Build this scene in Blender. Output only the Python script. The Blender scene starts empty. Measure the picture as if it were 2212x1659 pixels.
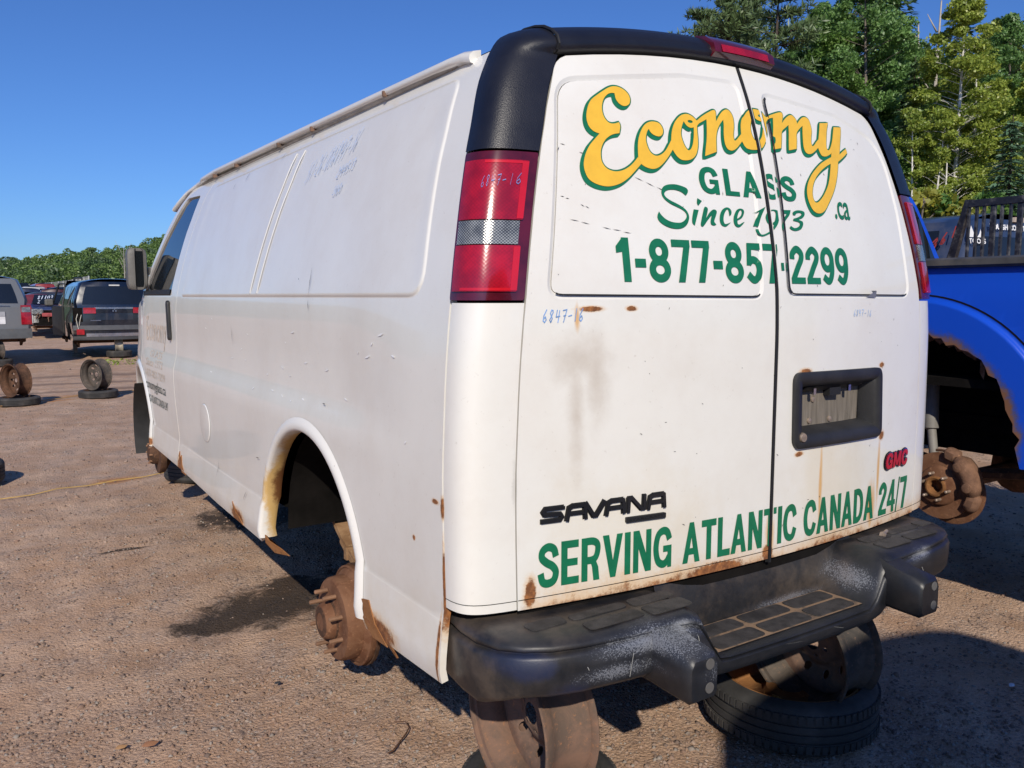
import bpy, bmesh, math, random
import numpy as np
from mathutils import Vector, Matrix, geometry

R = math.radians
rng = np.random.default_rng(7)
random.seed(7)
scn = bpy.context.scene
col = scn.collection

# ------------------------------------------------------------------ camera, sky, sun, exposure
CAM = np.array([-2.03, -1.705, 1.6]); YAW = R(33.45); PIT = R(6.07); FPX = 29 / 36 * 2212.0
cam_d = bpy.data.cameras.new('camera'); cam = bpy.data.objects.new('camera', cam_d); col.objects.link(cam)
cam.location = CAM; cam.rotation_euler = (R(90) - PIT, 0, -YAW)
cam_d.lens = 29; cam_d.sensor_width = 36; cam_d.sensor_fit = 'HORIZONTAL'; cam_d.clip_start = .05; cam_d.clip_end = 3000
scn.camera = cam

SUN_D = Vector((.84, 1.34, -1.0)).normalized()
world = bpy.data.worlds.new('World'); scn.world = world; world.use_nodes = True
wn = world.node_tree
sky = wn.nodes.new('ShaderNodeTexSky'); sky.sky_type = 'NISHITA'; sky.sun_disc = False
sky.sun_elevation = R(32.8); sky.sun_rotation = math.atan2(-SUN_D.x, -SUN_D.y)
sky.altitude = 50; sky.air_density = 1.0; sky.dust_density = .25; sky.ozone_density = 3.5
tint = wn.nodes.new('ShaderNodeMix'); tint.data_type = 'RGBA'; tint.blend_type = 'MULTIPLY'; tint.inputs[0].default_value = 1; tint.inputs[7].default_value = (.35, .55, .91, 1)
wn.links.new(sky.outputs[0], tint.inputs[6]); wn.links.new(tint.outputs[2], wn.nodes['Background'].inputs[0])
wn.nodes['Background'].inputs[1].default_value = .115
sun_d = bpy.data.lights.new('sun', 'SUN'); sun = bpy.data.objects.new('sun', sun_d); col.objects.link(sun)
sun_d.energy = 3.95; sun_d.angle = R(.53); sun_d.color = (1, .915, .785)
sun.rotation_euler = SUN_D.to_track_quat('-Z', 'Y').to_euler(); sun.location = (-20, -30, 40)
scn.view_settings.view_transform = 'Standard'; scn.view_settings.look = 'None'
scn.view_settings.exposure = 0.08; scn.view_settings.gamma = 1; scn.view_settings.use_curve_mapping = False
scn.cycles.max_bounces = 6; scn.cycles.diffuse_bounces = 3; scn.cycles.glossy_bounces = 3
scn.cycles.transparent_max_bounces = 8

# ------------------------------------------------------------------ surveying helpers (sight lines to real surfaces)
_fw = np.array([math.sin(YAW) * math.cos(PIT), math.cos(YAW) * math.cos(PIT), -math.sin(PIT)])
_rt = np.array([math.cos(YAW), -math.sin(YAW), 0]); _up = np.cross(_rt, _fw)
def ray(x, y): return _fw * FPX + _rt * (x - 1106) - _up * (y - 829.5)
def gnd(x, y, z=0.0):
    v = ray(x, y); return CAM + v * ((z - CAM[2]) / v[2])
def onx(x, y, X):
    v = ray(x, y); return CAM + v * ((X - CAM[0]) / v[0])
def ony(x, y, Y):
    v = ray(x, y); return CAM + v * ((Y - CAM[1]) / v[1])
def atd(x, y, d):
    v = ray(x, y); h = math.hypot(v[0], v[1]); return CAM + v * (d / (v[0] * math.sin(YAW) + v[1] * math.cos(YAW)))

class Spl:                                              # monotone cubic through a table
    def __init__(s, pts):
        s.x = np.array([p[0] for p in pts], float); s.y = np.array([p[1] for p in pts], float)
        d = np.diff(s.y) / np.diff(s.x); m = np.zeros(len(s.x)); m[0] = d[0]; m[-1] = d[-1]
        for i in range(1, len(d)): m[i] = 0 if d[i - 1] * d[i] <= 0 else 2 * d[i - 1] * d[i] / (d[i - 1] + d[i])
        s.m = m
    def __call__(s, q):
        q = np.clip(np.asarray(q, float), s.x[0], s.x[-1]); i = np.clip(np.searchsorted(s.x, q) - 1, 0, len(s.x) - 2)
        h = s.x[i + 1] - s.x[i]; t = (q - s.x[i]) / h
        return ((1 + 2 * t) * (1 - t) ** 2 * s.y[i] + t * (1 - t) ** 2 * h * s.m[i] + t * t * (3 - 2 * t) * s.y[i + 1] + t * t * (t - 1) * h * s.m[i + 1])
def sst(x): x = np.clip(x, 0, 1); return x * x * (3 - 2 * x)

# ------------------------------------------------------------------ materials
class NT:
    def __init__(s, name):
        s.m = bpy.data.materials.new(name); s.m.use_nodes = True; s.t = s.m.node_tree; s.b = s.t.nodes['Principled BSDF']
        s._c = None
    def new(s, k, **kw):
        n = s.t.nodes.new(k)
        for a, v in kw.items(): setattr(n, a, v)
        return n
    def put(s, sock, v):
        if isinstance(v, bpy.types.NodeSocket): s.t.links.new(v, sock)
        elif isinstance(v, (tuple, list)) and len(v) == 3 and sock.type == 'RGBA': sock.default_value = (*v, 1)
        else: sock.default_value = v
    def co(s):
        if not s._c: s._c = s.new('ShaderNodeTexCoord').outputs['Object']
        return s._c
    def noise(s, scale, detail=4, rough=.6, vec=None, dist=0):
        n = s.new('ShaderNodeTexNoise'); s.put(n.inputs['Vector'], vec or s.co())
        n.inputs['Scale'].default_value = scale; n.inputs['Detail'].default_value = detail; n.inputs['Roughness'].default_value = rough
        n.inputs['Distortion'].default_value = dist
        return n.outputs[0]
    def noisec(s, scale):
        n = s.new('ShaderNodeTexNoise'); s.put(n.inputs['Vector'], s.co()); n.inputs['Scale'].default_value = scale; return n.outputs[1]
    def voro(s, scale, vec=None, out='Distance', feature='F1'):
        n = s.new('ShaderNodeTexVoronoi', feature=feature); s.put(n.inputs['Vector'], vec or s.co()); n.inputs['Scale'].default_value = scale
        return n.outputs[out]
    def math(s, op, a, b=0.0, c=None, clamp=False):
        n = s.new('ShaderNodeMath', operation=op, use_clamp=clamp); s.put(n.inputs[0], a); s.put(n.inputs[1], b)
        if c is not None: s.put(n.inputs[2], c)
        return n.outputs[0]
    def vmul(s, v, k, add=(0, 0, 0)):
        n = s.new('ShaderNodeVectorMath', operation='MULTIPLY_ADD'); s.put(n.inputs[0], v); n.inputs[1].default_value = k; n.inputs[2].default_value = add
        return n.outputs[0]
    def vlen(s, v):
        n = s.new('ShaderNodeVectorMath', operation='LENGTH'); s.put(n.inputs[0], v); return n.outputs['Value']
    def sep(s, v=None):
        n = s.new('ShaderNodeSeparateXYZ'); s.put(n.inputs[0], v or s.co()); return n.outputs
    def step(s, v, a, b):
        n = s.new('ShaderNodeMapRange', interpolation_type='SMOOTHSTEP'); s.put(n.inputs[0], v); n.inputs[1].default_value = a; n.inputs[2].default_value = b
        return n.outputs[0]
    def mix(s, f, a, b):
        n = s.new('ShaderNodeMix', data_type='RGBA'); s.put(n.inputs[0], f); s.put(n.inputs[6], a); s.put(n.inputs[7], b); return n.outputs[2]
    def bump(s, h, st=.3, dist=.01, prev=None):
        n = s.new('ShaderNodeBump'); s.put(n.inputs['Height'], h); n.inputs['Strength'].default_value = st; n.inputs['Distance'].default_value = dist
        if prev: s.put(n.inputs['Normal'], prev)
        return n.outputs[0]
    def set(s, **kw):
        names = dict(color='Base Color', rough='Roughness', metal='Metallic', normal='Normal', spec='Specular IOR Level', coat='Coat Weight',
                     coatr='Coat Roughness', trans='Transmission Weight', alpha='Alpha', ior='IOR')
        for k, v in kw.items(): s.put(s.b.inputs[names[k]], v)
        return s.m
    def spots(s, lst, nz, amp=.7):
        acc = None
        for c, r in lst:
            k = tuple(1 / q for q in r)
            v = s.vmul(s.co(), k, tuple(-c[i] * k[i] for i in range(3)))
            f = s.math('SUBTRACT', 1.0, s.vlen(v))
            acc = f if acc is None else s.math('MAXIMUM', acc, f)
        return s.math('MULTIPLY_ADD', s.math('SUBTRACT', nz, .5), amp, acc)

def flat(name, color, rough=.5, metal=0, var=.12, vs=8, bump=0, bs=60, spec=.5, coat=0, dirt=0, dirtc=(.22, .17, .13)):
    n = NT(name); k = n.noise(vs, 5)
    c = n.mix(n.step(k, .3, .7), tuple(v * (1 - var) for v in color), tuple(min(1, v * (1 + var)) for v in color))
    if dirt: c = n.mix(n.math('MULTIPLY', n.step(n.noise(vs * .37 + .4, 6, .7), .45, .75), dirt), c, dirtc)
    n.set(color=c, rough=rough, metal=metal, spec=spec, coat=coat)
    if bump: n.set(normal=n.bump(n.noise(bs, 4), bump, .004))
    return n.m

def paint(name, color, rough=.28, coat=.6, dirt=.12):
    n = NT(name); k = n.noise(3.1, 6, .65); k2 = n.noise(40, 4, .7)
    c = n.mix(n.math('MULTIPLY', n.step(k, .4, .8), dirt), color, (.35, .31, .26))
    c = n.mix(n.math('MULTIPLY', n.step(k2, .62, .75), dirt * .8), c, (.40, .36, .30))
    n.set(color=c, rough=n.math('MULTIPLY_ADD', k, .25, rough - .08), coat=coat, coatr=.08)
    return n.m

def rusty(name, a, b, c, rough=.85, sc=9):
    n = NT(name); k = n.noise(sc, 8, .7, dist=.6); k2 = n.noise(sc * 6, 5, .7)
    cc = n.mix(n.step(k, .35, .65), a, b); cc = n.mix(n.step(k2, .55, .72), cc, c)
    n.set(color=cc, rough=rough, spec=.25, normal=n.bump(k2, .5, .003))
    return n.m

M = {}
def van_white():
    n = NT('white_van_paint'); P = n.sep(); nz = n.noise(14, 8, .75); nb = n.noise(2.2, 6, .7); nf = n.noise(60, 5, .7)
    base = n.mix(n.step(nb, .35, .8), (.79, .78, .73), (.72, .69, .63))
    base = n.mix(n.math('MULTIPLY', n.step(nf, .63, .72), .35), base, (.45, .40, .33))
    # grime clinging to the low edges and sills
    low = n.math('MULTIPLY', n.step(P[2], .95, .6), n.step(n.noise(5, 6, .7), .3, .75))
    base = n.mix(n.math('MULTIPLY', low, .45), base, (.62, .54, .40))
    yell = n.spots([((-.55, -.06, .92), (.45, .3, .35)), ((.35, -.06, .95), (.35, .3, .3)), ((.25, -.06, 1.0), (.12, .3, .30))], nb, 1.3)
    base = n.mix(n.math('MULTIPLY', n.step(yell, .1, .9), .30), base, (.70, .58, .36))
    stain = n.spots([((-.69, .0, 1.44), (.15, .3, .10)), ((-.64, .0, 1.40), (.06, .3, .2)), ((-.70, -.02, 1.30), (.04, .3, .26))], n.noise(11, 7, .7), 1.2)
    base = n.mix(n.math('MULTIPLY', n.step(stain, .0, 1.1), .48), base, (.40, .32, .24))
    scuff = n.spots([((-.88, .03, 1.12), (.012, .12, .16))], n.noise(30, 6), 1.4)
    base = n.mix(n.math('MULTIPLY', n.step(scuff, .2, .9), .28), base, (.25, .23, .2))
    # rust
    zz = n.math('SUBTRACT', .80, P[2])
    edge = n.math('MULTIPLY_ADD', n.math('SUBTRACT', n.noise(9, 8, .78), .5), .16, zz)      # creeping up from the hem of the doors
    isrear = n.math('MULTIPLY', n.step(P[1], .10, .06), n.step(P[0], -.87, -.83))
    hem = n.math('MULTIPLY', n.step(edge, .0, .03), isrear)
    spots = n.spots([((-.835, .02, .825), (.022, .2, .05)), ((-.66, 0, 1.567), (.05, .2, .009)), ((-.53, 0, 1.567), (.022, .2, .009)),
                     ((.655, -.02, 1.11), (.022, .2, .022)), ((.18, -.02, 1.362), (.035, .2, .014)), ((.635, -.02, 1.362), (.02, .2, .012)), ((.16, -.02, 1.10), (.025, .2, .010)),
                     ((-1.02, .15, 1.05), (.3, .012, .035)), ((-1.02, .15, .83), (.3, .008, .14)), ((-1.02, .165, .66), (.3, .010, .12)), ((-1.02, .19, 1.06), (.3, .022, .009)), ((-1.02, .32, .93), (.3, .010, .010)),
                     ((-1, .56, .58), (.3, .15, .06)), ((-1, 2.12, .585), (.3, .12, .05)), ((-1, 3.33, .61), (.3, .07, .07)), ((-1, 1.72, .60), (.3, .05, .07)), ((-1, 4.2, .63), (.3, .05, .03)),
                     ((.02, -.05, .80), (.03, .3, .04)), ((-.2, -.05, .79), (.16, .3, .03))], n.noise(34, 8, .75), 1.1)
    streak = n.spots([((.645, -.02, .98), (.013, .2, .17)), ((.28, -.02, .98), (.012, .2, .18)), ((-.70, -.02, 1.545), (.012, .2, .05)), ((.60, -.02, .86), (.05, .2, .12)), ((.03, -.05, .85), (.03, .2, .1))],
                     n.noise(9, 5, .6, vec=n.vmul(n.co(), (6, 1, .6))), 1.0)
    rf = n.math('MAXIMUM', hem, n.step(spots, .16, .40))
    halo = n.math('MAXIMUM', n.math('MULTIPLY', n.step(spots, -.25, .35), .55), n.math('MULTIPLY', n.step(streak, .0, .75), .85))
    halo = n.math('MAXIMUM', halo, n.math('MULTIPLY', n.math('MULTIPLY', n.step(edge, -.06, .02), isrear), .6))
    base = n.mix(halo, base, (.66, .36, .10))
    rc = n.mix(n.step(n.noise(45, 6, .7), .35, .7), (.16, .060, .022), (.40, .16, .05))
    base = n.mix(rf, base, rc)
    n.set(color=base, rough=n.math('MULTIPLY_ADD', rf, .5, n.math('MULTIPLY_ADD', nb, .25, .24)), coat=n.math('MULTIPLY_ADD', rf, -.7, .7), coatr=.06,
          normal=n.bump(n.math('MULTIPLY', rf, nf), .6, .004, n.bump(n.noise(2.3, 2, .4), .10, .05)))
    return n.m
M['white'] = van_white()
def arch_white():
    n = NT('arch_lip_paint'); P = n.sep(); nz = n.noise(9, 8, .75)
    f = n.spots([((-.95, 1.66, .80), (.10, .25, .33)), ((-.93, 1.45, 1.02), (.10, .2, .1))], nz, 1.1)
    c = n.mix(n.step(f, .0, .35), (.76, .74, .69), (.66, .44, .17)); c = n.mix(n.step(f, .45, .75), c, (.20, .085, .03))
    n.set(color=c, rough=.5); return n.m
M['arch'] = arch_white()
def van_black():
    n = NT('grained_black_trim'); g = n.voro(420); k = n.noise(6, 5)
    n.set(color=n.mix(n.step(k, .3, .8), (.007, .008, .015), (.014, .015, .022)), rough=n.math('MULTIPLY_ADD', k, .12, .33), spec=.5, normal=n.bump(g, .35, .0012)); return n.m
M['trim'] = van_black()
def bumper_mat():
    n = NT('worn_black_bumper'); P = n.sep(); k = n.noise(7, 7, .7); sp = n.noise(260, 3, .6); big = n.noise(3.5, 5, .6)
    c = n.mix(n.step(k, .3, .75), (.010, .011, .014), (.026, .026, .028))
    blue = n.spots([((-.84, -.17, .60), (.09, .2, .08)), ((-.93, -.1, .70), (.1, .2, .05))], k, 1.2)
    c = n.mix(n.math('MULTIPLY', n.step(blue, .1, .7), .8), c, (.010, .018, .055))
    # sprayed white overspray and scuffs on the shoulder
    wsp = n.spots([((-.62, -.2, .72), (.30, .2, .055)), ((-.50, -.24, .66), (.12, .2, .05)), ((.63, -.2, .73), (.16, .2, .045)), ((.36, -.12, .68), (.10, .2, .07)), ((-.72, -.2, .66), (.22, .2, .04)), ((.15, -.03, .62), (.3, .03, .03))], big, 1.0)
    dens = n.math('MULTIPLY', n.step(wsp, .0, 1.1), .72)
    speck = n.step(n.math('MULTIPLY_ADD', dens, .42, sp), .66, .80)
    c = n.mix(n.math('MULTIPLY', n.math('MULTIPLY', speck, n.step(dens, .02, .4)), .5), c, (.34, .36, .40))
    c = n.mix(n.math('MULTIPLY', dens, .22), c, (.16, .18, .25))
    solid = n.spots([((.66, -.17, .735), (.10, .2, .022)), ((-.50, -.18, .735), (.07, .2, .022))], n.noise(22, 6, .7), 1.2)
    c = n.mix(n.math('MULTIPLY', n.step(solid, .2, 1.0), .45), c, (.45, .46, .47))
    orange = n.spots([((-.66, -.2, .53), (.045, .2, .035))], k, 1.2)
    c = n.mix(n.step(orange, .1, .6), c, (.25, .15, .05))
    top = n.step(n.noise(4, 6, .7), .42, .7)
    dust = n.math('MULTIPLY', n.math('MULTIPLY', n.step(P[1], -.20, -.10), top), .28)
    c = n.mix(dust, c, (.24, .18, .13))
    n.set(color=c, rough=n.math('MULTIPLY_ADD', k, .25, .30), normal=n.bump(n.noise(350, 3), .25, .001)); return n.m
M['bumper'] = bumper_mat()
def step_dust():
    n = NT('dusty_step_rubber'); k = n.noise(16, 7, .7)
    n.set(color=n.mix(n.step(k, .30, .55), (.045, .040, .037), (.27, .175, .105)), rough=.8, normal=n.bump(n.noise(200, 3), .3, .001)); return n.m
M['dust'] = step_dust()
M['tread'] = flat('tread_pad_rubber', (.040, .036, .034), .75, var=.45, vs=20, bump=.4, bs=300)
M['green'] = flat('green_vinyl', (.008, .155, .072), .38, var=.10, vs=30)
M['yellow'] = flat('yellow_vinyl', (.80, .47, .045), .38, var=.05, vs=20)
M['dgreen'] = flat('dark_vinyl', (.02, .045, .035), .5)
M['marker'] = flat('blue_marker', (.17, .32, .62), .6, var=.3, vs=60)
M['markerl'] = flat('faded_blue_marker', (.42, .54, .76), .6, var=.25, vs=60)
M['ghost'] = flat('faded_lettering_shadow', (.60, .50, .40), .6, var=.25, vs=40)
M['doorink'] = flat('dark_green_print', (.03, .06, .05), .5)
M['rubber'] = flat('seal_rubber', (.012, .012, .013), .6)
M['inner'] = flat('underbody_black', (.008, .007, .0065), .95, var=.4, spec=.1)
M['glass'] = flat('dark_glass', (.010, .012, .014), .03, spec=.8, var=.05)
M['badge'] = flat('smoked_chrome', (.05, .052, .06), .16, metal=.7)
M['chrome'] = flat('worn_chrome', (.62, .63, .65), .22, metal=1)
M['gred'] = flat('badge_red', (.42, .015, .03), .35)
M['mirror'] = flat('faded_glint_mirror_shell', (.13, .125, .115), .5, bump=.3, bs=400)  # faded black plastic, colour lightened further to carry the sun glint
M['blackp'] = flat('black_plastic', (.022, .022, .023), .5, var=.3, bump=.2, bs=200)
def lens(name, a, b, f=260, bst=.12, amp=.2):
    n = NT(name); P = n.sep()
    w1 = n.math('SINE', n.math('MULTIPLY', n.math('SUBTRACT', P[0], P[1]), f)); w2 = n.math('SINE', n.math('MULTIPLY', P[2], f * 1.5))
    g = n.math('MULTIPLY', w1, w2); k = n.noise(14, 5, .6)
    c = n.mix(n.step(n.math('MULTIPLY_ADD', g, amp, k), .3, .8), a, b)
    n.set(color=c, rough=.16, spec=.5, coat=.8, coatr=.06, normal=n.bump(g, bst, .001)); return n.m
M['lensr'] = lens('red_lens', (.23, .003, .011), (.46, .006, .018), 420, .025, .06)
M['lensd'] = flat('dark_red_housing', (.085, .005, .012), .18, coat=.8, var=.25, vs=20)
M['lensc'] = lens('clear_prism_lens', (.05, .055, .06), (.34, .36, .37), 560, .14, .28)
M['lensb'] = flat('bright_red_lens_edge', (.52, .008, .016), .18, coat=.8)
M['rust'] = rusty('brown_rust', (.13, .055, .028), (.20, .10, .055), (.30, .15, .08))
M['rusts'] = rusty('spring_rust', (.20, .11, .055), (.32, .20, .11), (.40, .27, .15))
M['rustd'] = rusty('dark_rust', (.05, .028, .018), (.12, .06, .035), (.20, .10, .055))
M['rusto'] = rusty('orange_rust', (.17, .075, .03), (.27, .125, .045), (.36, .19, .075))
M['rustg'] = rusty('grey_rusty_steel', (.12, .085, .066), (.20, .12, .085), (.30, .15, .08))
M['rimdk'] = rusty('old_black_rim', (.05, .046, .042), (.11, .09, .075), (.20, .13, .09))
M['rimlt'] = flat('pale_alloy', (.40, .36, .28), .5, metal=.3, var=.3, dirt=.4)
M['tyre'] = flat('dusty_tyre_rubber', (.032, .031, .030), .8, var=.3, bump=.3, bs=120, dirt=.55, dirtc=(.13, .11, .095))
M['frame'] = rusty('frame_rust', (.03, .02, .016), (.08, .045, .03), (.16, .09, .05))
M['stud'] = flat('stud_steel', (.42, .33, .26), .5, metal=.6, var=.3, vs=30)
M['studr'] = flat('rusty_stud', (.24, .13, .075), .7, var=.3)

# ------------------------------------------------------------------ mesh helpers
def link(o, parent=None):
    col.objects.link(o)
    if parent: o.parent = parent
    return o
def mk(name, V, F, mat, parent=None, smooth=True, normals=None, sharp=None, mi=None):
    me = bpy.data.meshes.new(name); me.from_pydata([tuple(map(float, v)) for v in V], [], [tuple(int(i) for i in f) for f in F])
    for m in (mat if isinstance(mat, (list, tuple)) else [mat]): me.materials.append(m)
    if smooth: me.polygons.foreach_set('use_smooth', [True] * len(me.polygons))
    if mi is not None: me.polygons.foreach_set('material_index', mi)
    me.update()
    if sharp: me.set_sharp_from_angle(angle=R(sharp))
    if normals is not None: me.normals_split_custom_set_from_vertices([tuple(map(float, n)) for n in normals])
    return link(bpy.data.objects.new(name, me), parent)
def thing(name, label, cat, loc=(0, 0, 0), rz=0, group=None):
    o = bpy.data.objects.new(name, None); o.empty_display_size = .2; col.objects.link(o); o.location = loc; o.rotation_euler = (0, 0, rz)
    return tag(o, label, cat, group)
def tag(o, label, cat, group=None):
    o['label'] = label; o['category'] = cat
    if group: o['group'] = group
    return o
def dup(o, loc=None, rz=None, label=None, scale=None, parent=None, mats=None):
    c = o.copy(); col.objects.link(c)
    if parent: c.parent = parent
    if loc is not None: c.location = loc
    if rz is not None: c.rotation_euler = (0, 0, rz) if not isinstance(rz, tuple) else rz
    if scale is not None: c.scale = scale if isinstance(scale, tuple) else (scale,) * 3
    if label: c['label'] = label
    if mats and c.type == 'MESH':
        for sl in c.material_slots:
            if sl.material and sl.material.name in mats:
                nm = mats[sl.material.name]; sl.link = 'OBJECT'; sl.material = nm
    for ch in o.children: dup(ch, parent=c, mats=mats)
    return c

class MB:
    def __init__(s): s.V = []; s.F = []
    def add(s, V, F):
        b = len(s.V); s.V += [tuple(v) for v in V]; s.F += [tuple(i + b for i in f) for f in F]; return s
    def box(s, lo, hi, rot=None, piv=None, taper=None):
        x0, y0, z0 = lo; x1, y1, z1 = hi
        V = [Vector(p) for p in ((x0, y0, z0), (x1, y0, z0), (x1, y1, z0), (x0, y1, z0), (x0, y0, z1), (x1, y0, z1), (x1, y1, z1), (x0, y1, z1))]
        if rot:
            m = rot.to_matrix() if not isinstance(rot, Matrix) else rot
            pv = Vector(piv) if piv else (Vector(lo) + Vector(hi)) / 2
            V = [m @ (v - pv) + pv for v in V]
        return s.add(V, [(0, 3, 2, 1), (4, 5, 6, 7), (0, 1, 5, 4), (1, 2, 6, 5), (2, 3, 7, 6), (3, 0, 4, 7)])
    def tube(s, pts, r, n=8, cap=True):
        P = [Vector(p) for p in pts]; rr = r if isinstance(r, (list, tuple)) else [r] * len(P); V = []; F = []; pa = None
        for i, p in enumerate(P):
            t = (P[min(i + 1, len(P) - 1)] - P[max(i - 1, 0)]).normalized()
            if pa is None: pa = t.orthogonal().normalized()
            pa = (pa - t * pa.dot(t)).normalized(); q = t.cross(pa)
            for k in range(n): a = 2 * math.pi * k / n; V.append(p + (pa * math.cos(a) + q * math.sin(a)) * rr[i])
        for i in range(len(P) - 1):
            for k in range(n): F.append((i * n + k, i * n + (k + 1) % n, (i + 1) * n + (k + 1) % n, (i + 1) * n + k))
        if cap: F += [tuple(reversed(range(n))), tuple((len(P) - 1) * n + k for k in range(n))]
        return s.add(V, F)
    def lathe(s, prof, c, axis, n=32, close=False):        # prof: (radius, distance along axis)
        a = Vector(axis).normalized(); u = a.orthogonal().normalized(); w = a.cross(u); c = Vector(c); V = []; F = []
        for r_, h in prof:
            for k in range(n): t = 2 * math.pi * k / n; V.append(c + a * h + (u * math.cos(t) + w * math.sin(t)) * r_)
        m = len(prof)
        for i in range(m if close else m - 1):
            j = (i + 1) % m
            for k in range(n): F.append((i * n + k, i * n + (k + 1) % n, j * n + (k + 1) % n, j * n + k))
        return s.add(V, F)
    def grid(s, G, closeu=False):                            # G: rows x cols x 3
        G = np.asarray(G); r, c = G.shape[:2]
        F = [(i * c + j, i * c + (j + 1) % c, (i + 1) * c + (j + 1) % c, (i + 1) * c + j) for i in range(r - 1) for j in range(c if closeu else c - 1)]
        return s.add(G.reshape(-1, 3), F)
    def prism(s, poly, fn, h):                               # 2D polygon -> fn(u,v,0) .. fn(u,v,h)
        n = len(poly); V = [fn(u, v, 0) for u, v in poly] + [fn(u, v, h) for u, v in poly]
        return s.add(V, [tuple(range(n)), tuple(reversed(range(n, 2 * n)))] + [(i, i + n, (i + 1) % n + n, (i + 1) % n) for i in range(n)])
    def build(s, name, mat, parent=None, smooth=True, sharp=38, bevel=0, seg=2, kind=None):
        o = mk(name, s.V, s.F, mat, parent, smooth, sharp=sharp if not bevel else None)
        bm = bmesh.new(); bm.from_mesh(o.data); bmesh.ops.recalc_face_normals(bm, faces=bm.faces); bm.to_mesh(o.data); bm.free()
        if bevel:
            b = o.modifiers.new('bevel', 'BEVEL'); b.width = bevel; b.segments = seg; b.limit_method = 'ANGLE'; b.angle_limit = R(40); b.harden_normals = True
        elif sharp: o.data.set_sharp_from_angle(angle=R(sharp))
        if kind: o['kind'] = kind
        return o

def inpoly(P, poly):
    P = np.asarray(P); poly = np.asarray(poly); x, y = P[:, 0], P[:, 1]; c = np.zeros(len(P), bool); j = len(poly) - 1
    for i in range(len(poly)):
        xi, yi = poly[i]; xj, yj = poly[j]
        if yi != yj: c ^= ((yi > y) != (yj > y)) & (x < (xj - xi) * (y - yi) / (yj - yi) + xi)
        j = i
    return c
def dense(poly, step):
    out = []; n = len(poly)
    for i in range(n):
        a = np.array(poly[i], float); b = np.array(poly[(i + 1) % n], float); k = max(1, int(math.ceil(np.linalg.norm(b - a) / step)))
        out += [tuple(a + (b - a) * t / k) for t in range(k)]
    return out
def rnd(poly, r, k=5):                                       # round the corners
    out = []; n = len(poly); rr = r if isinstance(r, (list, tuple)) else [r] * n
    for i in range(n):
        p = np.array(poly[i], float); a = np.array(poly[i - 1], float) - p; b = np.array(poly[(i + 1) % n], float) - p
        la, lb = np.linalg.norm(a), np.linalg.norm(b); d = min(rr[i], la * .49, lb * .49)
        if d < 1e-5: out.append(tuple(p)); continue
        p0 = p + a / la * d; p1 = p + b / lb * d
        for j in range(k + 1): t = j / k; out.append(tuple(p0 * (1 - t) ** 2 + p * 2 * t * (1 - t) + p1 * t * t))
    return out
def inset(poly, d):
    P = np.array(poly, float); A = np.roll(P, 1, 0); B = np.roll(P, -1, 0)
    ar = .5 * np.sum(P[:, 0] * B[:, 1] - B[:, 0] * P[:, 1]); sg = 1 if ar > 0 else -1
    t = B - A; t /= np.maximum(np.linalg.norm(t, axis=1, keepdims=True), 1e-9); nn = np.stack([-t[:, 1], t[:, 0]], 1) * sg
    return [tuple(p) for p in P + nn * d]
def crom(pts, k=4):                                          # closed smooth loop; a third element marks a corner
    n = len(pts); out = []
    for i in range(n):
        p1 = np.array(pts[i][:2], float); p2 = np.array(pts[(i + 1) % n][:2], float)
        p0 = np.array(pts[i - 1][:2], float) if len(pts[i]) < 3 else p1 - (p2 - p1) * .3
        p3 = np.array(pts[(i + 2) % n][:2], float) if len(pts[(i + 1) % n]) < 3 else p2 + (p2 - p1) * .3
        for j in range(k):
            t = j / k
            out.append(tuple(.5 * (2 * p1 + (p2 - p0) * t + (2 * p0 - 5 * p1 + 4 * p2 - p3) * t * t + (3 * p1 - p0 - 3 * p2 + p3) * t ** 3)))
    return out

def tri2d(loops, pts, keep, lines=()):
    V = []; E = []
    for ln in lines:
        b = len(V); V += [Vector((float(p[0]), float(p[1]))) for p in ln]; E += [(b + i, b + i + 1) for i in range(len(ln) - 1)]
    for lp in loops:
        b = len(V); n = len(lp); V += [Vector((float(p[0]), float(p[1]))) for p in lp]; E += [(b + i, b + (i + 1) % n) for i in range(n)]
    V += [Vector((float(p[0]), float(p[1]))) for p in pts]
    v, e, f = geometry.delaunay_2d_cdt(V, E, [], 0, 1e-5)[:3]
    v = np.array([(p.x, p.y) for p in v]); f = np.array([t for t in f if len(t) == 3], int)
    k = keep(v[f].mean(1)); f = f[k]
    used = np.unique(f); mp = -np.ones(len(v), int); mp[used] = np.arange(len(used))
    return v[used], mp[f]
def normals_of(fn, v, flip, h=2e-4):
    u, w = v[:, 0], v[:, 1]
    du = fn(u + h, w) - fn(u - h, w); dv = fn(u, w + h) - fn(u, w - h); n = np.cross(du, dv)
    n /= np.maximum(np.linalg.norm(n, axis=1, keepdims=True), 1e-12)
    return -n if flip else n
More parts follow.
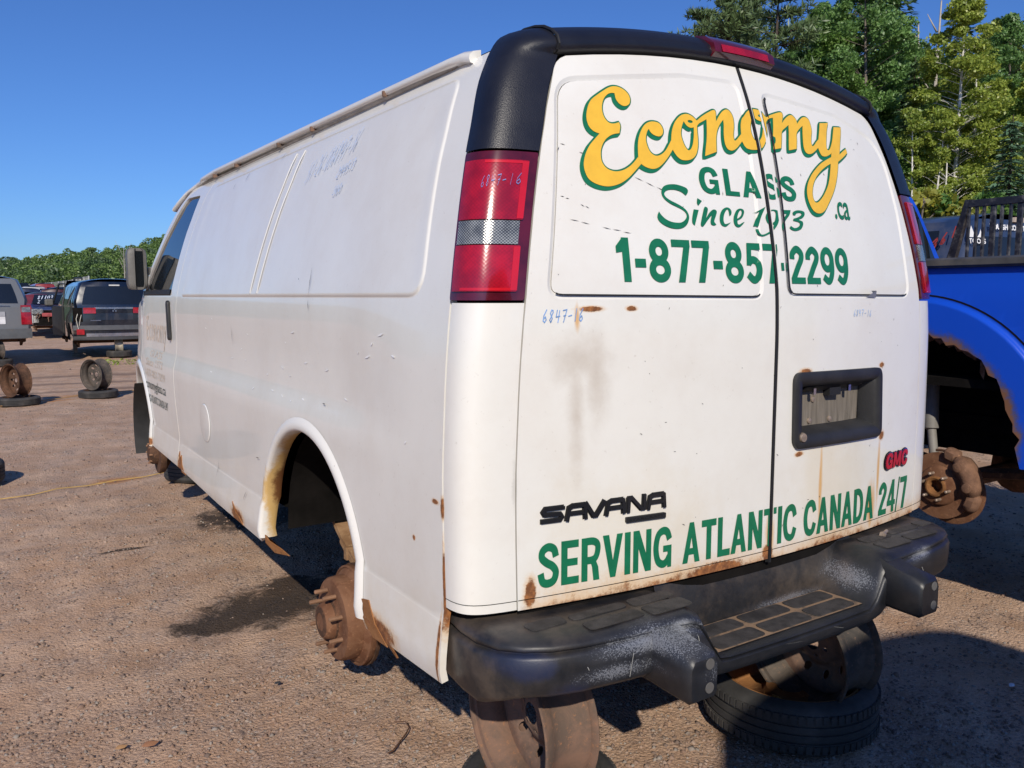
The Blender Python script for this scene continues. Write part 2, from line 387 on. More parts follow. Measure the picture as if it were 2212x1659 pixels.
def patch(name, outline, fn, mat, parent=None, holes=(), step=.05, loops=(), edge=None, flip=False, thick=.012, lines=()):
    """a sheet-metal panel: 2D outline with holes laid on the surface fn, with returned (folded) edges"""
    edge = edge or step; ol = dense(outline, edge); hs = [dense(h, edge) for h in holes]; ls = [dense(l, edge) for l in loops]
    A = np.array(ol); x0, y0 = A.min(0); x1, y1 = A.max(0)
    gx = np.arange(x0 + step * .5, x1, step); gy = np.arange(y0 + step * .5, y1, step)
    G = np.array([(a, b) for a in gx for b in gy]).reshape(-1, 2); G = G[inpoly(G, ol)] if len(G) else G
    for h in hs:
        if len(G): G = G[~inpoly(G, h)]
    allb = np.array(ol + [p for h in hs for p in h] + [p for l in ls for p in l])
    if len(G):
        keepg = np.array([np.min(np.hypot(allb[:, 0] - g[0], allb[:, 1] - g[1])) > step * .35 for g in G]); G = G[keepg]
    if len(lines) and len(G):
        zl = np.array([l[0][1] for l in lines]); G = G[np.min(np.abs(G[:, 1:2] - zl[None]), 1) > .022]
    def keep(c):
        k = inpoly(c, ol)
        for h in hs: k &= ~inpoly(c, h)
        return k
    v, f = tri2d([ol] + hs + ls, G, keep, lines)
    X = fn(v[:, 0], v[:, 1]); N = normals_of(fn, v, flip)
    fnr = np.cross(X[f[:, 1]] - X[f[:, 0]], X[f[:, 2]] - X[f[:, 0]]); sg = np.sum(fnr * N[f[:, 0]], 1) < 0
    f[sg] = f[sg][:, ::-1]
    V = list(X); F = [tuple(t) for t in f]; NN = list(N)
    if thick:
        from collections import Counter
        ec = {}
        for t in f:
            for a, b in ((t[0], t[1]), (t[1], t[2]), (t[2], t[0])):
                if (b, a) in ec: del ec[(b, a)]
                else: ec[(a, b)] = 1
        for a, b in ec:
            i = len(V); na, nb_ = N[a], N[b]; e = X[b] - X[a]; q = np.cross(e, na); q = q / max(np.linalg.norm(q), 1e-9)
            V += [X[a], X[b], X[b] - nb_ * thick, X[a] - na * thick]; NN += [q] * 4; F.append((i + 1, i, i + 3, i + 2))
    return mk(name, V, F, mat, parent, True, NN)

def drape(name, polys, fn, mat, parent, step=.03, holes=(), cuts=(), flip=False, union=True):
    """flat print: union of polygons minus holes laid on fn; cuts = (x0,x1) strips left out"""
    P = [dense(p, step) for p in polys]; H = [dense(h, step) for h in holes]
    A = np.array([q for p in P for q in p]); x0, y0 = A.min(0); x1, y1 = A.max(0); extra = []
    for c0, c1 in cuts:
        for c in (c0, c1):
            if x0 < c < x1: extra.append([(c, y0 - .01), (c, y1 + .01)])
    gx = np.arange(x0, x1, step); gy = np.arange(y0, y1, step); G = np.array([(a, b) for a in gx for b in gy]).reshape(-1, 2)
    def keep(c):
        k = np.zeros(len(c), bool)
        for p in P: k |= inpoly(c, p)
        for h in H: k &= ~inpoly(c, h)
        for c0, c1 in cuts: k &= ~((c[:, 0] > c0) & (c[:, 0] < c1))
        return k
    v, f = tri2d(P + H + extra, G[keep(G)] if len(G) else G, keep)
    X = fn(v[:, 0], v[:, 1]); N = normals_of(fn, v, flip)
    fnr = np.cross(X[f[:, 1]] - X[f[:, 0]], X[f[:, 2]] - X[f[:, 0]]); sg = np.sum(fnr * N[f[:, 0]], 1) < 0; f[sg] = f[sg][:, ::-1]
    return mk(name, X, f, mat, parent, True, N)

_fc = {}
def glyphs(text, bold=0.0, sx=1.0, shear=0.0, space=1.0):
    """outline loops of a line of type, normalised to height 1 of its capitals; returns loops and width"""
    key = (text, bold, shear, space)
    if key not in _fc:
        cu = bpy.data.curves.new('type', 'FONT'); cu.body = text; cu.size = 1; cu.offset = bold; cu.shear = shear; cu.space_character = space
        cu.resolution_u = 3; cu.fill_mode = 'FRONT'
        o = bpy.data.objects.new('type', cu); me = bpy.data.meshes.new_from_object(o)
        bm = bmesh.new(); bm.from_mesh(me); bmesh.ops.remove_doubles(bm, verts=bm.verts, dist=1e-5)
        V = np.array([v.co[:2] for v in bm.verts]); F = [[v.index for v in f.verts] for f in bm.faces]; bm.free()
        bpy.data.objects.remove(o); bpy.data.curves.remove(cu); bpy.data.meshes.remove(me)
        _fc[key] = (V, F)
    return _fc[key]
def type_on(name, text, box, fn, mat, parent, bold=.0, shear=0.0, space=1.0, cuts=(), sub=.06, flip=False, cap=None, bend=None):
    """lay a line of type on surface fn inside box (u0, v0, u1, v1)"""
    V, F = glyphs(text, bold, 1, shear, space); u0, v0, u1, v1 = box
    x0, x1 = V[:, 0].min(), V[:, 0].max(); y0, y1 = V[:, 1].min(), V[:, 1].max()
    W = np.stack([u0 + (V[:, 0] - x0) / (x1 - x0) * (u1 - u0), v0 + (V[:, 1] - y0) / (y1 - y0) * (v1 - v0)], 1)
    if bend: W[:, 1] += bend(W[:, 0])
    bm = bmesh.new(); vs = [bm.verts.new((p[0], p[1], 0)) for p in W]
    for f in F:
        try: bm.faces.new([vs[i] for i in f])
        except ValueError: pass
    us = [c for cc in cuts for c in cc] + list(np.arange(min(u0, u1), max(u0, u1), sub))
    for c in us: bmesh.ops.bisect_plane(bm, geom=bm.verts[:] + bm.edges[:] + bm.faces[:], plane_co=(c, 0, 0), plane_no=(1, 0, 0), dist=1e-6)
    for c0, c1 in cuts:
        bmesh.ops.delete(bm, geom=[f for f in bm.faces if c0 < f.calc_center_median().x < c1], context='FACES')
    bmesh.ops.triangulate(bm, faces=bm.faces[:]); bm.verts.ensure_lookup_table(); bm.verts.index_update()
    v = np.array([q.co[:2] for q in bm.verts]); f = np.array([[q.index for q in t.verts] for t in bm.faces], int); bm.free()
    X = fn(v[:, 0], v[:, 1]); N = normals_of(fn, v, flip)
    fnr = np.cross(X[f[:, 1]] - X[f[:, 0]], X[f[:, 2]] - X[f[:, 0]]); sg = np.sum(fnr * N[f[:, 0]], 1) < 0; f[sg] = f[sg][:, ::-1]
    return mk(name, X, f, mat, parent, True, N)

def crop_(pts, k=5):                                        # open smooth line
    P = [np.array(p, float) for p in pts]; P = [2 * P[0] - P[1]] + P + [2 * P[-1] - P[-2]]; out = []
    for i in range(1, len(P) - 2):
        p0, p1, p2, p3 = P[i - 1:i + 3]
        for j in range(k): t = j / k; out.append(.5 * (2 * p1 + (p2 - p0) * t + (2 * p0 - 5 * p1 + 4 * p2 - p3) * t * t + (3 * p1 - p0 - 3 * p2 + p3) * t ** 3))
    return out + [P[-2]]
def ribbon(pts, w, smooth=True):
    P = np.array(crop_(pts) if smooth and len(pts) > 2 else pts, float); t = np.gradient(P, axis=0); t /= np.linalg.norm(t, axis=1, keepdims=True); nn = np.stack([-t[:, 1], t[:, 0]], 1) * w / 2
    return [tuple(p) for p in P + nn] + [tuple(p) for p in (P - nn)[::-1]]
def ring(cx, cy, rx, ry, w): P = lambda t0, t1: [(cx + rx * math.sin(t), cy + ry * math.cos(t)) for t in np.linspace(t0, t1, 11)]; return [ribbon(P(-.1, math.pi + .1), w), ribbon(P(math.pi - .1, 2 * math.pi + .1), w)]
def rect(x0, y0, x1, y1): return [(x0, y0), (x1, y0), (x1, y1), (x0, y1)]
S9 = .185
HV = {                                                       # heavy grotesque signwriter's capitals: (advance, polygons)
 '1': (.44, [rect(.18, 0, .375, 1), [(.19, .98), (.02, .80), (.02, .65), (.19, .68)]]), '2': (.62, [ribbon([(.10, .64), (.12, .78), (.30, .905), (.47, .80), (.46, .64), (.30, .42), (.10, .12)], S9), rect(.01, 0, .58, .165)]),
 '4': (.64, [ribbon([(.43, .97), (.08, .33)], .15, False), rect(.0, .215, .62, .37), rect(.34, 0, .52, 1)]), '5': (.62, [rect(.12, .835, .55, 1), [(.12, 1), (.06, .44), (.22, .44), (.28, 1)], ribbon([(.13, .50), (.28, .585), (.44, .52), (.49, .33), (.40, .13), (.26, .085), (.09, .22)], S9)]),
 '7': (.58, [rect(.01, .83, .56, 1), [(.56, 1), (.56, .86), (.34, 0), (.14, 0), (.37, .86)]]), '8': (.64, ring(.30, .715, .185, .20, S9) + ring(.30, .285, .215, .20, S9)),
 '9': (.64, ring(.295, .66, .205, .25, S9) + [ribbon([(.50, .70), (.49, .36), (.38, .12), (.26, .085), (.09, .20)], S9)]), '-': (.40, [rect(.04, .33, .34, .53)]), '/': (.32, [[(.0, -.03), (.08, -.03), (.30, 1.03), (.22, 1.03)]]),
 'A': (.70, [[(.0, 0), (.19, 0), (.41, 1), (.25, 1)], [(.66, 0), (.47, 0), (.25, 1), (.41, 1)], rect(.16, .20, .50, .36)]), 'C': (.70, [ribbon([(.585, .66), (.50, .86), (.34, .905), (.17, .80), (.10, .5), (.17, .20), (.34, .095), (.50, .14), (.59, .34)], S9)]),
 'D': (.68, [rect(.03, 0, .22, 1), ribbon([(.12, .912), (.33, .905), (.49, .78), (.55, .5), (.49, .22), (.33, .095), (.12, .088)], S9)]), 'E': (.60, [rect(.03, 0, .22, 1), rect(.2, .83, .56, 1), rect(.2, .42, .53, .585), rect(.2, 0, .57, .17)]),
 'G': (.74, [ribbon([(.585, .68), (.50, .86), (.34, .905), (.17, .80), (.10, .5), (.17, .20), (.34, .095), (.48, .14), (.58, .26)], S9), rect(.36, .385, .66, .54), rect(.52, 0, .66, .50)]), 'I': (.28, [rect(.04, 0, .235, 1)]), 'L': (.56, [rect(.03, 0, .22, 1), rect(.2, 0, .54, .17)]),
 'N': (.70, [rect(.03, 0, .21, 1), rect(.47, 0, .65, 1), [(.03, 1), (.23, 1), (.65, 0), (.45, 0)]]), 'R': (.68, [rect(.03, 0, .22, 1), ribbon([(.12, .915), (.38, .912), (.52, .84), (.54, .70), (.48, .54), (.36, .48), (.12, .475)], .17), [(.30, .46), (.46, .50), (.56, .30), (.60, 0), (.41, 0), (.36, .32)]]),
 'S': (.64, [ribbon([(.53, .68), (.47, .85), (.30, .91), (.14, .83), (.12, .68), (.26, .56), (.43, .47), (.53, .33), (.47, .15), (.30, .09), (.14, .14), (.08, .33)], S9)]), 'T': (.60, [rect(.0, .83, .58, 1), rect(.195, 0, .385, 1)]), 'V': (.66, [[(.0, 1), (.20, 1), (.42, 0), (.25, 0)], [(.65, 1), (.46, 1), (.25, 0), (.42, 0)]]),
 'M': (.86, [rect(.03, 0, .20, 1), rect(.62, 0, .79, 1), [(.03, 1), (.23, 1), (.48, .12), (.34, .12)], [(.79, 1), (.59, 1), (.34, .12), (.48, .12)]]), ' ': (.30, [])}
def heavy(name, text, box, fn, mat, parent, cuts=(), shear=0.0, bend=None, track=.03, grow=0.0, step=.03):
    u0, v0, u1, v1 = box; x = 0; L = []
    for ch in text:
        adv, ps = HV[ch]
        for p in ps: L.append([(q[0] + x + shear * q[1], q[1]) for q in p])
        x += adv + track
    xs_ = [q[0] for p in L for q in p]; xa, xb = min(xs_), max(xs_); out = []
    for p in L:
        W_ = [(u0 + (q[0] - xa) / (xb - xa) * (u1 - u0), v0 + q[1] * (v1 - v0)) for q in p]
        if bend: W_ = [(q[0], q[1] + bend(q[0])) for q in W_]
        out.append(inset(W_, -grow) if grow else W_)
    return drape(name, out, fn, mat, parent, step=step, cuts=cuts)

STROKE = {'0': [[(.5, 1), (.15, .75), (.1, .3), (.4, 0), (.75, .25), (.8, .7), (.5, 1)]], '1': [[(.5, 1), (.42, 0)]],
          '2': [[(.1, .8), (.45, 1), (.75, .75), (.1, .05), (.8, 0)]], '3': [[(.1, .9), (.6, 1), (.7, .7), (.35, .55), (.75, .35), (.5, 0), (.05, .1)]],
          '4': [[(.2, 1), (.1, .45), (.8, .5)], [(.65, .95), (.55, 0)]], '5': [[(.75, 1), (.2, .95), (.15, .55), (.6, .5), (.65, .15), (.1, 0)]],
          '6': [[(.6, 1), (.2, .55), (.15, .15), (.45, 0), (.7, .2), (.5, .45), (.18, .25)]], '7': [[(.1, .95), (.8, 1), (.4, 0)], [(.3, .5), (.7, .55)]],
          '8': [[(.65, .9), (.4, 1), (.2, .75), (.65, .3), (.45, 0), (.2, .2), (.7, .8), (.65, .95)]], '-': [[(.15, .45), (.75, .5)]], ':': [[(.4, .7), (.42, .62)], [(.38, .25), (.4, .18)]]}
def scrawl(name, text, fn, mat, parent, u0, v0, du, dv, ch, wd, flip=False, lean=.15):
    """handwriting: du,dv = advance per letter; ch = letter height; wd = pen width"""
    V = []; F = []; u, v = u0, v0
    for c in text:
        for st in STROKE.get(c, []):
            pts = [(u + (p[0] * .85) * du + p[1] * ch * lean * (1 if du > 0 else -1), v + p[1] * ch + p[0] * dv) for p in st]
            for a, b in zip(pts, pts[1:]):
                a = np.array(a); b = np.array(b); t = (b - a) / max(np.linalg.norm(b - a), 1e-9); nn = np.array([-t[1], t[0]]) * wd / 2; i = len(V)
                V += [a - nn - t * wd / 3, a + nn - t * wd / 3, b + nn + t * wd / 3, b - nn + t * wd / 3]; F.append((i, i + 1, i + 2, i + 3))
        u += du * (1 + random.uniform(-.1, .1)); v += dv + random.uniform(-.06, .06) * ch
    V = np.array(V); X = fn(V[:, 0], V[:, 1]); N = normals_of(fn, V, flip)
    F = [f if np.dot(np.cross(X[f[1]] - X[f[0]], X[f[2]] - X[f[0]]), N[f[0]]) > 0 else f[::-1] for f in F]
    o = mk(name, X, F, mat, parent, True, N); o['kind'] = 'stuff'; return o
# ------------------------------------------------------------------ the white van: surfaces
XC = .035                                                    # centre line
wb = Spl([(.45, .985), (.6, 1.008), (.8, 1.018), (1.1, 1.022), (1.3, 1.016), (1.45, 1.008), (1.6, .992), (1.765, .962), (1.967, .912), (2.037, .889), (2.157, .848), (2.229, .810), (2.298, .762), (2.36, .69)])
lean = Spl([(.3, 0), (1.45, 0), (1.6, .005), (1.7, .018), (1.87, .05), (2.037, .09), (2.183, .135), (2.289, .178), (2.45, .25)])
AR = (1.21, .60); AR_IN = .503; AF = (4.73, .60)
def rearY(x, z): return -.05 + .07 * ((x - XC) / .885) ** 2 + lean(z)
def m_rear(off=0.0, depth=None):
    def fn(x, z):
        x = np.asarray(x, float); z = np.asarray(z, float); o = off - (depth(x, z) if depth else 0)
        return np.stack([x, rearY(x, z) - o, z], -1)
    return fn
def m_corner(sg, off=0.0):
    def base(t, z):
        w = wb(z) + XC; xr = w - .15; yA = -.05 + .07 * (xr / .885) ** 2 + lean(z); sl = .14 * xr / .783
        Cx, Cy = w, yA + sl * .15; By = Cy + .10
        def pos(t):
            k0, k1, k2 = (1 - t) ** 2, 2 * t * (1 - t) * 1.7, t * t; s_ = k0 + k1 + k2
            return (k0 * xr + k1 * Cx + k2 * w) / s_, (k0 * yA + k1 * Cy + k2 * By) / s_
        x, y = pos(t); x1, y1 = pos(t + 1e-4); x0, y0 = pos(t - 1e-4); dx, dy = x1 - x0, y1 - y0; L = np.sqrt(dx * dx + dy * dy)
        return XC + sg * (x + off * dy / L), y - off * dx / L
    def fn(t, z):
        t = np.asarray(t, float); z = np.asarray(z, float) + 0 * t; x, y = base(t, z); return np.stack([x, y, z], -1)
    return fn
def seamY(z):
    w = wb(z) + XC; xr = w - .15; return -.05 + .07 * (xr / .885) ** 2 + lean(z) + .14 * xr / .783 * .15 + .10
def side_d(y, z):
    y = np.asarray(y, float); z = np.asarray(z, float)
    d = -.019 * sst((z - 1.14) / .13) * (1 - sst((z - 1.33) / .27)) * sst((y - .30) / .6) * (1 - .5 * sst((y - 4.2) / .4))
    sill = sst((.752 - z) / .012) * .006 + np.clip((.745 - z) / .13, 0, 1) * .022 - .09 * np.clip(.62 - z, 0, 1) ** 1.0 * sst((.64 - z) / .06)
    d = d + sill
    # stamped panel with a raised bead round it
    for (a, b) in ((.30, 1.80), (1.925, 3.24)):
        pass
    d = d - .15 * np.clip((y - 4.3) / 1.2, 0, 1) ** 2
    return d
PAN = rnd([(.30, 1.60), (3.28, 1.60), (3.10, 2.205), (.375, 2.215)], [.09, .03, .05, .06], 6)
def bead(y, z):
    y = np.asarray(y, float); z = np.asarray(z, float); sh = y.shape; P = np.stack([y.ravel(), z.ravel()], 1); A = np.array(PAN); B = np.roll(A, -1, 0); D = np.full(len(P), 9.)
    for a, b in zip(A, B):
        ab = b - a; t = np.clip(((P - a) @ ab) / (ab @ ab), 0, 1); D = np.minimum(D, np.hypot(*(P - a - t[:, None] * ab).T))
    sgn = np.where(inpoly(P, PAN), 1, -1); s = D * sgn
    o = .0048 * sst((s + .004) / .010) - .0028 * sst((s - .012) / .03)
    return o.reshape(sh)
def m_side(sg, off=0.0, beads=False):
    def fn(y, z):
        y = np.asarray(y, float); z = np.asarray(z, float) + 0 * y
        x = wb(z) + XC + side_d(y, z) + off + (bead(y, z) if beads else 0); return np.stack([XC + sg * x, y, z], -1)
    return fn
def RR(px, py):                                               # sight line -> rear surface (x, z)
    y = 0.
    for _ in range(25): p = ony(px, py, y); y = float(rearY(p[0], p[2]))
    return (p[0], p[2])
def SR(px, py):                                               # sight line -> left side (y, z)
    X = -1.
    for _ in range(25): p = onx(px, py, X); X = float(XC - (wb(p[2]) + XC + side_d(p[1], p[2])))
    return (p[1], p[2])

van = thing('cargo_van', 'long white windowless cargo van with big green and yellow lettering, wheels missing, seen from behind', 'van')
W = M['white']
# ---- rear doors
SEAM = (.024, .042)
def dtop(x): return 2.312 - .142 * (x - XC) ** 2
def door_edge(sg, z): return XC + sg * (wb(z) + XC - .148)
def door_outline(sg):
    zz = list(np.linspace(.782, 2.19, 16)); out = [(float(door_edge(sg, z)), z) for z in zz]
    xs = float(out[-1][0]); s = SEAM[0] if sg < 0 else SEAM[1]
    tx = np.linspace(xs - sg * .055, s, 8)
    # rounded shoulder
    a = np.array(out[-1]); c = np.array([xs - sg * .012, float(dtop(xs)) - .005]); b = np.array([tx[0], float(dtop(tx[0]))])
    for t in (.25, .5, .75): out.append(tuple(a * (1 - t) ** 2 + 2 * c * t * (1 - t) + b * t * t))
    out += [(float(x), float(dtop(x))) for x in tx]
    out += [(s, .782)]
    return out
WL = rnd([RR(1195, 165), RR(1470, 158), RR(1592, 175), RR(1650, 649), RR(1178, 646)], [.07, .0, .05, .045, .05], 6)
WR = rnd([RR(1638, 196), RR(1800, 246), (.77, 2.155), (.815, 1.90), (.835, 1.592), RR(1699, 643)], [.05, 0, .12, .0, .06, .045], 6)
PL = rnd([RR(1711, 968), RR(1897, 938), RR(1899, 795), RR(1714, 808)], .03, 5)
def frame_loop(name, outer, inner, mat, parent, fo, fi):
    n = len(outer); V = [fo(*p) for p in outer] + [fi(*p) for p in inner]
    o = MB().add(V, [(i, (i + 1) % n, (i + 1) % n + n, i + n) for i in range(n)]); return o.build(name, mat, parent, sharp=60)
def win_depth(x, z):
    P = np.stack([np.ravel(x), np.ravel(z)], 1)
    return np.where(inpoly(P, WLi) | inpoly(P, WRi), .0030, 0.0).reshape(np.shape(x))
WLi = inset(dense(WL, .03), .015); WRi = inset(dense(WR, .03), .015)
doors = []
for sg, win, hol in ((-1, WL, ()), (1, WR, (PL,))):
    wd = dense(win, .03)
    d = patch('rear_door', door_outline(sg), m_rear(), W, van, holes=[wd] + [inset(h, .012) for h in hol], step=.06, edge=.03, thick=.02)
    win_i = inset(wd, .013)
    frame_loop('window_bevel', wd, win_i, W, d, lambda x, z: m_rear()(x, z), lambda x, z: m_rear(-.0062)(x, z))
    patch('window_panel', inset(wd, .0138), m_rear(-.0030), W, d, step=.08, edge=.03, thick=.008)
    # black glazing line along the foot (and inner upright) of each blanked window
    Lp = inset(wd, .0112); k = len(Lp); seal = MB()
    for i in range(k):
        a, b = Lp[i], Lp[(i + 1) % k]
        foot = a[1] < 1.612 and b[1] < 1.612; upright = sg > 0 and a[0] < .16 and b[0] < .16 and a[1] < 2.22
        hw = .0024 if foot else (.0044 if upright else (.0011 if (sg < 0 and a[0] < -.6 and a[1] < 2.1 and False) else 0))
        if hw:
            t = np.array(b) - np.array(a); L = np.linalg.norm(t)
            if L < 1e-6: continue
            nn = np.array([-t[1], t[0]]) / L * hw
            seal.add([m_rear(.0025)(*(np.array(q) + s * nn)) for q, s in ((a, -1), (b, -1), (b, 1), (a, 1))], [(0, 1, 2, 3)])
    seal.build('window_seal', M['rubber'], d, sharp=0)
    # hem crease
    h = MB(); xs = np.linspace(float(door_edge(sg, .8)), SEAM[0] if sg < 0 else SEAM[1], 20)
    h.grid([[m_rear(.0012)(x, z) for x in xs] for z in (.8085, .8105)]); h.build('hem_line', M['inner'], d)
    doors.append(d)
dl, dr = doors
s = MB(); zz = np.linspace(.77, 2.31, 30)
s.grid([[m_rear(-.006)(x, z) for z in zz] for x in (SEAM[0] - .004, SEAM[1] + .004)])
s.grid([[m_rear(o)(x, z) for z in zz] for x, o in ((.026, -.006), (.0275, .003), (.0365, .003), (.038, -.006))]); s.build('door_seal', M['rubber'], van)
# ---- corners: white panel, tail lamp, black plastic cap
for sg in (-1, 1):
    fl = sg < 0
    patch('corner_panel', [(.012, .785), (.985, .785), (.985, 1.583), (.012, 1.583)], m_corner(sg), W, van, step=.08, edge=.04, flip=fl, thick=.015)
    lp = MB(); lp.grid([[m_corner(sg, .001)(t, z) for t in np.linspace(0.01, .99, 10)] for z in (.8085, .8105)]); lp.build('hem_line', M['inner'], van)
    tl = patch('tail_light', rnd([(.02, 1.590), (.985, 1.590), (.985, 1.968), (.02, 1.968)], .012), m_corner(sg, .007), M['lensd'], van, step=.06, edge=.03, flip=fl, thick=.03)
    for nm, z0, z1, mt, o in (('stop_lens', 1.792, 1.945, 'lensr', .012), ('reverse_lens', 1.730, 1.789, 'lensc', .012), ('turn_lens', 1.612, 1.727, 'lensr', .012)):
        if nm == 'reverse_lens': patch(nm, [(.10, z0), (.93, z0), (.93, z1), (.10, z1)], m_corner(sg, o), M[mt], tl, step=.03, flip=fl, thick=.006)
        else:
            patch(nm, rnd([(.08, z0), (.94, z0), (.94, z1), (.08, z1)], .006), m_corner(sg, o), M[mt], tl, step=.03, flip=fl, thick=.006)
            e = MB()
            for t0, t1, a, b in ((.08, .13, z0 + .003, z1 - .003), (.13, .60, z1 - .009, z1 - .002) if nm == 'stop_lens' else (.13, .80, z0 + .002, z0 + .009)):
                e.grid([[m_corner(sg, o + .0012)(t, z) for t in np.linspace(t0, t1, 8)] for z in (a, b)])
            e.build('lens_edge', M['lensb'], tl)
    # cap: up the corner, then over to meet the roof header
    G = [[m_corner(sg, .008 + .007 * math.sin(math.pi * t))(t, z) for t in np.linspace(.02, .985, 12)] for z in np.linspace(1.973, 2.245, 12)]
    xh = XC + sg * .70
    def hsec(x):
        z = float(dtop(x)); y0 = float(rearY(x, z))
        return [np.array([x, y0 + dy, z + dz]) for dy, dz in ((.012, .006), (-.008, .012), (-.016, .026), (-.008, .048), (.018, .070), (.055, .088), (.10, .099), (.15, .104), (.18, .10))]
    A = np.array(G[-1]); B = np.array(hsec(xh)); tb = np.linspace(0, 1, len(B)); ta = np.linspace(0, 1, 12)
    B = np.stack([np.interp(ta, tb, B[:, k]) for k in range(3)], 1)
    for s_ in np.linspace(.125, 1, 8):
        u = ta; mid = A * (1 - s_) + B * s_ + np.outer(np.sin(math.pi * s_) * u, np.array([sg * .014, -.008, .018])); G.append(list(mid))
    c = MB(); c.grid(G)
    bt = [m_corner(sg, o)(t, 1.973) for o in (.0, .008) for t in np.linspace(.02, .985, 12)]
    c.add(bt, [(i, i + 1, i + 13, i + 12) for i in range(11)]); c.build('corner_cap', M['trim'], van, sharp=50)
xs = np.linspace(XC - .697, XC + .697, 40); hd = MB(); hd.grid([hsec(x) for x in xs]); hd.build('rear_header', M['trim'], van, sharp=60)
for sg in (-1, 1):
    lip = MB(); lip.tube([np.array(p) + (0, -.004, .003) for p in hsec(XC + sg * .70)[1:]], .0045, 6); lip.build('cap_joint', M['rubber'], van)
# third brake lamp on the header
bl = MB(); xa, xb = RR(1531, 140)[0], RR(1655, 158)[0]
for i, (o, q) in enumerate(((0, 0),)):
    rows = []
    for x in np.linspace(xa, xb, 8):
        h = np.array(hsec(x)); rows.append([h[1] + (0, -.006, .002), h[2] + (0, -.014, .000), h[3] + (0, -.014, .006), h[4] + (0, -.006, .010), h[5] + (0, 0, .004)])
    bl.grid(rows)
    for r_ in (rows[0], rows[-1]): bl.add([*r_, np.array(r_[0]) + (0, .03, .01), np.array(r_[-1]) + (0, .0, -.02)], [(0, 1, 2, 3, 4, 6, 5)])
b3 = bl.build('high_brake_light', M['lensd'], van)
bi = MB(); bi.grid([[np.array(hsec(x)[2]) + (0, -.016, .002), np.array(hsec(x)[3]) + (0, -.016, .003)] for x in np.linspace(xa + .03, xb - .03, 6)]); bi.build('lens', M['lensr'], b3)

# ---- plate recess in the right door
pc = np.array(PL).mean(0); PLo = inset(dense(PL, .03), -.004)
pm = MB(); n = len(PLo)
rings = [(PLo, 0.0), (PLo, .012), (inset(PLo, .007), .016), (inset(PLo, .034), .012), (inset(PLo, .045), .0), (inset(PLo, .062), -.050)]
V = [m_rear(o)(*p) for L, o in rings for p in L]
pm.add(V, [(k * n + i, k * n + (i + 1) % n, (k + 1) * n + (i + 1) % n, (k + 1) * n + i) for k in range(len(rings) - 1) for i in range(n)])
pf = pm.build('plate_housing', M['blackp'], dr, sharp=50)
bx0, bx1 = pc[0] - .185, pc[0] + .185; bz0, bz1 = pc[1] - .062, pc[1] + .062
def wood():
    n = NT('weathered_board'); v = n.vmul(n.co(), (40, 1, 3)); k = n.noise(1.6, 6, .6, vec=v); k2 = n.noise(5, 4)
    c = n.mix(n.step(k, .3, .7), (.11, .095, .075), (.22, .19, .155)); c = n.mix(n.math('MULTIPLY', n.step(k2, .5, .8), .6), c, (.20, .155, .11))
    n.set(color=c, rough=.85, normal=n.bump(k, .4, .003)); return n.m
wm = wood(); pb = MB(); pb.grid([[m_rear(-.046)(x, z) for x in np.linspace(bx0, bx1, 8)] for z in (bz0, bz1)]); bd = pb.build('plate_backing_board', wm, pf)
for x, z in ((-.105, -.045), (.01, -.048), (-.09, .025)): pb = MB(); p = m_rear(-.045)(pc[0] + x, pc[1] + z); pb.lathe([(.0, -.006), (.009, -.004), (.010, .0)], p, (0, 1, 0), 10); pb.build('screw', M['stud'], pf)
lk = MB(); p = m_rear(.014)(pc[0] - .215, pc[1] - .082); lk.lathe([(0, -.006), (.013, -.006), (.016, .0), (.016, .01)], p, (0, 1, 0), 16); lk.build('lock', M['stud'], pf)
hb = MB(); hb.grid([[m_rear(o)(x, z) for x in np.linspace(bx0 + .005, bx1 - .02, 6)] for o, z in ((-.005, bz1 + .012), (-.030, bz1 - .006), (-.045, bz1 - .01))])
hb.box(m_rear(.0)(pc[0] - .03, 0) * (1, 1, 0) + (0, .02, bz1 - .026), m_rear(.0)(pc[0] + .03, 0) * (1, 1, 0) + (0, .045, bz1 + .0)); hb.build('release_lever', M['rubber'], pf, sharp=30)
for dx in (-.13, .07): cl = MB(); q = m_rear(-.012)(pc[0] + dx, bz1 - .005); cl.box(q - (.006, .004, .010), q + (.006, .004, .010)); cl.build('clip', M['chrome'], pf)
# torn vinyl corner by the right window
tv = MB(); a, b_, c_ = RR(1868, 642), RR(1890, 643), RR(1881, 628); tv.add([m_rear(.004)(*a), m_rear(.004)(*b_), m_rear(.022)(*c_), m_rear(.002)(*c_)], [(0, 1, 2), (1, 3, 2)]); tv.build('torn_film', flat('grey_torn_film', (.30, .32, .38), .4), dr)

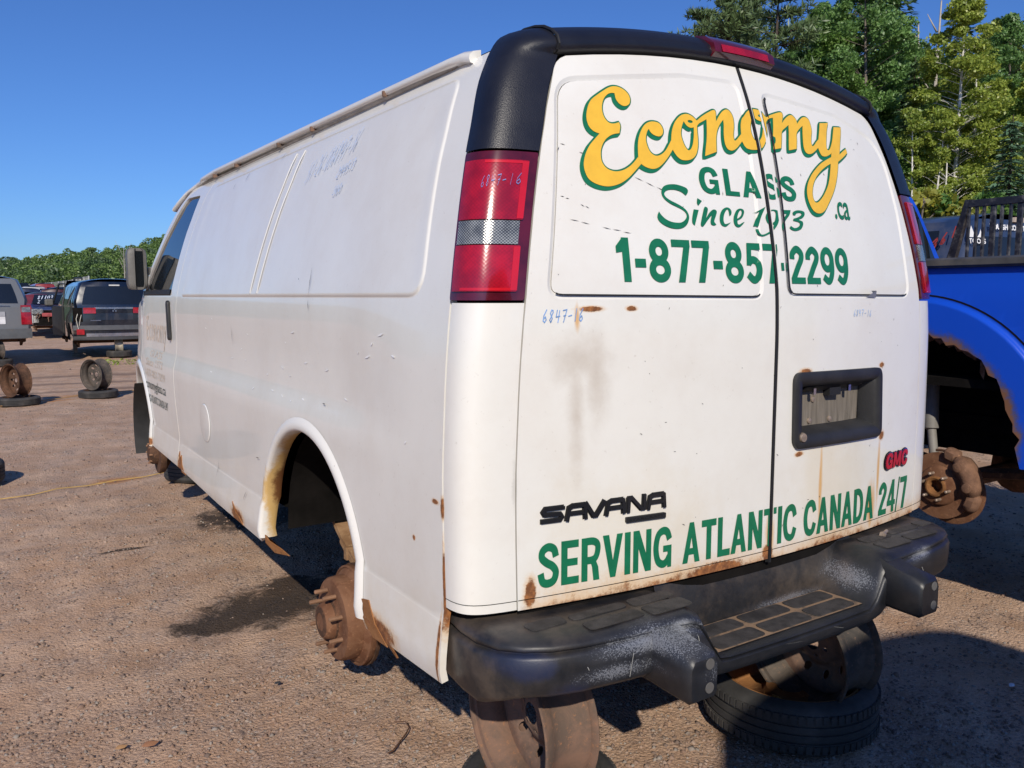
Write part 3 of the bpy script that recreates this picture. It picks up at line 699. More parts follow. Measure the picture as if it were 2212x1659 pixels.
# ---- lettering (vinyl film following the doors)
fT = m_rear(.0022, win_depth); fG = m_rear(.0012, win_depth)
CUT = [(SEAM[0] - .001, SEAM[1] + .001), (.073, .084)]
s5 = 5.53
q1 = lambda p: RR((1440 + p[0] / s5) / 1.15732, (200 + p[1] / s5) / 1.15732)
q2 = lambda p: RR((1580 + p[0] / 7.9) / 1.15732, (260 + p[1] / 7.9) / 1.15732)
q3 = lambda p: RR((1840 + p[0] / s5) / 1.15732, (260 + p[1] / s5) / 1.15732)
q4 = lambda p: RR((1620 + p[0] / s5) / 1.15732, (400 + p[1] / s5) / 1.15732)
C = 1
E_ = [(520, 85), (600, 100), (670, 140), (725, 200), (748, 270), (735, 330), (690, 358), (640, 352), (590, 318), (550, 260), (532, 180, C), (480, 178), (430, 200), (385, 255), (362, 330), (360, 410), (380, 490), (415, 550), (460, 590), (520, 602), (595, 583, C), (612, 640), (600, 735, C), (530, 745), (470, 770), (410, 820), (368, 890), (345, 970), (345, 1060), (360, 1130), (400, 1195), (460, 1240), (540, 1262), (620, 1255), (700, 1222), (780, 1160), (860, 1062, C), (900, 1162, C), (820, 1255), (740, 1340), (650, 1410), (560, 1450), (460, 1470), (370, 1462), (270, 1430), (180, 1370), (130, 1280), (108, 1180), (115, 1090), (140, 1000), (190, 900), (255, 820), (325, 740, C), (250, 710), (190, 655), (155, 580), (143, 490), (155, 400), (180, 320), (220, 260), (290, 205), (370, 150), (445, 105)]
c_o = [(125, 1045, C), (118, 900), (120, 760), (140, 640), (180, 520), (240, 420), (320, 360), (420, 345), (520, 370), (580, 430), (615, 520), (600, 600), (550, 638), (480, 630), (410, 595), (360, 545), (332, 490, C), (300, 540), (280, 620), (275, 700), (290, 780), (325, 880), (375, 960), (440, 1010), (500, 1022), (570, 1000), (640, 945), (700, 860), (775, 710, C), (805, 900, C), (740, 1010), (670, 1110), (590, 1200), (510, 1260), (420, 1282), (330, 1265), (250, 1230), (178, 1180, C)]
o_o = [(775, 710, C), (780, 600), (800, 480), (840, 370), (900, 280), (970, 220), (1050, 195), (1120, 205), (1200, 250), (1275, 325, C), (1300, 312, C), (1325, 380, C), (1285, 430, C), (1290, 550), (1302, 680), (1305, 800), (1295, 900), (1270, 990), (1220, 1060), (1150, 1100), (1060, 1112), (970, 1095), (890, 1030), (840, 960), (805, 900, C)]
o_h = [(1020, 340, C), (990, 420), (970, 520), (972, 620), (1000, 720), (1040, 820), (1090, 895), (1130, 915), (1170, 880), (1200, 800), (1215, 700), (1222, 600), (1220, 460, C), (1170, 470), (1120, 455), (1070, 415)]
def ell(cx, cy, a, b, rot=.25, n=16): return [(cx + a * math.cos(t) * math.cos(rot) - b * math.sin(t) * math.sin(rot), cy + a * math.cos(t) * math.sin(rot) + b * math.sin(t) * math.cos(rot)) for t in np.linspace(0, 2 * math.pi, n, endpoint=False)]
n_o = [(1296, 312, C), (1370, 250), (1450, 195), (1530, 150), (1590, 122), (1630, 125), (1650, 160), (1660, 345, C), (1720, 230), (1780, 150), (1840, 112), (1890, 115), (1945, 165), (1985, 240), (2005, 330), (2012, 450), (2005, 560), (2005, 640), (2020, 710), (2045, 722), (2080, 690), (2158, 590, C), (2185, 725, C), (2120, 810), (2060, 880), (1990, 918), (1930, 912), (1880, 875), (1840, 790), (1820, 680), (1812, 560), (1812, 420), (1800, 310, C), (1755, 370), (1710, 450), (1680, 540), (1665, 650), (1665, 760), (1670, 945, C), (1445, 1028, C), (1460, 850), (1475, 700), (1478, 500), (1470, 300, C), (1400, 340), (1321, 382, C)]
p_o = [(70, 400, C), (65, 300), (75, 220), (110, 150), (150, 100), (200, 72), (255, 75), (310, 90), (350, 120), (380, 160), (410, 190, C), (428, 216, C), (405, 260), (412, 330), (420, 400), (410, 480), (385, 560), (350, 610), (290, 632), (230, 635), (170, 625), (120, 580), (85, 515, C)]
p_h = [(205, 185, C), (195, 260), (190, 330), (205, 410), (235, 480), (275, 522), (305, 520), (335, 480), (352, 430), (362, 350), (365, 250, C), (330, 240), (280, 220), (240, 190)]
m_o = [(405, 188, C), (470, 155), (540, 130), (600, 115), (635, 125), (645, 170), (635, 265, C), (680, 200), (730, 160), (770, 155), (810, 190), (835, 230), (845, 275, C), (880, 220), (920, 185), (965, 185), (1005, 220), (1030, 290), (1045, 370), (1040, 460), (1040, 530), (1055, 582), (1080, 570), (1110, 525), (1144, 482, C), (1139, 602, C), (1095, 650), (1050, 685), (1000, 690), (960, 660), (935, 590), (925, 490), (920, 390), (920, 300, C), (870, 350), (838, 410), (840, 500), (838, 620, C), (732, 640, C), (730, 520), (730, 400), (725, 290, C), (680, 330), (635, 380), (630, 480), (625, 610, C), (510, 630, C), (510, 480), (515, 330), (510, 190, C), (460, 200), (422, 218, C)]
y_o = [(1155, 265, C), (1270, 262, C), (1255, 350), (1250, 450), (1248, 560), (1258, 625), (1285, 638), (1310, 590), (1330, 500), (1340, 400), (1348, 320, C), (1445, 325, C), (1445, 430), (1438, 540), (1430, 700, C), (1470, 660), (1520, 620, C), (1535, 680, C), (1480, 740), (1412, 800, C), (1408, 900), (1395, 1020), (1370, 1150), (1330, 1270), (1280, 1380), (1240, 1460), (1190, 1505), (1130, 1510), (1070, 1470), (1020, 1380), (990, 1280), (982, 1180), (1000, 1080), (1045, 980), (1110, 890), (1190, 810), (1315, 735, C), (1320, 682, C), (1280, 710), (1240, 725), (1190, 715), (1155, 660), (1135, 600, C), (1140, 485, C), (1150, 370)]
y_h = [(1310, 825, C), (1250, 860), (1180, 920), (1110, 1010), (1070, 1110), (1058, 1220), (1070, 1310), (1100, 1360), (1140, 1355), (1190, 1300), (1240, 1210), (1280, 1100), (1300, 960)]
sol = [(E_, q1), (c_o, q2), (o_o, q2), (n_o, q2), (p_o, q3), (m_o, q3), (y_o, q3)]
hol = [(o_h, q2), (p_h, q3), (y_h, q3)]; eyes = [(ell(1148, 345, 52, 28), q2), (ell(322, 165, 30, 19), q3)]
SOL = [[q(p) for p in crom(L, 3)] for L, q in sol]; HOL = [[q(p) for p in crom(L, 3)] for L, q in hol]; EYE = [[q(p) for p in L] for L, q in eyes]
drape('yellow_script_lettering', SOL, m_rear(.0030, win_depth), M['yellow'], van, step=.03, holes=HOL + EYE, cuts=CUT)
def shift(L, dx, dz): return [(p[0] + dx, p[1] + dz) for p in L]
gs = []
for L in SOL:
    o = inset(dense(L, .012), -.0046)
    for k in (0, .33, .66, 1): gs.append(shift(o, -.0080 * k, -.0075 * k))
def meet(L):                                                 # counters left white once the drop shade has eaten into them
    a = inset(dense(L, .01), .0046); return a
gh = []
for L in HOL:
    a = np.array(inset(dense(L, .01), .0046)); b = a + (-.0080, -.0075); ina = inpoly(b, a)
    inb = inpoly(a, b); pts = np.concatenate([a[inb], b[ina]]); c0 = pts.mean(0); ang = np.argsort(np.arctan2(pts[:, 1] - c0[1], pts[:, 0] - c0[0])); gh.append([tuple(p) for p in pts[ang]])
drape('green_script_shade', gs, fG, M['green'], van, step=.04, holes=gh, cuts=CUT)
S_ = [(525, 490, C), (480, 450), (430, 425), (360, 408), (290, 410), (245, 430), (228, 470), (255, 515), (320, 560), (400, 600), (470, 640), (530, 690), (565, 750), (572, 810), (550, 880), (500, 930), (430, 950), (350, 945), (270, 920), (200, 880), (150, 830), (133, 770), (155, 708, C), (190, 760), (250, 815), (320, 850), (400, 865), (470, 860), (520, 820), (540, 770), (520, 720), (470, 680), (400, 645), (320, 605), (250, 555), (205, 500), (188, 440), (200, 385), (240, 350), (300, 335), (380, 335), (460, 355), (530, 385), (555, 420), (550, 455)]
since = [S_, [(685, 525, C), (748, 565, C), (700, 630, C), (680, 590)], [(635, 680, C), (705, 690, C), (680, 790), (652, 905, C), (620, 870), (615, 800)],
         [(785, 648), (825, 660), (830, 700), (808, 800, C), (850, 730), (900, 685), (940, 690), (955, 720), (940, 780), (920, 850), (950, 890, C), (920, 905), (880, 890), (870, 840), (885, 760, C), (830, 830), (790, 890), (760, 920), (735, 900), (740, 840), (760, 740)],
         [(1130, 772, C), (1155, 750), (1155, 700), (1120, 660), (1070, 658), (1020, 700), (998, 770), (1000, 850), (1030, 905), (1080, 920), (1120, 890), (1150, 860, C), (1100, 880), (1065, 880), (1048, 830), (1055, 760), (1080, 700), (1105, 680), (1120, 710)],
         [(1340, 855, C), (1300, 905), (1255, 930), (1210, 905), (1188, 840), (1195, 760), (1230, 690), (1280, 670), (1325, 690), (1330, 740), (1300, 800), (1240, 835, C), (1245, 880), (1270, 890), (1310, 865)],
         [(1445, 742, C), (1620, 645, C), (1560, 780), (1520, 918, C), (1455, 918, C), (1490, 820), (1530, 715, C)],
         [(1620, 800), (1630, 745), (1660, 700), (1720, 685), (1785, 700), (1812, 760), (1800, 850), (1770, 920), (1700, 1000), (1620, 1045), (1560, 1055), (1510, 1010), (1490, 955, C), (1515, 952, C), (1560, 1030), (1640, 1010), (1700, 960), (1735, 895), (1700, 900), (1650, 875)],
         [(1865, 690, C), (1975, 692, C), (1960, 760), (1905, 840), (1862, 970, C), (1835, 965, C), (1845, 900), (1880, 810), (1920, 742, C), (1870, 742, C)],
         [(2010, 760, C), (2005, 725), (2040, 700), (2100, 695), (2160, 715), (2168, 760), (2140, 800), (2090, 825), (2140, 850), (2148, 900), (2120, 955), (2050, 980), (1990, 965), (1960, 935, C), (1980, 910, C), (2030, 940), (2080, 925), (2105, 890), (2090, 860), (2010, 838, C), (2015, 810, C), (2080, 790), (2125, 755), (2110, 730), (2060, 735), (2040, 765, C)]]
drape('script_lettering', [[q4(p) for p in crom(L, 3)] for L in since], fT, M['green'], van, step=.03, holes=[[q4(p) for p in crom([(1240, 810), (1285, 770), (1300, 720), (1285, 690), (1260, 720), (1243, 770)], 3)], [q4(p) for p in crom([(1668, 770), (1690, 712), (1730, 702), (1757, 730), (1755, 800), (1740, 850), (1700, 868), (1672, 830)], 3)]], cuts=CUT)
def tbox(a, b, t): A, B, T = RR(*a), RR(*b), RR(*t); return (A[0], (A[1] + B[1]) / 2, B[0], (A[1] + B[1]) / 2 + T[1] - A[1])
heavy('phone_number', '1-877-857-2299', tbox((1337, 610), (1836, 613), (1337, 514)), fT, M['green'], van, cuts=CUT)
heavy('block_lettering', 'GLASS', tbox((1515, 417), (1723, 436), (1515, 359)), fT, M['green'], van, cuts=CUT, track=.10)
type_on('web_suffix', '.ca', tbox((1806, 474), (1838, 475), (1838, 440)), fT, M['green'], van, bold=.012, cuts=CUT)
A, B, T = RR(1160, 1272), RR(1955, 1094), RR(1160, 1176)
heavy('slogan_lettering', 'SERVING ATLANTIC CANADA 24/7', (A[0], A[1], B[0], A[1] + (T[1] - A[1]) * 1.0), fT, M['green'], van, cuts=[CUT[0]], track=.02, step=.04, bend=lambda u: (B[1] - A[1]) * (u - A[0]) / (B[0] - A[0]))
# chrome badges standing proud
def badge(name, text, box, mat, parent, h, bold, shear=0.0):
    for k, o in enumerate(np.linspace(.001, h, 3)):
        ob = type_on(name if k == 2 else 'badge_edge', text, box, m_rear(o), mat if k == 2 else M['rubber'], parent, bold=bold, shear=shear, space=1.0)
    return ob
bb = tbox((1168, 1127), (1436, 1096), (1168, 1094))
def savana():
    # wide extended capitals, drawn stroke by stroke
    L = []; 
    def bar(*pts, w=.20):
        P = [np.array(p, float) for p in pts]
        for a, b in zip(P, P[1:]):
            t = (b - a) / np.linalg.norm(b - a); nn = np.array([-t[1], t[0]]) * w / 2; L.append([tuple(a - nn - t * w * .3), tuple(b - nn + t * w * .3), tuple(b + nn + t * w * .3), tuple(a + nn - t * w * .3)])
    def S(x): bar((x + 1.5, .9), (x + .25, .9), (x + .1, .7), (x + .2, .52), (x + 1.3, .48), (x + 1.4, .3), (x + 1.25, .1), (x, .1), w=.22)
    def A_(x): bar((x + .1, .0), (x + .25, .8), (x + .5, .9), (x + 1.35, .9), (x + 1.42, .0), w=.24); bar((x + .2, .4), (x + 1.4, .4), w=.2)
    def V_(x): bar((x, .95), (x + .55, .08), (x + .75, .08), (x + 1.35, .95), w=.26)
    def N_(x): bar((x + .1, .0), (x + .15, .9), (x + .4, .9), (x + 1.15, .1), (x + 1.35, .1), (x + 1.38, 1.0), w=.24)
    S(0); A_(1.65); V_(3.1); A_(4.5); N_(6.15); A_(7.75); return L
u0, v0, u1, v1 = bb; sx = (u1 - u0) / 9.3
SV = [[(u0 + p[0] * sx, v0 + p[1] * (v1 - v0)) for p in L] for L in savana()]
drape('model_badge_back', [inset(L, -.0025) for L in SV], m_rear(.0012), M['rubber'], van, step=.05)
drape('model_badge', SV, m_rear(.0075), M['badge'], van, step=.05)
t0, t1 = RR(1350, 1129), RR(1435, 1104)
st = MB(); st.prism(rnd([(t0[0], t0[1]), (t1[0], t0[1] - .002), (t1[0], t1[1] - .002), (t0[0], t1[1])], .003, 2), lambda u, v, o: m_rear(.0075 * o)(u, v), 1.0); st.build('trim_badge', M['rubber'], van)
type_on('trim_badge_letters', 'STARCRAFT', (t0[0] + .008, t0[1] + .004, t1[0] - .008, t1[1] - .005), m_rear(.0085), M['badge'], van, bold=.0)
gb = tbox((1909, 1013), (1955, 1000), (1909, 981))
for o, gw, mt, nm in ((.004, .0075, 'rubber', 'maker_badge_edge'), (.0075, .006, 'chrome', 'maker_badge_rim'), (.0092, .0012, 'gred', 'maker_badge')):
    heavy(nm, 'GMC', gb, m_rear(o), M[mt], van, shear=.10, track=.02, grow=gw)
# yard numbers in marker
a = RR(1170, 697); scrawl('yard_number', '6847-16', m_rear(.0018), M['marker'], van, a[0], a[1], .0185, .0012, .032, .0026)
a = RR(1843, 683); scrawl('yard_number', '6847-16', m_rear(.0018), M['markerl'], van, a[0], a[1], .0165, .000, .022, .0022)
scrawl('yard_number', '6847-16', m_corner(-1, .0145), flat('ink_on_lens', (.16, .17, .42), .5), van, .62, 1.872, -.075, .002, .028, .0028, flip=True, lean=.3)

# ---- left and right sides
SEAMD = [(3.36, .60), (3.38, .77), (3.45, 1.0), (3.47, 1.2), (3.44, 1.5), (3.37, 1.8), (3.28, 2.1), (3.22, 2.268)]
def arc(c, r, a0, a1, n): return [(c[0] + r * math.cos(a), c[1] + r * math.sin(a)) for a in np.linspace(a0, a1, n)]
g = .0035
side_out = [(float(seamY(z)) + .003, z) for z in np.linspace(.575, 2.268, 18)] + [(y - g, z) for y, z in reversed(SEAMD)] + [(2.5, .565), (AR[0] + .55, .556)] + arc(AR, .538, -.05, math.pi + .05, 36) + [(AR[0] - .55, .548)]
door_out = [(y + g, z) for y, z in SEAMD] + [(3.80, 2.268), (4.10, 2.05), (4.36, 1.80), (4.62, 1.575), (4.60, 1.45), (4.56, 1.16), (4.55, 1.06)] + [(AF[0] - .50, .82), (AF[0] - .535, .70), (AF[0] - .54, .61)]
win_hole = rnd([(3.60, 1.605), (3.53, 1.8), (3.41, 2.19), (3.80, 2.21), (4.06, 2.00), (4.28, 1.80), (4.50, 1.605)], [.02, 0, .05, .04, 0, 0, .03], 4)
fend_out = [(4.628, 1.572), (4.608, 1.45), (4.568, 1.16), (4.556, 1.06)] + arc(AF, .538, math.pi * .66, .02, 18) + [(5.34, .62), (5.36, 1.0), (5.36, 1.30), (5.1, 1.43), (4.8, 1.545)]
for sg in (-1, 1):
    fl = sg < 0
    lines = [PAN, inset(PAN, .012), inset(PAN, .04), inset(PAN, -.006)]
    loops = [dense(L, .04) for L in lines]
    bs = patch('body_side', side_out, m_side(sg, 0, True), W, van, step=.075, edge=.045, loops=[L for L in loops[:4]], flip=fl, thick=.02, lines=[[(y, z) for y in np.arange(y0, y1 + .01, .06)] for z in (.64, .69, .739, .7405, .752, .7535, 1.14, 1.17, 1.205, 1.24, 1.27) for y0, y1 in ((.22, .64), (1.78, 3.33)) if z < 1] + [[(y, z) for y in np.arange(.30, 3.40, .06)] for z in (1.16, 1.185, 1.21, 1.235, 1.26)])
    # extra line-work welded as beads: the two ribs
    for y0, y1 in ((1.93, 1.715), (1.83, 1.615)):
        b = MB(); zs = np.linspace(1.612, 2.19, 16); ys = [y0 + (y1 - y0) * (z - 1.6) / .61 for z in zs]
        b.grid([[m_side(sg, o, False)(y + dy, z) for y, z in zip(ys, zs)] for dy, o in ((-.008, .0045), (-.003, .0078), (.003, .0078), (.008, .0045))]); b.build('pressed_rib', W, bs)
    al = MB(); al.grid([[m_side(sg, o)(AR[0] + r_ * math.cos(a), AR[1] + r_ * math.sin(a)) for a in np.linspace(-.035, math.pi + .035, 48)] for r_, o in ((.556, .0012), (.549, .005), (.540, .011), (.529, .0145), (.516, .014), (.508, .009), (.504, -.001), (.503, -.045), (.512, -.06))])
    al.build('arch_lip', M['arch'] if sg < 0 else W, bs, sharp=70)
    dp = patch('front_door', door_out, m_side(sg), W, van, holes=[win_hole], step=.09, edge=.05, flip=fl, thick=.02, lines=[[(y, z) for y in np.arange(3.42, 4.17, .06)] for z in (.64, .69, .739, .7405, .752, .7535)] + [[(y, z) for y in np.arange(3.53, 4.5, .06)] for z in (1.16, 1.185, 1.21, 1.235, 1.26)])
    patch('door_window', inset(dense(win_hole, .06), -.004), m_side(sg, -.012), M['glass'], dp, step=.1, edge=.08, flip=fl, thick=.0)
    ws = MB(); ws.grid([[m_side(sg, o)(y, z) for y in np.linspace(3.60, 4.50, 8)] for o, z in ((.0, 1.604), (.006, 1.612), (.006, 1.636), (-.008, 1.642))]); ws.build('window_strip', M['rubber'], dp)
    hp = rnd([(3.585, 1.335), (3.635, 1.335), (3.645, 1.575), (3.595, 1.575)], .022, 4)
    hm = MB(); hm.prism(hp, lambda u, v, o: m_side(sg, .002 + .018 * o)(u, v), 1.0); hm.build('door_handle', M['blackp'], dp, bevel=.006)
    fe = patch('front_fender', fend_out, m_side(sg), W, van, step=.09, edge=.05, flip=fl, thick=.02)
    al = MB(); al.grid([[m_side(sg, o)(AF[0] + r_ * math.cos(a), AF[1] + r_ * math.sin(a)) for a in np.linspace(.0, math.pi, 30)] for r_, o in ((.556, .0012), (.549, .005), (.540, .011), (.529, .0145), (.516, .014), (.508, .009), (.504, -.001), (.503, -.045), (.512, -.06))]); al.build('arch_lip', W, fe, sharp=70)
    # drip rail over the side
    rail = MB(); path = [(.36, 2.262), (.42, 2.274), (.77, 2.280), (2.0, 2.292), (3.2, 2.300), (3.7, 2.285), (3.92, 2.25), (4.10, 2.16)]
    dn = dense(path, .12)[:-12] if False else [tuple(np.array(a) + (np.array(b) - np.array(a)) * t / 6) for a, b in zip(path, path[1:]) for t in range(6)] + [path[-1]]
    rows = []
    for i, (y, z) in enumerate(dn):
        k = min(1, (y - .345) / .10); x = float(wb(min(z, 2.28))) + XC - (.02 if y > 3.6 else 0); e = .55 + .45 * k
        rows.append([(XC + sg * (x + dx * e), y, z + dz) for dx, dz in ((-.03, -.012), (.004, -.012), (.028, -.008), (.034, .002), (.030, .014), (.010, .024), (-.03, .030))])
    rail.grid(rows); rail.add(rows[0], [tuple(range(7))]); rail.build('drip_rail', W, van, sharp=50)
    if sg < 0:
        jt = MB()
        for y in (.92, 1.62, 2.05, 2.75, 3.2): 
            x = float(wb(2.27)) + XC; jt.box((XC - x - .0325, y - .004, 2.268), (XC - x + .0, y + .007, 2.286))
        jt.build('rail_joint', M['rustg'], van, kind='stuff')
        us = MB(); us.grid([[(XC - (float(wb(2.262)) + XC + dx), y, z) for y in np.linspace(.45, 3.5, 12)] for dx, z in ((.003, 2.262), (.014, 2.268))]); us.build('sealant_line', flat('grey_sealant', (.30, .28, .26), .8, var=.3), van)
    # mirror
    mb = MB(); mx = XC + sg * 1.25
    mirror = MB(); c0 = Vector((XC + sg * 1.075, 4.42, 1.785))
    prof = [(-.058, -.02), (-.058, .07), (-.04, .125), (0, .14), (.05, .12), (.066, .05), (.066, 0), (.060, -.02), (.045, -.024), (.04, -.006), (-.008, -.004), (-.014, -.024), (-.05, -.026)]
    rows = []
    for z, k in ((-.140, .55), (-.132, .85), (-.10, 1), (.10, 1), (.128, .9), (.14, .6)):
        rows.append([c0 + Vector((-sg * x * k, y * k, z)) for x, y in prof])
    mirror.grid(rows, closeu=True); mirror.add(rows[0], [tuple(range(13))]); mirror.add(rows[-1], [tuple(reversed(range(13)))])
    mo = mirror.build('side_mirror', M['mirror'], van, sharp=50)
    gl = MB(); gl.add([c0 + Vector((-sg * x, -.012, z)) for x, z in ((-.010, -.118), (.046, -.118), (.046, .12), (-.010, .12))], [(0, 1, 2, 3)]); gl.build('mirror_glass', M['glass'], mo)
    ar_ = MB(); ar_.box((min(XC + sg * .96, XC + sg * 1.05), 4.43, 1.66), (max(XC + sg * .96, XC + sg * 1.05), 4.50, 1.74)); ar_.box((min(XC + sg * .965, XC + sg * 1.0), 4.36, 1.60), (max(XC + sg * .965, XC + sg * 1.0), 4.54, 1.80)); ar_.build('mirror_arm', M['mirror'], mo, bevel=.01)
# fuel flap
ff = MB(); fc = (2.715, .945); ring = [(fc[0] + .098 * math.cos(a), fc[1] + .098 * math.sin(a)) for a in np.linspace(0, 2 * math.pi, 32, endpoint=False)]
ff.grid([[m_side(-1, o)(fc[0] + k * (p[0] - fc[0]), fc[1] + k * (p[1] - fc[1])) for p in ring + ring[:1]] for k, o in ((1.03, .0005), (1.0, .004), (.95, .0045), (.0, .0045))]); fl_ = ff.build('fuel_flap', W, van, sharp=60)
ff = MB(); ff.grid([[m_side(-1, .0012)(fc[0] + k * .098 * math.cos(a), fc[1] + k * .098 * math.sin(a)) for a in np.linspace(0, 2 * math.pi, 33)] for k in (1.025, 1.065)]); ff.build('flap_gap', flat('pale_seal', (.55, .53, .5), .6), fl_)
# writing on the left side: pens, faded and printed lettering on the door
fS = m_side(-1, .010)
a = SR(665, 385); b = SR(770, 333); scrawl('pen_number', '51-26:036847-16', fS, M['markerl'], van, a[0], a[1] - .02, (b[0] - a[0]) / 15.5, .004, .075, .0030, flip=True, lean=.45)
a = SR(730, 385); b = SR(772, 355); scrawl('pen_number', '244513', fS, M['markerl'], van, a[0], a[1], (b[0] - a[0]) / 6, .003, .035, .0030, flip=True, lean=.4)
a = SR(722, 423); b = SR(742, 410); scrawl('pen_number', '300', fS, M['markerl'], van, a[0], a[1], (b[0] - a[0]) / 3, .003, .030, .0030, flip=True, lean=.4)
fD = m_side(-1, .0025)
type_on('door_lettering', 'economyglass.ca', (4.42, .965, 3.71, 1.045), fD, M['doorink'], van, bold=.0, flip=True)
type_on('door_lettering', 'SERVING ATLANTIC CANADA 24/7', (4.40, .895, 3.665, .945), fD, M['doorink'], van, bold=.006, flip=True)
type_on('faded_door_lettering', 'Economy', (4.40, 1.25, 3.74, 1.47), m_side(-1, .0012), M['ghost'], van, bold=.01, flip=True, shear=.2)
type_on('faded_door_lettering', 'GLASS', (4.25, 1.20, 3.85, 1.245), m_side(-1, .0012), M['ghost'], van, flip=True)['kind'] = 'stuff'
type_on('faded_door_lettering', 'Since 1973', (4.35, 1.14, 3.80, 1.19), m_side(-1, .0012), M['ghost'], van, flip=True)['kind'] = 'stuff'
type_on('faded_door_lettering', '1-877-857-2299', (4.40, 1.065, 3.72, 1.115), m_side(-1, .0012), M['ghost'], van, flip=True)['kind'] = 'stuff'
# scratches and chips in the paint
sc = MB(); rs = random.Random(3)
def nick(fn, u, v, du, dv, w):
    L = math.hypot(du, dv); nx, ny = -dv / L * w, du / L * w; sc.add([fn(u, v), fn(u + du * .5 + nx, v + dv * .5 + ny), fn(u + du, v + dv), fn(u + du * .5 - nx, v + dv * .5 - ny)], [(0, 1, 2, 3)])
fR = m_rear(.0016, win_depth)
for _ in range(46): u, v = rs.uniform(-.78, .8), rs.uniform(.86, 2.15); a = rs.uniform(0, 3.14); L = rs.uniform(.003, .014); nick(fR, u, v, L * math.cos(a), L * math.sin(a), .0011)
for x0, z0, x1, z1 in ((-.70, 2.0, -.60, 1.965), (-.55, 1.95, -.35, 1.885), (-.72, 1.86, -.64, 1.835), (-.70, 1.80, -.52, 1.77), (.05, 1.57, .04, 1.555), (.40, 1.22, .43, 1.20)):
    for k in np.arange(0, 1, .18):
        if rs.random() < .75: nick(fR, x0 + (x1 - x0) * k, z0 + (z1 - z0) * k, (x1 - x0) * .16, (z1 - z0) * .16 + rs.uniform(-.003, .003), .0009)
for y, z, dy, dz in ((1.18, 1.60, 0, .11), (1.175, 1.55, .002, .04), (1.30, 1.66, .008, .008), (2.6, 2.17, .02, -.04), (2.4, 2.2, .03, -.05), (1.9, 2.22, .03, -.03), (1.0, 1.23, .03, .0), (2.2, 1.37, .01, .1), (2.45, .80, .02, -.09), (1.95, .74, .04, -.05), (1.75, .92, .05, -.005), (.9, 1.02, -.02, .02)):
    nick(m_side(-1, .009), y, z, dy, dz, .0022)
sc.build('paint_chip', flat('chip_grey', (.06, .055, .05), .7), van, smooth=False, kind='stuff')
wg = MB(); fs2 = m_side(-1, .003)
sc = wg
for _ in range(26): y, z = rs.uniform(.35, 3.0), rs.uniform(1.18, 1.5); nick(fs2, y, z, rs.uniform(.01, .05), rs.uniform(-.012, .012), .0035)
wg.build('filler_spot', flat('white_scuff', (.86, .86, .85), .4), van, smooth=False, kind='stuff')

# ---- roof, front end and inner shell
rf = MB(); ys = [.36, .5, 1, 2, 3, 3.5, 3.78]; cols = np.linspace(-1, 1, 25)
rf.grid([[(XC + c * (.78 + .0), y, 2.292 + (.125 - .02 * sst((y - 3.2) / .6)) * (1 - abs(c) ** 3.2)) for c in cols] for y in ys]); rf.build('roof', W, van)
ws = MB(); ws.grid([[(XC + c * (.77 + .20 * t), 3.78 + .86 * t + .12 * t * (1 - c * c), 2.285 + .10 * (1 - abs(c) ** 3) * (1 - t) - .72 * t) for c in np.linspace(-1, 1, 15)] for t in np.linspace(0, 1, 8)]); ws.build('windscreen', M['glass'], van)
hd = MB(); hd.grid([[(XC + c * (.98 - .14 * t), 4.62 + .12 * (1 - c * c) + .82 * t + .06 * t * (1 - c * c), 1.565 - .24 * t - .03 * t * t + .02 * (1 - c * c)) for c in np.linspace(-1, 1, 13)] for t in np.linspace(0, 1, 7)]); hd.build('bonnet', W, van)
gr = MB(); gr.grid([[(XC + c * .86, 5.44 + .06 * (1 - c * c) + .02 * math.sin(t * 3), 1.30 - .44 * t) for c in np.linspace(-1, 1, 13)] for t in np.linspace(0, 1, 4)]); gr.build('grille', M['blackp'], van)
fb = MB(); fb.grid([[(XC + c * (.97 + o), 5.36 + .16 * (1 - c * c) + (.05 if 0 < i < 3 else -.12), z) for c in np.linspace(-1, 1, 13)] for i, (o, z) in enumerate(((-.03, .88), (0, .86), (0, .66), (-.03, .62)))]); fb.build('front_bumper', W, van)
for sg in (-1, 1):
    hl = MB(); hl.box((XC + sg * .72 - .12, 5.40, 1.08), (XC + sg * .72 + .12, 5.50, 1.28)); hl.build('headlight', M['lensc'], van, bevel=.02)
ins = MB()
zs_ = np.linspace(.66, 2.225, 14)
for sg in (-1, 1):
    ins.grid([[m_corner(sg, -.035)(t, z) for t in np.linspace(0, 1, 6)] for z in zs_])
    ins.grid([[m_side(sg, -.045)(y, z) for y in np.linspace(float(seamY(z)) + .01, 4.0 - max(0, z - 1.5), 8)] for z in (1.12, 1.5, 1.7, 1.9, 2.1, 2.225)])
    ins.grid([[m_side(sg, -.045)(y, z) for y in np.linspace(1.72, 4.2, 6)] for z in (.64, .9, 1.12)])
ins.grid([[m_rear(-.060)(x, z) for x in np.linspace(XC - float(wb(z)) + .09, XC + float(wb(z)) - .05, 14)] for z in zs_])
ins.grid([[m_rear(-.02)(x, z) for x in np.linspace(-.86, .93, 14)] for z in (.74, .80, .83)])
ins.grid([[(x, y, .70) for x in (-.93, 0, 1.0)] for y in (.02, .72)]); ins.grid([[(x, y, .70) for x in (-.26, 0, .31)] for y in (.72, 1.72)]); ins.grid([[(x, y, .70) for x in (-.93, 0, 1.0)] for y in (1.72, 4.24)]); ins.grid([[(x, y, .72) for x in (-.26, 0, .31)] for y in (4.24, 5.3)])
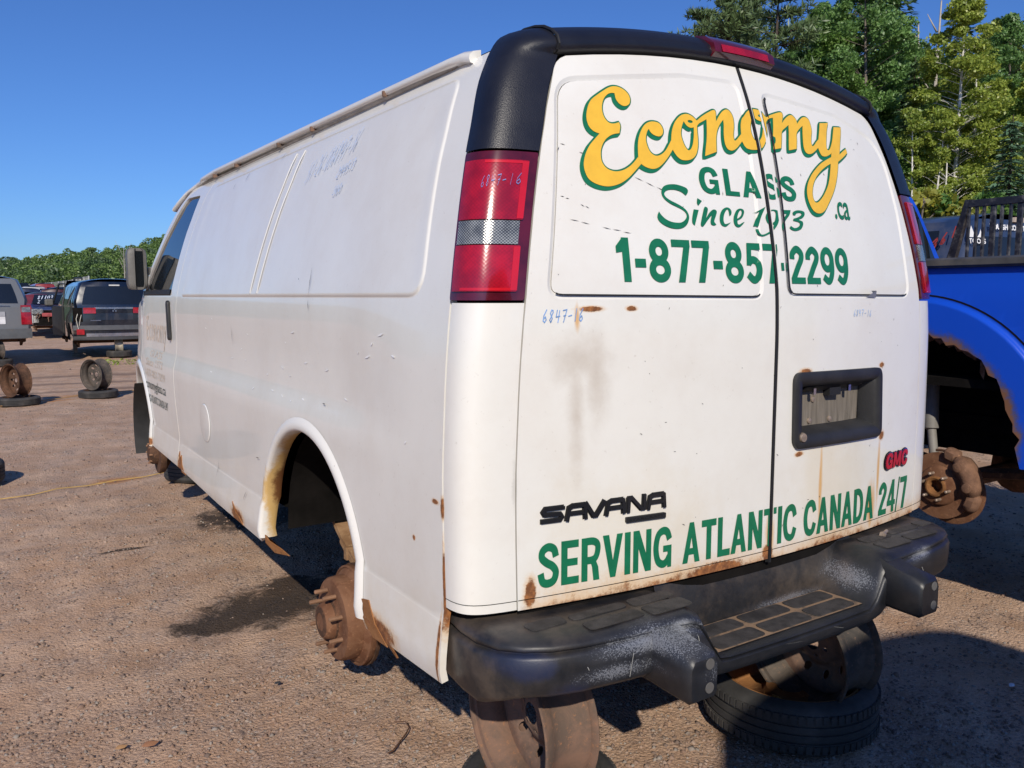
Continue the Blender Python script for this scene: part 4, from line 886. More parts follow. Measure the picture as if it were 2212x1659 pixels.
for sg in (-1, 1):
    for cy in (AR[0], AF[0]):
        ins.grid([[(XC + sg * x, cy + .52 * math.cos(a), .60 + .52 * math.sin(a)) for a in np.linspace(0, math.pi, 16)] for x in (.955, .28)])
        ins.add([(XC + sg * .28, cy - .55, .60), (XC + sg * .28, cy + .55, .60), (XC + sg * .28, cy + .55, 1.15), (XC + sg * .28, cy - .55, 1.15)], [(0, 1, 2, 3)])
ins.build('inner_shell', M['inner'], van, smooth=False)
# chassis: rails, axle, springs, drums
ch = MB()
for sg in (-1, 1): ch.box((XC + sg * .45 - .04, .0, .56), (XC + sg * .45 + .04, 5.2, .70))
for y in (.12, 2.0, 3.2): ch.box((XC - .45, y, .58), (XC + .45, y + .07, .66))
ch.box((XC - .45, 2.2, .50), (XC - .05, 3.2, .60)); ch.tube([(.3, 5.0, .50), (.3, .9, .52), (.55, .5, .5), (.6, .1, .48)], .03, 8)
ch.build('chassis', M['frame'], van, sharp=30)
ax = MB(); ax.tube([(-.78, 1.30, .345), (.85, 1.30, .345)], .045, 12); ax.lathe([(.05, -.14), (.14, -.08), (.16, 0), (.14, .08), (.05, .14)], (XC, 1.30, .345), (1, 0, 0), 16); ax.build('rear_axle', M['rustd'], van)
for sg in (-1, 1):
    sp = MB()
    for k, (ln, dz) in enumerate(((.78, 0), (.60, -.014), (.40, -.028))):
        for i in range(8):
            y0, y1 = 1.30 - ln + 2 * ln * i / 8, 1.30 - ln + 2 * ln * (i + 1) / 8; zf = lambda y: .425 + .45 * ((y - 1.30) / .78) ** 2 + dz
            a0 = (XC + sg * .70 - .034, y0, zf(y0)); V = []
            for y, zz_ in ((y0, zf(y0)), (y1, zf(y1))): V += [(XC + sg * .70 - .034, y, zz_ - .006), (XC + sg * .70 + .034, y, zz_ - .006), (XC + sg * .70 + .034, y, zz_ + .006), (XC + sg * .70 - .034, y, zz_ + .006)]
            sp.add(V, [(0, 1, 5, 4), (1, 2, 6, 5), (2, 3, 7, 6), (3, 0, 4, 7)])
    for y in (.98, 1.62): zq = .425 + .45 * ((y - 1.3) / .78) ** 2; sp.box((XC + sg * .70 - .042, y - .014, zq - .045), (XC + sg * .70 + .042, y + .014, zq + .012))
    sp.box((XC + sg * .70 - .05, 2.02, .70), (XC + sg * .70 + .05, 2.07, .92)); sp.box((XC + sg * .70 - .02, 1.50, .52), (XC + sg * .70 + .02, 1.56, .66)); sp.tube([(XC + sg * .62, 1.45, .36), (XC + sg * .55, 1.75, .95)], .024, 8); sp.box((XC + sg * .70 - .05, 1.22, .34), (XC + sg * .70 + .05, 1.38, .44)); sp.build('leaf_spring', M['rusts'], van, sharp=30)
    dx = XC + sg * .845; D = MB(); ax_ = (sg, 0, 0); ctr = (dx, 1.30, .335)
    D.lathe([(.10, -.03), (.192, -.025), (.198, -.015), (.198, .004), (.190, .008), (.186, .003), (.180, .010), (.166, .020), (.163, .072), (.156, .082), (.115, .086), (.10, .080), (.075, .088), (.07, .12), (.062, .13), (.04, .132), (.0, .132)], ctr, ax_, 40)
    dr_ = D.build('brake_drum', M['rust'], van, sharp=40)
    for k in range(8):
        a = 2 * math.pi * (k + .5) / 8; p = Vector((dx, 1.30 + .115 * math.cos(a), .335 + .115 * math.sin(a))); st = MB(); st.tube([p + Vector((sg * .08, 0, 0)), p + Vector((sg * .135, 0, 0)), p + Vector((sg * .138, 0, 0))], [.0085, .0085, .004], 8); st.build('wheel_stud', M['studr'], dr_)
    hcap = MB(); hcap.lathe([(.078, .087), (.076, .094), (.070, .096), (.068, .121), (.058, .1315), (.036, .134), (.034, .126), (.0, .126)], ctr, ax_, 28); hcap.build('axle_flange', M['rustd'], dr_, sharp=40)
    bp = MB(); bp.lathe([(.0, -.04), (.202, -.035), (.204, -.02), (.15, -.02)], ctr, ax_, 32); bp.build('backing_plate', M['rustd'], dr_)
    # front hub
    H = MB(); hc = (XC + sg * .93, 4.76, .45); H.lathe([(.05, -.1), (.15, -.03), (.155, -.0), (.15, .012), (.085, .014), (.08, .05), (.06, .07), (.0, .075)], hc, ax_, 28); H.box((XC + sg * .70 - .06, 4.60, .36), (XC + sg * .70 + .06, 4.85, .60)); H.tube([(XC + sg * .75, 4.7, .33), (XC + sg * .3, 4.7, .42)], .03, 8); H.tube([(XC + sg * .75, 4.5, .36), (XC + sg * .55, 4.2, .42), (XC + sg * .3, 4.1, .45)], .022, 8)
    hb_ = H.build('front_hub', M['rustd'], van, sharp=40); st = MB()
    for k in range(8): a = 2 * math.pi * k / 8; p = Vector((hc[0], hc[1] + .07 * math.cos(a), hc[2] + .07 * math.sin(a))); st = MB(); st.tube([p, p + Vector((sg * .075, 0, 0))], .007, 6); st.build('wheel_stud', M['studr'], hb_)
    # front wheel-arch liner hanging out
    ml = MB(); ml.grid([[(XC + sg * (1.02 - .02 * i), AF[0] + (.50 - .0 * i) * math.cos(a), .60 + .50 * math.sin(a)) for a in np.linspace(-.45, .75, 12)] for i in (0, 6, 12)]); ml.build('splash_guard', M['blackp'], van)
# torn rust flakes hanging at sill and arch
srm = rusty('sill_rust', (.24, .10, .035), (.32, .15, .06), (.14, .065, .03))
def flake(y, z, pts):
    rfk = MB(); V = [m_side(-1, o)(y + a, z + b) for a, b, o in pts]; n = len(V); V += [v + (.004, 0, 0) for v in V]
    rfk.add(V, [tuple(range(n)), tuple(reversed(range(n, 2 * n)))] + [(i, (i + 1) % n, (i + 1) % n + n, i + n) for i in range(n)]); rfk.build('rust_flake', srm, van, smooth=False)
flake(1.665, .56, [(0, .05, .004), (.02, .01, .004), (-.03, -.025, -.01), (-.09, -.03, -.05), (-.07, 0, -.03), (-.03, .03, 0)])
flake(.66, .55, [(.02, .06, .004), (.0, .10, .004), (-.05, .11, .004), (-.10, .05, .004), (-.16, -.005, .003), (-.05, -.012, .003)])
flake(.50, .545, [(.0, .01, 0), (-.015, -.035, -.012), (-.025, -.03, -.012), (-.03, .01, 0)])
flake(.57, .55, [(.0, .01, 0), (-.01, -.025, -.02), (-.03, -.02, -.02), (-.03, .01, 0)])
flake(3.30, .60, [(.05, .07, .004), (.03, .10, .004), (.015, .06, .004), (-.02, .085, .004), (-.05, .03, .004), (-.10, -.02, .0), (.0, -.02, 0)])
flake(2.12, .575, [(.06, .07, .004), (.05, .0, .004), (-.08, -.015, .002), (-.05, .02, .004), (0, .03, .004)])

# ---- rear bumper
bp_path = [(-1.02, .22), (-1.035, .10), (-1.035, .02), (-1.02, -.06), (-.98, -.115), (-.92, -.15), (-.84, -.172), (-.70, -.19), (-.56, -.20)]
mid = [(x, -.205 - .015 * math.cos(min(1, abs(x) / .5) * math.pi / 2)) for x in np.linspace(-.50, .50, 29)]
full = [(x, y) for x, y in bp_path] + [(x, y) for x, y in mid] + [(.5 + (-x - .5) * .825, y) for x, y in reversed(bp_path)]
full = [(x + XC, y) for x, y in full]
sec = [(-.20, .764), (-.07, .766), (-.042, .764), (-.020, .758), (-.006, .750), (.000, .742), (-.002, .737), (-.011, .7335), (-.011, .7295), (.001, .726), (.007, .718), (.007, .675), (.003, .632), (-.006, .620), (-.03, .612), (-.14, .610)]
def top_of(x): a = abs(x - XC + .045); return .617 + (.766 - .617) * sst((a - .335) / .10)
def bot_of(x): a = abs(x - XC + .045); return .560 + .052 * sst((a - .40) / .09)
FP = np.array(full); T = np.gradient(FP, axis=0); T /= np.linalg.norm(T, axis=1, keepdims=True); NO = np.stack([T[:, 1], -T[:, 0]], 1)
rows = []
for p, n_ in zip(FP, NO):
    zt = top_of(p[0]); row = []
    zb_ = bot_of(p[0]) - .055 * float(sst((p[1] + .13) / .16)) * (p[0] < 0)
    for o, z in sec:
        zz = zb_ + (z - .610) / (.766 - .610) * (zt - zb_)
        row.append((p[0] + n_[0] * o, p[1] + n_[1] * o, zz))
    rows.append(row)
bm_ = MB(); bm_.grid(rows); bo = bm_.build('rear_bumper', M['bumper'], van, sharp=60)
bw = MB(); xs = np.linspace(-.46, .46, 24) + XC; bw.grid([[(x, y, z) for x in xs] for y, z in ((-.012, .56), (-.030, .617), (-.034, .70), (-.014, .774), (.03, .778))]); bw.build('step_back_wall', M['bumper'], bo)
def pad(x0, x1, y0, y1, z, mat):
    m = MB(); pl = rnd([(x0, y0), (x1, y0), (x1, y1), (x0, y1)], .018, 4); n = len(pl)
    m.prism(pl, lambda u, v, o: (u, v + (.0), z + .0028 * o), 1.0); return m.build('tread_pad', mat, bo, smooth=False)
for i in range(3):
    for y0, y1 in ((-.182, -.117), (-.103, -.042)): pad(XC - .362 + i * .215, XC - .362 + i * .215 + .196, y0, y1, .6186, M['tread'])
sd_ = MB(); sd_.grid([[(x, y, .6183) for x in np.linspace(XC - .385, XC + .305, 10)] for y in (-.188, -.11, -.034)]); sd_.build('step_dust', M['dust'], bo)
for sg in (-1, 1):
    for a, b in ((.45, .60), (.615, .80 if sg < 0 else .785)):
        for y0, y1 in ((-.165, -.105), (-.092, -.045)): pad(XC + sg * b if sg < 0 else XC + a, XC - a if sg < 0 else XC + b, y0 + .012 * (a > .6), y1, .7655, M['tread'])
    pad(XC + .80 if sg > 0 else XC - .93, XC + .87 if sg > 0 else XC - .815, -.08, -.03, .7655, M['tread'])
    # towing-guard blocks either side of the step
    xa = (-.552 if sg < 0 else .455); hw = .052; blk = MB()
    secs = [(-.10, .60, .752), (-.19, .60, .748), (-.25, .597, .728), (-.325, .595, .716), (-.335, .603, .706)]
    R4 = []
    for y, z0, z1 in secs:
        k = .85 if y < -.33 else 1
        R4.append([(xa + dx * hw * k, y, z) for dx, z in ((-1, z0 + .012), (-.8, z0), (.8, z0), (1, z0 + .012), (1, z1 - .02), (.75, z1), (-.75, z1), (-1, z1 - .02))])
    blk.grid(R4, closeu=True); blk.add(R4[-1], [tuple(range(8))]); bk = blk.build('bumper_block', M['bumper'], bo, sharp=50)
    for z in (.628, .690): plg = MB(); plg.lathe([(.0, .0015), (.014, .0015), (.0155, -.004)], (xa + .018, -.3355, z), (0, -1, 0), 16); plg.build('bolt_plug', flat('grey_plug', (.10, .095, .09), .7), bk)
scr = MB(); rs = random.Random(9)
for x, z0, z1, dx in ((-.665, .700, .640, -.012), (-.80, .690, .672, .010), (-.86, .675, .660, .004), (-.45, .70, .66, .01), (.12, .600, .585, .05), (-.10, .598, .590, .07), (.62, .69, .66, .02), (-.73, .655, .650, .05), (-.62, .735, .733, .09)):
    i = int(np.argmin(np.abs(FP[:, 0] - x))); y = FP[i, 1] - .0085; y1 = FP[int(np.argmin(np.abs(FP[:, 0] - x - dx))), 1] - .0085; w_ = .0016
    scr.add([(x, y, z0), (x + w_, y, z0), (x + dx + w_, y1, z1), (x + dx, y1, z1)], [(0, 1, 2, 3)])
scr.build('scratch', flat('scratch_grey', (.42, .42, .40), .8), bo, smooth=False, kind='stuff')
bt = MB(); p = (.60, -.075, .772); bt.tube([p, (.645, -.06, .775)], .006, 8); bt.lathe([(0, -.002), (.012, -.002), (.012, .006), (0, .006)], p, (-.6, -.2, 0), 6)
tag(bt.build('loose_bolt', M['stud']), 'small loose bolt lying on the right end of the black bumper', 'bolt')
# ------------------------------------------------------------------ loose wheels and tyres
def make_rim(name, r=.218, w=.18, mat='rustg', holes=10, hr=.013):
    """steel rim, axle along X, open side to -X; returns the root standing on z=0"""
    root = thing(name, '', 'wheel rim')
    b = MB(); h = w / 2
    prof = [(r, -h), (r + .004, -h + .004), (r + .002, -h + .012), (r - .014, -h + .016), (r - .016, -h + .034), (r - .030, -h + .05), (r - .036, -h + .075), (r - .030, h - .045), (r - .018, h - .036), (r - .016, h - .018), (r - .002, h - .013), (r + .004, h - .004), (r, h),
            (r - .006, h - .002), (r - .008, h - .012), (r - .020, h - .016), (r - .022, h - .036), (r - .036, h - .048), (r - .042, -h + .075), (r - .036, -h + .052), (r - .022, -h + .036), (r - .020, -h + .018), (r - .008, -h + .014), (r - .006, -h + .002)]
    b.lathe(prof, (0, 0, r), (1, 0, 0), 48, close=True); b.build('barrel', M[mat], root, sharp=50)
    R1 = r - .036
    out = [(R1 * math.cos(a), R1 * math.sin(a)) for a in np.linspace(0, 2 * math.pi, 48, endpoint=False)]
    hs = [[(.125 / .218 * r * math.cos(a) + hr * math.cos(t), .125 / .218 * r * math.sin(a) + hr * math.sin(t)) for t in np.linspace(0, 2 * math.pi, 10, endpoint=False)] for a in np.linspace(0, 2 * math.pi, holes, endpoint=False)]
    hs.append([(.034 * math.cos(t), .034 * math.sin(t)) for t in np.linspace(0, 2 * math.pi, 16, endpoint=False)])
    hs += [[(.058 * math.cos(a) + .008 * math.cos(t), .058 * math.sin(a) + .008 * math.sin(t)) for t in np.linspace(0, 2 * math.pi, 8, endpoint=False)] for a in np.linspace(.3, 2 * math.pi + .3, 6, endpoint=False)]
    def fn(u, v):
        q = np.hypot(u, v); x = h * .15 + .030 * sst((q - .08) / .03) * (1 - sst((q - .115) / .05)) - .012 * sst((.06 - q) / .02); return np.stack([x, u, v + r], -1)
    patch('disc', out, fn, M[mat], root, holes=hs, step=.03, edge=.03, flip=True, thick=.004)
    return root
def make_tyre(name, R0=.305, w=.19, rim=None, mat='tyre', blocks=True, ri=.20):
    """tyre lying flat on z=0 (axle along Z)"""
    root = thing(name, '', 'tyre'); b = MB(); h = w / 2
    prof = [(ri, h * .78), (ri + .012, h * .86), (ri + .03, h * .97), (R0 - .055, h), (R0 - .025, h * .92), (R0 - .008, h * .78), (R0 - .002, h * .62)]
    tr = [(R0, h * .60), (R0, h * .36), (R0 - .007, h * .35), (R0 - .007, h * .29), (R0, h * .28), (R0, h * .04), (R0 - .007, h * .03)]
    up = prof + tr; full_ = up + [(q, -z) for q, z in reversed(up)] + [(ri, -h * .6), (ri - .004, 0)]
    b.lathe(full_, (0, 0, h), (0, 0, 1), 56, close=True); ca = b.build('casing', M[mat], root, sharp=40)
    if blocks:
        t = MB()
        for k in range(72):
            a = 2 * math.pi * k / 72; c, s = math.cos(a), math.sin(a)
            for z0, z1 in ((.40, .72), (-.72, -.40)):
                da = .030; V = []
                for aa in (a - da, a + da):
                    for q, z in ((R0 - .006, z0 * h), (R0 + .004, z0 * h + .002), (R0 + .003 if z0 > 0 else R0 + .004, z1 * h), (R0 - .008, z1 * h)): V.append((q * math.cos(aa), q * math.sin(aa), h + z))
                t.add(V, [(0, 1, 2, 3), (7, 6, 5, 4), (0, 4, 5, 1), (1, 5, 6, 2), (2, 6, 7, 3), (3, 7, 4, 0)])
        o = t.build('tread_blocks', M[mat], root, smooth=False); o['kind'] = 'stuff'
    if rim:
        m = MB(); m.lathe([(ri + .012, h * .84), (ri + .006, h * .94), (ri - .003, h * .86), (ri - .010, h * .4), (ri - .022, h * .1), (ri - .035, -h * .2), (ri - .07, -h * .3), (.10, -h * .05), (.085, h * .25), (.05, h * .28), (.035, h * .1), (.0, h * .1)], (0, 0, h), (0, 0, 1), 48); m.build('rim', M[rim], root, sharp=50)
    return root
def setl(o, label, cat=None, loc=None, rot=None, group=None):
    o['label'] = label
    if cat: o['category'] = cat
    if loc is not None: o.location = loc
    if rot is not None: o.rotation_euler = rot
    if group: o['group'] = group
    return o
rim1 = make_rim('wheel_rim', .232, .185, 'rustg', 8, .015); setl(rim1, 'brown rusty steel rim standing upright under the left end of the black bumper', loc=(-.655, .275, .095), rot=(0, 0, R(-3)), group='rims propping up the van')
ty1 = make_tyre('flat_tyre', .25, .11, 'rustd', ri=.17); setl(ty1, 'tyre lying flat under the brown rim at the bottom edge of the photo', loc=(-.60, .30, 0), group='tyres under the van')
rim2 = make_rim('wheel_rim', .236, .19, 'rimdk', 10, .014); setl(rim2, 'dark steel rim with orange inside leaning in the tyre below the bumper step', loc=(.56, .16, .085), rot=(R(2), R(-6), R(-4)), group='rims propping up the van')
for ch in rim2.children:
    if ch.name.startswith('disc'): ch.data.materials[0] = M['rustg']
ty2 = make_tyre('flat_tyre', .315, .19, 'rusto', ri=.238); setl(ty2, 'large dusty tyre lying flat on an orange rusted wheel below the bumper step', loc=(.51, .22, 0), group='tyres under the van')
yb = MB(); yb.grid([[(.51 - .17 + .05 * a, .22 - .06 + .04 * b, .12 + .028 * (1 - a * a) * (1 - b * b) + .012 * a) for a in np.linspace(-1, 1, 7)] for b in np.linspace(-1, 1, 7)])
tag(yb.build('rust_plate', flat('yellow_rust_flake', (.40, .25, .05), .8, var=.3)), 'bent yellow-brown scrap of sheet metal lying in the orange wheel', 'scrap')
ty3 = make_tyre('flat_tyre', .29, .20, 'rustd', blocks=False); p = gnd(400, 1045); setl(ty3, 'worn tyre lying under the rusty sill behind the front hub of the van', loc=(p[0] + .16, p[1] + .18, 0), group='tyres under the van')
# rims on tyres out in the yard
def yard_pair(px, py, mat, la, lb, rz, tilt=0.0):
    p = gnd(px, py); p = p + np.array([.551, .834, 0]) * .28
    t = make_tyre('flat_tyre', .29, .13, 'rustd', blocks=False); setl(t, lb, loc=(p[0], p[1], -.01), group='tyres lying in the yard')
    r = make_rim('wheel_rim', .245, .20, mat, 9, .018); setl(r, la, loc=(p[0] - .02, p[1], .118), rot=(0, tilt, rz), group='rims standing in the yard')
    return p
yard_pair(194, 862, 'rimdk', 'dark steel rim with pierced disc standing on a tyre in the open yard', 'flat tyre under the dark pierced rim in the open yard', R(32), R(0))
yard_pair(16, 879, 'rustd', 'dark brown rim standing on a tyre at the left edge of the photo', 'flat tyre under the brown rim at the left edge', R(28))
p = gnd(-76, 1046); t = make_tyre('flat_tyre', .30, .2, 'rustd', blocks=False); setl(t, 'black tyre cut off by the left edge above the yellow cord', loc=(p[0], p[1], .0), group='tyres lying in the yard')
# ------------------------------------------------------------------ ground
def ground_mat():
    n = NT('red_gravel'); v = n.co(); k1 = n.noise(260, 3, .65); k2 = n.noise(2.6, 6, .62); k3 = n.noise(.35, 5, .6); vo = n.voro(75); vc = n.new('ShaderNodeTexVoronoi'); n.put(vc.inputs['Vector'], v); vc.inputs['Scale'].default_value = 75
    sepc = n.new('ShaderNodeSeparateColor'); n.put(sepc.inputs[0], vc.outputs['Color'])
    c = n.mix(sepc.outputs[0], (0.388, 0.257, 0.181), (0.570, 0.417, 0.317)); c = n.mix(n.math('MULTIPLY', n.step(sepc.outputs[1], .93, .99), .7), c, (.58, .52, .46)); c = n.mix(n.step(sepc.outputs[2], .84, .93), c, (.14, .115, .11))
    soil = n.mix(n.step(k2, .3, .72), (0.479, 0.300, 0.192), (0.661, 0.463, 0.328)); c = n.mix(n.math('MULTIPLY', n.step(n.noise(4.5, 7, .7), .42, .64), .85), soil, c)
    c = n.mix(n.math('MULTIPLY', n.step(k3, .48, .66), .45), c, (.45, .26, .155))
    tr = n.noise(1.0, 4, .55, vec=n.vmul(v, (1.3, .12, 1)))
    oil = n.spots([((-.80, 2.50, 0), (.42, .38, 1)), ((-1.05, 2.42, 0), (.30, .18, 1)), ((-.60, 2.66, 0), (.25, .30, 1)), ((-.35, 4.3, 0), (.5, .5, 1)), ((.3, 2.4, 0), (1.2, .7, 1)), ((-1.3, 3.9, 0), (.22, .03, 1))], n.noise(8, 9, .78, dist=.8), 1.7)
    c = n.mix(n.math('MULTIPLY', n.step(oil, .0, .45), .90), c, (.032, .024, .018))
    orange = n.spots([((-1.02, 6.15, 0), (.30, .22, 1)), ((.05, 13.4, 0), (1.6, .14, 1)), ((-1.0, 12.7, 0), (.6, .12, 1))], n.noise(8, 6, .7), 1.1)
    c = n.mix(n.math('MULTIPLY', n.step(orange, .05, .8), .8), c, (.52, .22, .06))
    wet = n.spots([((.5, 17, 0), (7, .5, 1)), ((.5, 15.4, 0), (5, .25, 1)), ((0, 14.2, 0), (4, .3, 1))], n.noise(1.2, 5, .7), 1.3)
    c = n.mix(n.math('MULTIPLY', n.step(wet, .1, .8), .5), c, (.09, .062, .052))
    h = n.math('ADD', n.math('ADD', n.math('MULTIPLY', vo, -.8), n.math('MULTIPLY', k1, .7)), n.math('MULTIPLY', n.noise(11, 7, .75), 2.2))
    n.set(color=c, rough=.92, spec=.2, normal=n.bump(h, .9, .010)); return n.m
GM = ground_mat()
_tab = rng.random((256, 256))
def vnoise(x, y):
    xi = np.floor(x).astype(int); yi = np.floor(y).astype(int); fx = sst(x - xi); fy = sst(y - yi); g_ = lambda i, j: _tab[i % 256, j % 256]
    return (g_(xi, yi) * (1 - fx) + g_(xi + 1, yi) * fx) * (1 - fy) + (g_(xi, yi + 1) * (1 - fx) + g_(xi + 1, yi + 1) * fx) * fy - .5
def gz(x, y):                                                # unevenness of the trodden, rutted yard
    x = np.asarray(x, float); y = np.asarray(y, float); q = x * .30 + y * .95
    z = .030 * vnoise(x * .9, y * .9) + .022 * vnoise(x * 2.7 + 9, y * 2.7) + .014 * vnoise(x * 7 + 3, y * 7) + .009 * vnoise(x * 17, y * 17 + 5) + .006 * vnoise(x * 41, y * 41)
    z = z + .020 * vnoise(q * 2.2, x * .25)
    return (z - .012) * (np.hypot(x, y) < 60)
V = []; rr_ = np.concatenate([[0], np.geomspace(.3, 60, 260), np.geomspace(70, 1500, 14)]); a_in = np.linspace(R(90) - YAW - R(40), R(90) - YAW + R(40), 300); a_out = np.linspace(R(90) - YAW + R(40), R(90) - YAW + R(320), 70)[1:-1]; aa = np.concatenate([a_in, a_out])
gx = CAM[0] + rr_[:, None] * np.cos(aa); gy = CAM[1] + rr_[:, None] * np.sin(aa)
gG = np.stack([gx, gy, gz(gx, gy)], -1); nr, na = gG.shape[:2]; ii, jj = np.meshgrid(np.arange(nr - 1), np.arange(na), indexing='ij'); jn = (jj + 1) % na
GF = np.stack([ii * na + jj, ii * na + jn, (ii + 1) * na + jn, (ii + 1) * na + jj], -1).reshape(-1, 4)
def bulk(name, Vv, Ff, mats, mi=None, parent=None, kind=None, smooth=False):
    me = bpy.data.meshes.new(name); k = Ff.shape[1]; me.vertices.add(len(Vv)); me.vertices.foreach_set('co', np.ascontiguousarray(Vv, np.float32).ravel()); me.loops.add(Ff.size); me.loops.foreach_set('vertex_index', np.ascontiguousarray(Ff, np.int32).ravel())
    me.polygons.add(len(Ff)); me.polygons.foreach_set('loop_start', np.arange(0, Ff.size, k, dtype=np.int32)); me.polygons.foreach_set('loop_total', np.full(len(Ff), k, np.int32))
    for m in mats: me.materials.append(m)
    if mi is not None: me.polygons.foreach_set('material_index', np.asarray(mi, np.int32))
    if smooth: me.polygons.foreach_set('use_smooth', np.ones(len(Ff), bool))
    me.update(calc_edges=True); me.validate(); o = link(bpy.data.objects.new(name, me), parent)
    if kind: o['kind'] = kind
    return o
go = bulk('ground', gG.reshape(-1, 3), GF[:, ::-1], [GM], smooth=True); go['kind'] = 'structure'
# loose stones
def stones(n, d0, d1, s0, s1, mats):
    th = rng.uniform(-R(37), R(37), n); d = np.sqrt(rng.uniform(d0 ** 2, d1 ** 2, n)); a = th + YAW
    x = CAM[0] + d * np.sin(a); y = CAM[1] + d * np.cos(a); z = gz(x, y) + .0; s = s0 + (s1 - s0) * rng.random(n) ** 3
    oil = (np.minimum(np.hypot((x + .80) / .50, (y - 2.50) / .42), np.hypot((x + 1.05) / .4, (y - 2.42) / .24)) < 1.05) & (rng.random(n) < .93); s = np.where(oil, s * .15, s)
    base = np.array([(1, 0, 0), (-.5, .87, 0), (-.5, -.87, 0), (.5, .5, .75), (-.75, .1, .8), (.3, -.7, .7), (0, 0, 1.1)]) ; fc = np.array([(0, 3, 5), (0, 1, 3), (1, 4, 3), (1, 2, 4), (2, 5, 4), (2, 0, 5), (3, 4, 6), (4, 5, 6), (5, 3, 6)])
    an = rng.uniform(0, 6.28, n); jit = rng.uniform(.65, 1.3, (n, 7, 3)); P = base[None] * jit * s[:, None, None]; P[:, :, 2] *= .75
    X = P[:, :, 0] * np.cos(an)[:, None] - P[:, :, 1] * np.sin(an)[:, None]; Y = P[:, :, 0] * np.sin(an)[:, None] + P[:, :, 1] * np.cos(an)[:, None]
    Vv = np.stack([X + x[:, None], Y + y[:, None], P[:, :, 2] + z[:, None] - .1 * s[:, None]], -1).reshape(-1, 3); Ff = (fc[None] + 7 * np.arange(n)[:, None, None]).reshape(-1, 3)
    return Vv, Ff, np.repeat(rng.integers(0, len(mats), n), 9)
sm = [flat('gravel_%s' % k, c, .9, var=.2, vs=30) for k, c in (('brown', (0.269, 0.182, 0.134)), ('pink', (0.310, 0.223, 0.171)), ('dark', (0.167, 0.118, 0.093)), ('grey', (0.276, 0.231, 0.195)), ('umber', (0.230, 0.147, 0.106)), ('pale', (0.420, 0.385, 0.343)))]
A1 = stones(26000, 2.0, 6.0, .0022, .011, sm[:5]); A2 = stones(14000, 5.0, 14, .004, .016, sm[:5]); A3 = stones(350, 2.2, 9, .004, .016, sm); A5 = stones(9000, 2.3, 3.6, .004, .013, sm[:5]); A6 = stones(2500, 2.3, 7.5, .006, .018, sm[:5]); A4 = stones(350, 6, 26, .010, .035, sm[:5])
Vv = []; Ff = []; Mi = []; b = 0
for v_, f_, m_ in (A1, A2, A3, A4, A5, A6): Vv.append(v_); Ff.append(f_ + b); Mi.append(m_); b += len(v_)
bulk('gravel', np.concatenate(Vv), np.concatenate(Ff), sm, np.concatenate(Mi), kind='stuff')
# cords, stick, leaf, litter
def cord(pts, r, mat, label):
    m = MB(); m.tube(pts, r, 6); tag(m.build('cord', mat), label, 'cord')
ym = flat('yellow_cord', (.50, .33, .10), .8, var=.2)
def cp(pxs): return [tuple(gnd(x, y) + (0, 0, .012 + .006 * (i % 2))) for i, (x, y) in enumerate(pxs)]
cord(cp([(-60, 1093), (0, 1083), (70, 1072), (125, 1060), (190, 1052), (250, 1042), (310, 1033), (372, 1021), (440, 1010)]), .0045, ym, 'yellow cord stretched over the gravel from the left edge to the van')
cord(cp([(-30, 884), (60, 871), (130, 862), (200, 852), (270, 846), (330, 842)]), .007, flat('tan_cord', (.42, .25, .10), .8), 'tan cord on the ground behind the rims on tyres')
st = MB(); q = [gnd(x, y) for x, y in ((838, 1634), (850, 1628), (862, 1612), (878, 1590), (884, 1578), (876, 1576), (852, 1577))]; st.tube([tuple(v + (0, 0, .012 + .02 * (i > 4))) for i, v in enumerate(q)], [.003, .0035, .003, .003, .0025, .002, .0015], 6); tag(st.build('bent_wire', M['rustd']), 'short bent dark wire lying on the gravel in the foreground', 'wire')
def leaf(px, py, s, colr, label, cat='leaf'):
    p = gnd(px, py); m = MB(); V = [(p[0] + s * a, p[1] + s * b, p[2] + .004 + s * c) for a, b, c in ((-1, 0, .1), (-.4, .5, .35), (.4, .45, .3), (1, .1, .15), (.4, -.4, .05), (-.4, -.45, .12), (0, 0, .5))]
    m.add(V, [(0, 5, 6), (0, 6, 1), (1, 6, 2), (2, 6, 3), (3, 6, 4), (4, 6, 5)]); o = m.build('dry_leaf' if cat == 'leaf' else 'litter', flat('litter_%d' % px, colr, .7)); tag(o, label, cat)
leaf(325, 1612, .030, (.30, .14, .07), 'curled brown dry leaf on the gravel at the bottom left')
leaf(262, 1618, .022, (.36, .20, .09), 'small tan dry leaf at the bottom left beside the curled brown leaf')
leaf(1392, 1476, .03, (.25, .12, .06), 'small brown leaf on gravel between the bumper and the standing rim')
leaf(600, 1478, .016, (.04, .04, .045), 'small black clod on the gravel in front of the drum', 'clod')
leaf(1795, 1570, .022, (.45, .55, .66), 'pale blue scrap of film in the shadow at the lower right', 'litter')
leaf(2186, 1483, .020, (.6, .62, .68), 'white scrap of paper in the shadow at the far right', 'litter')

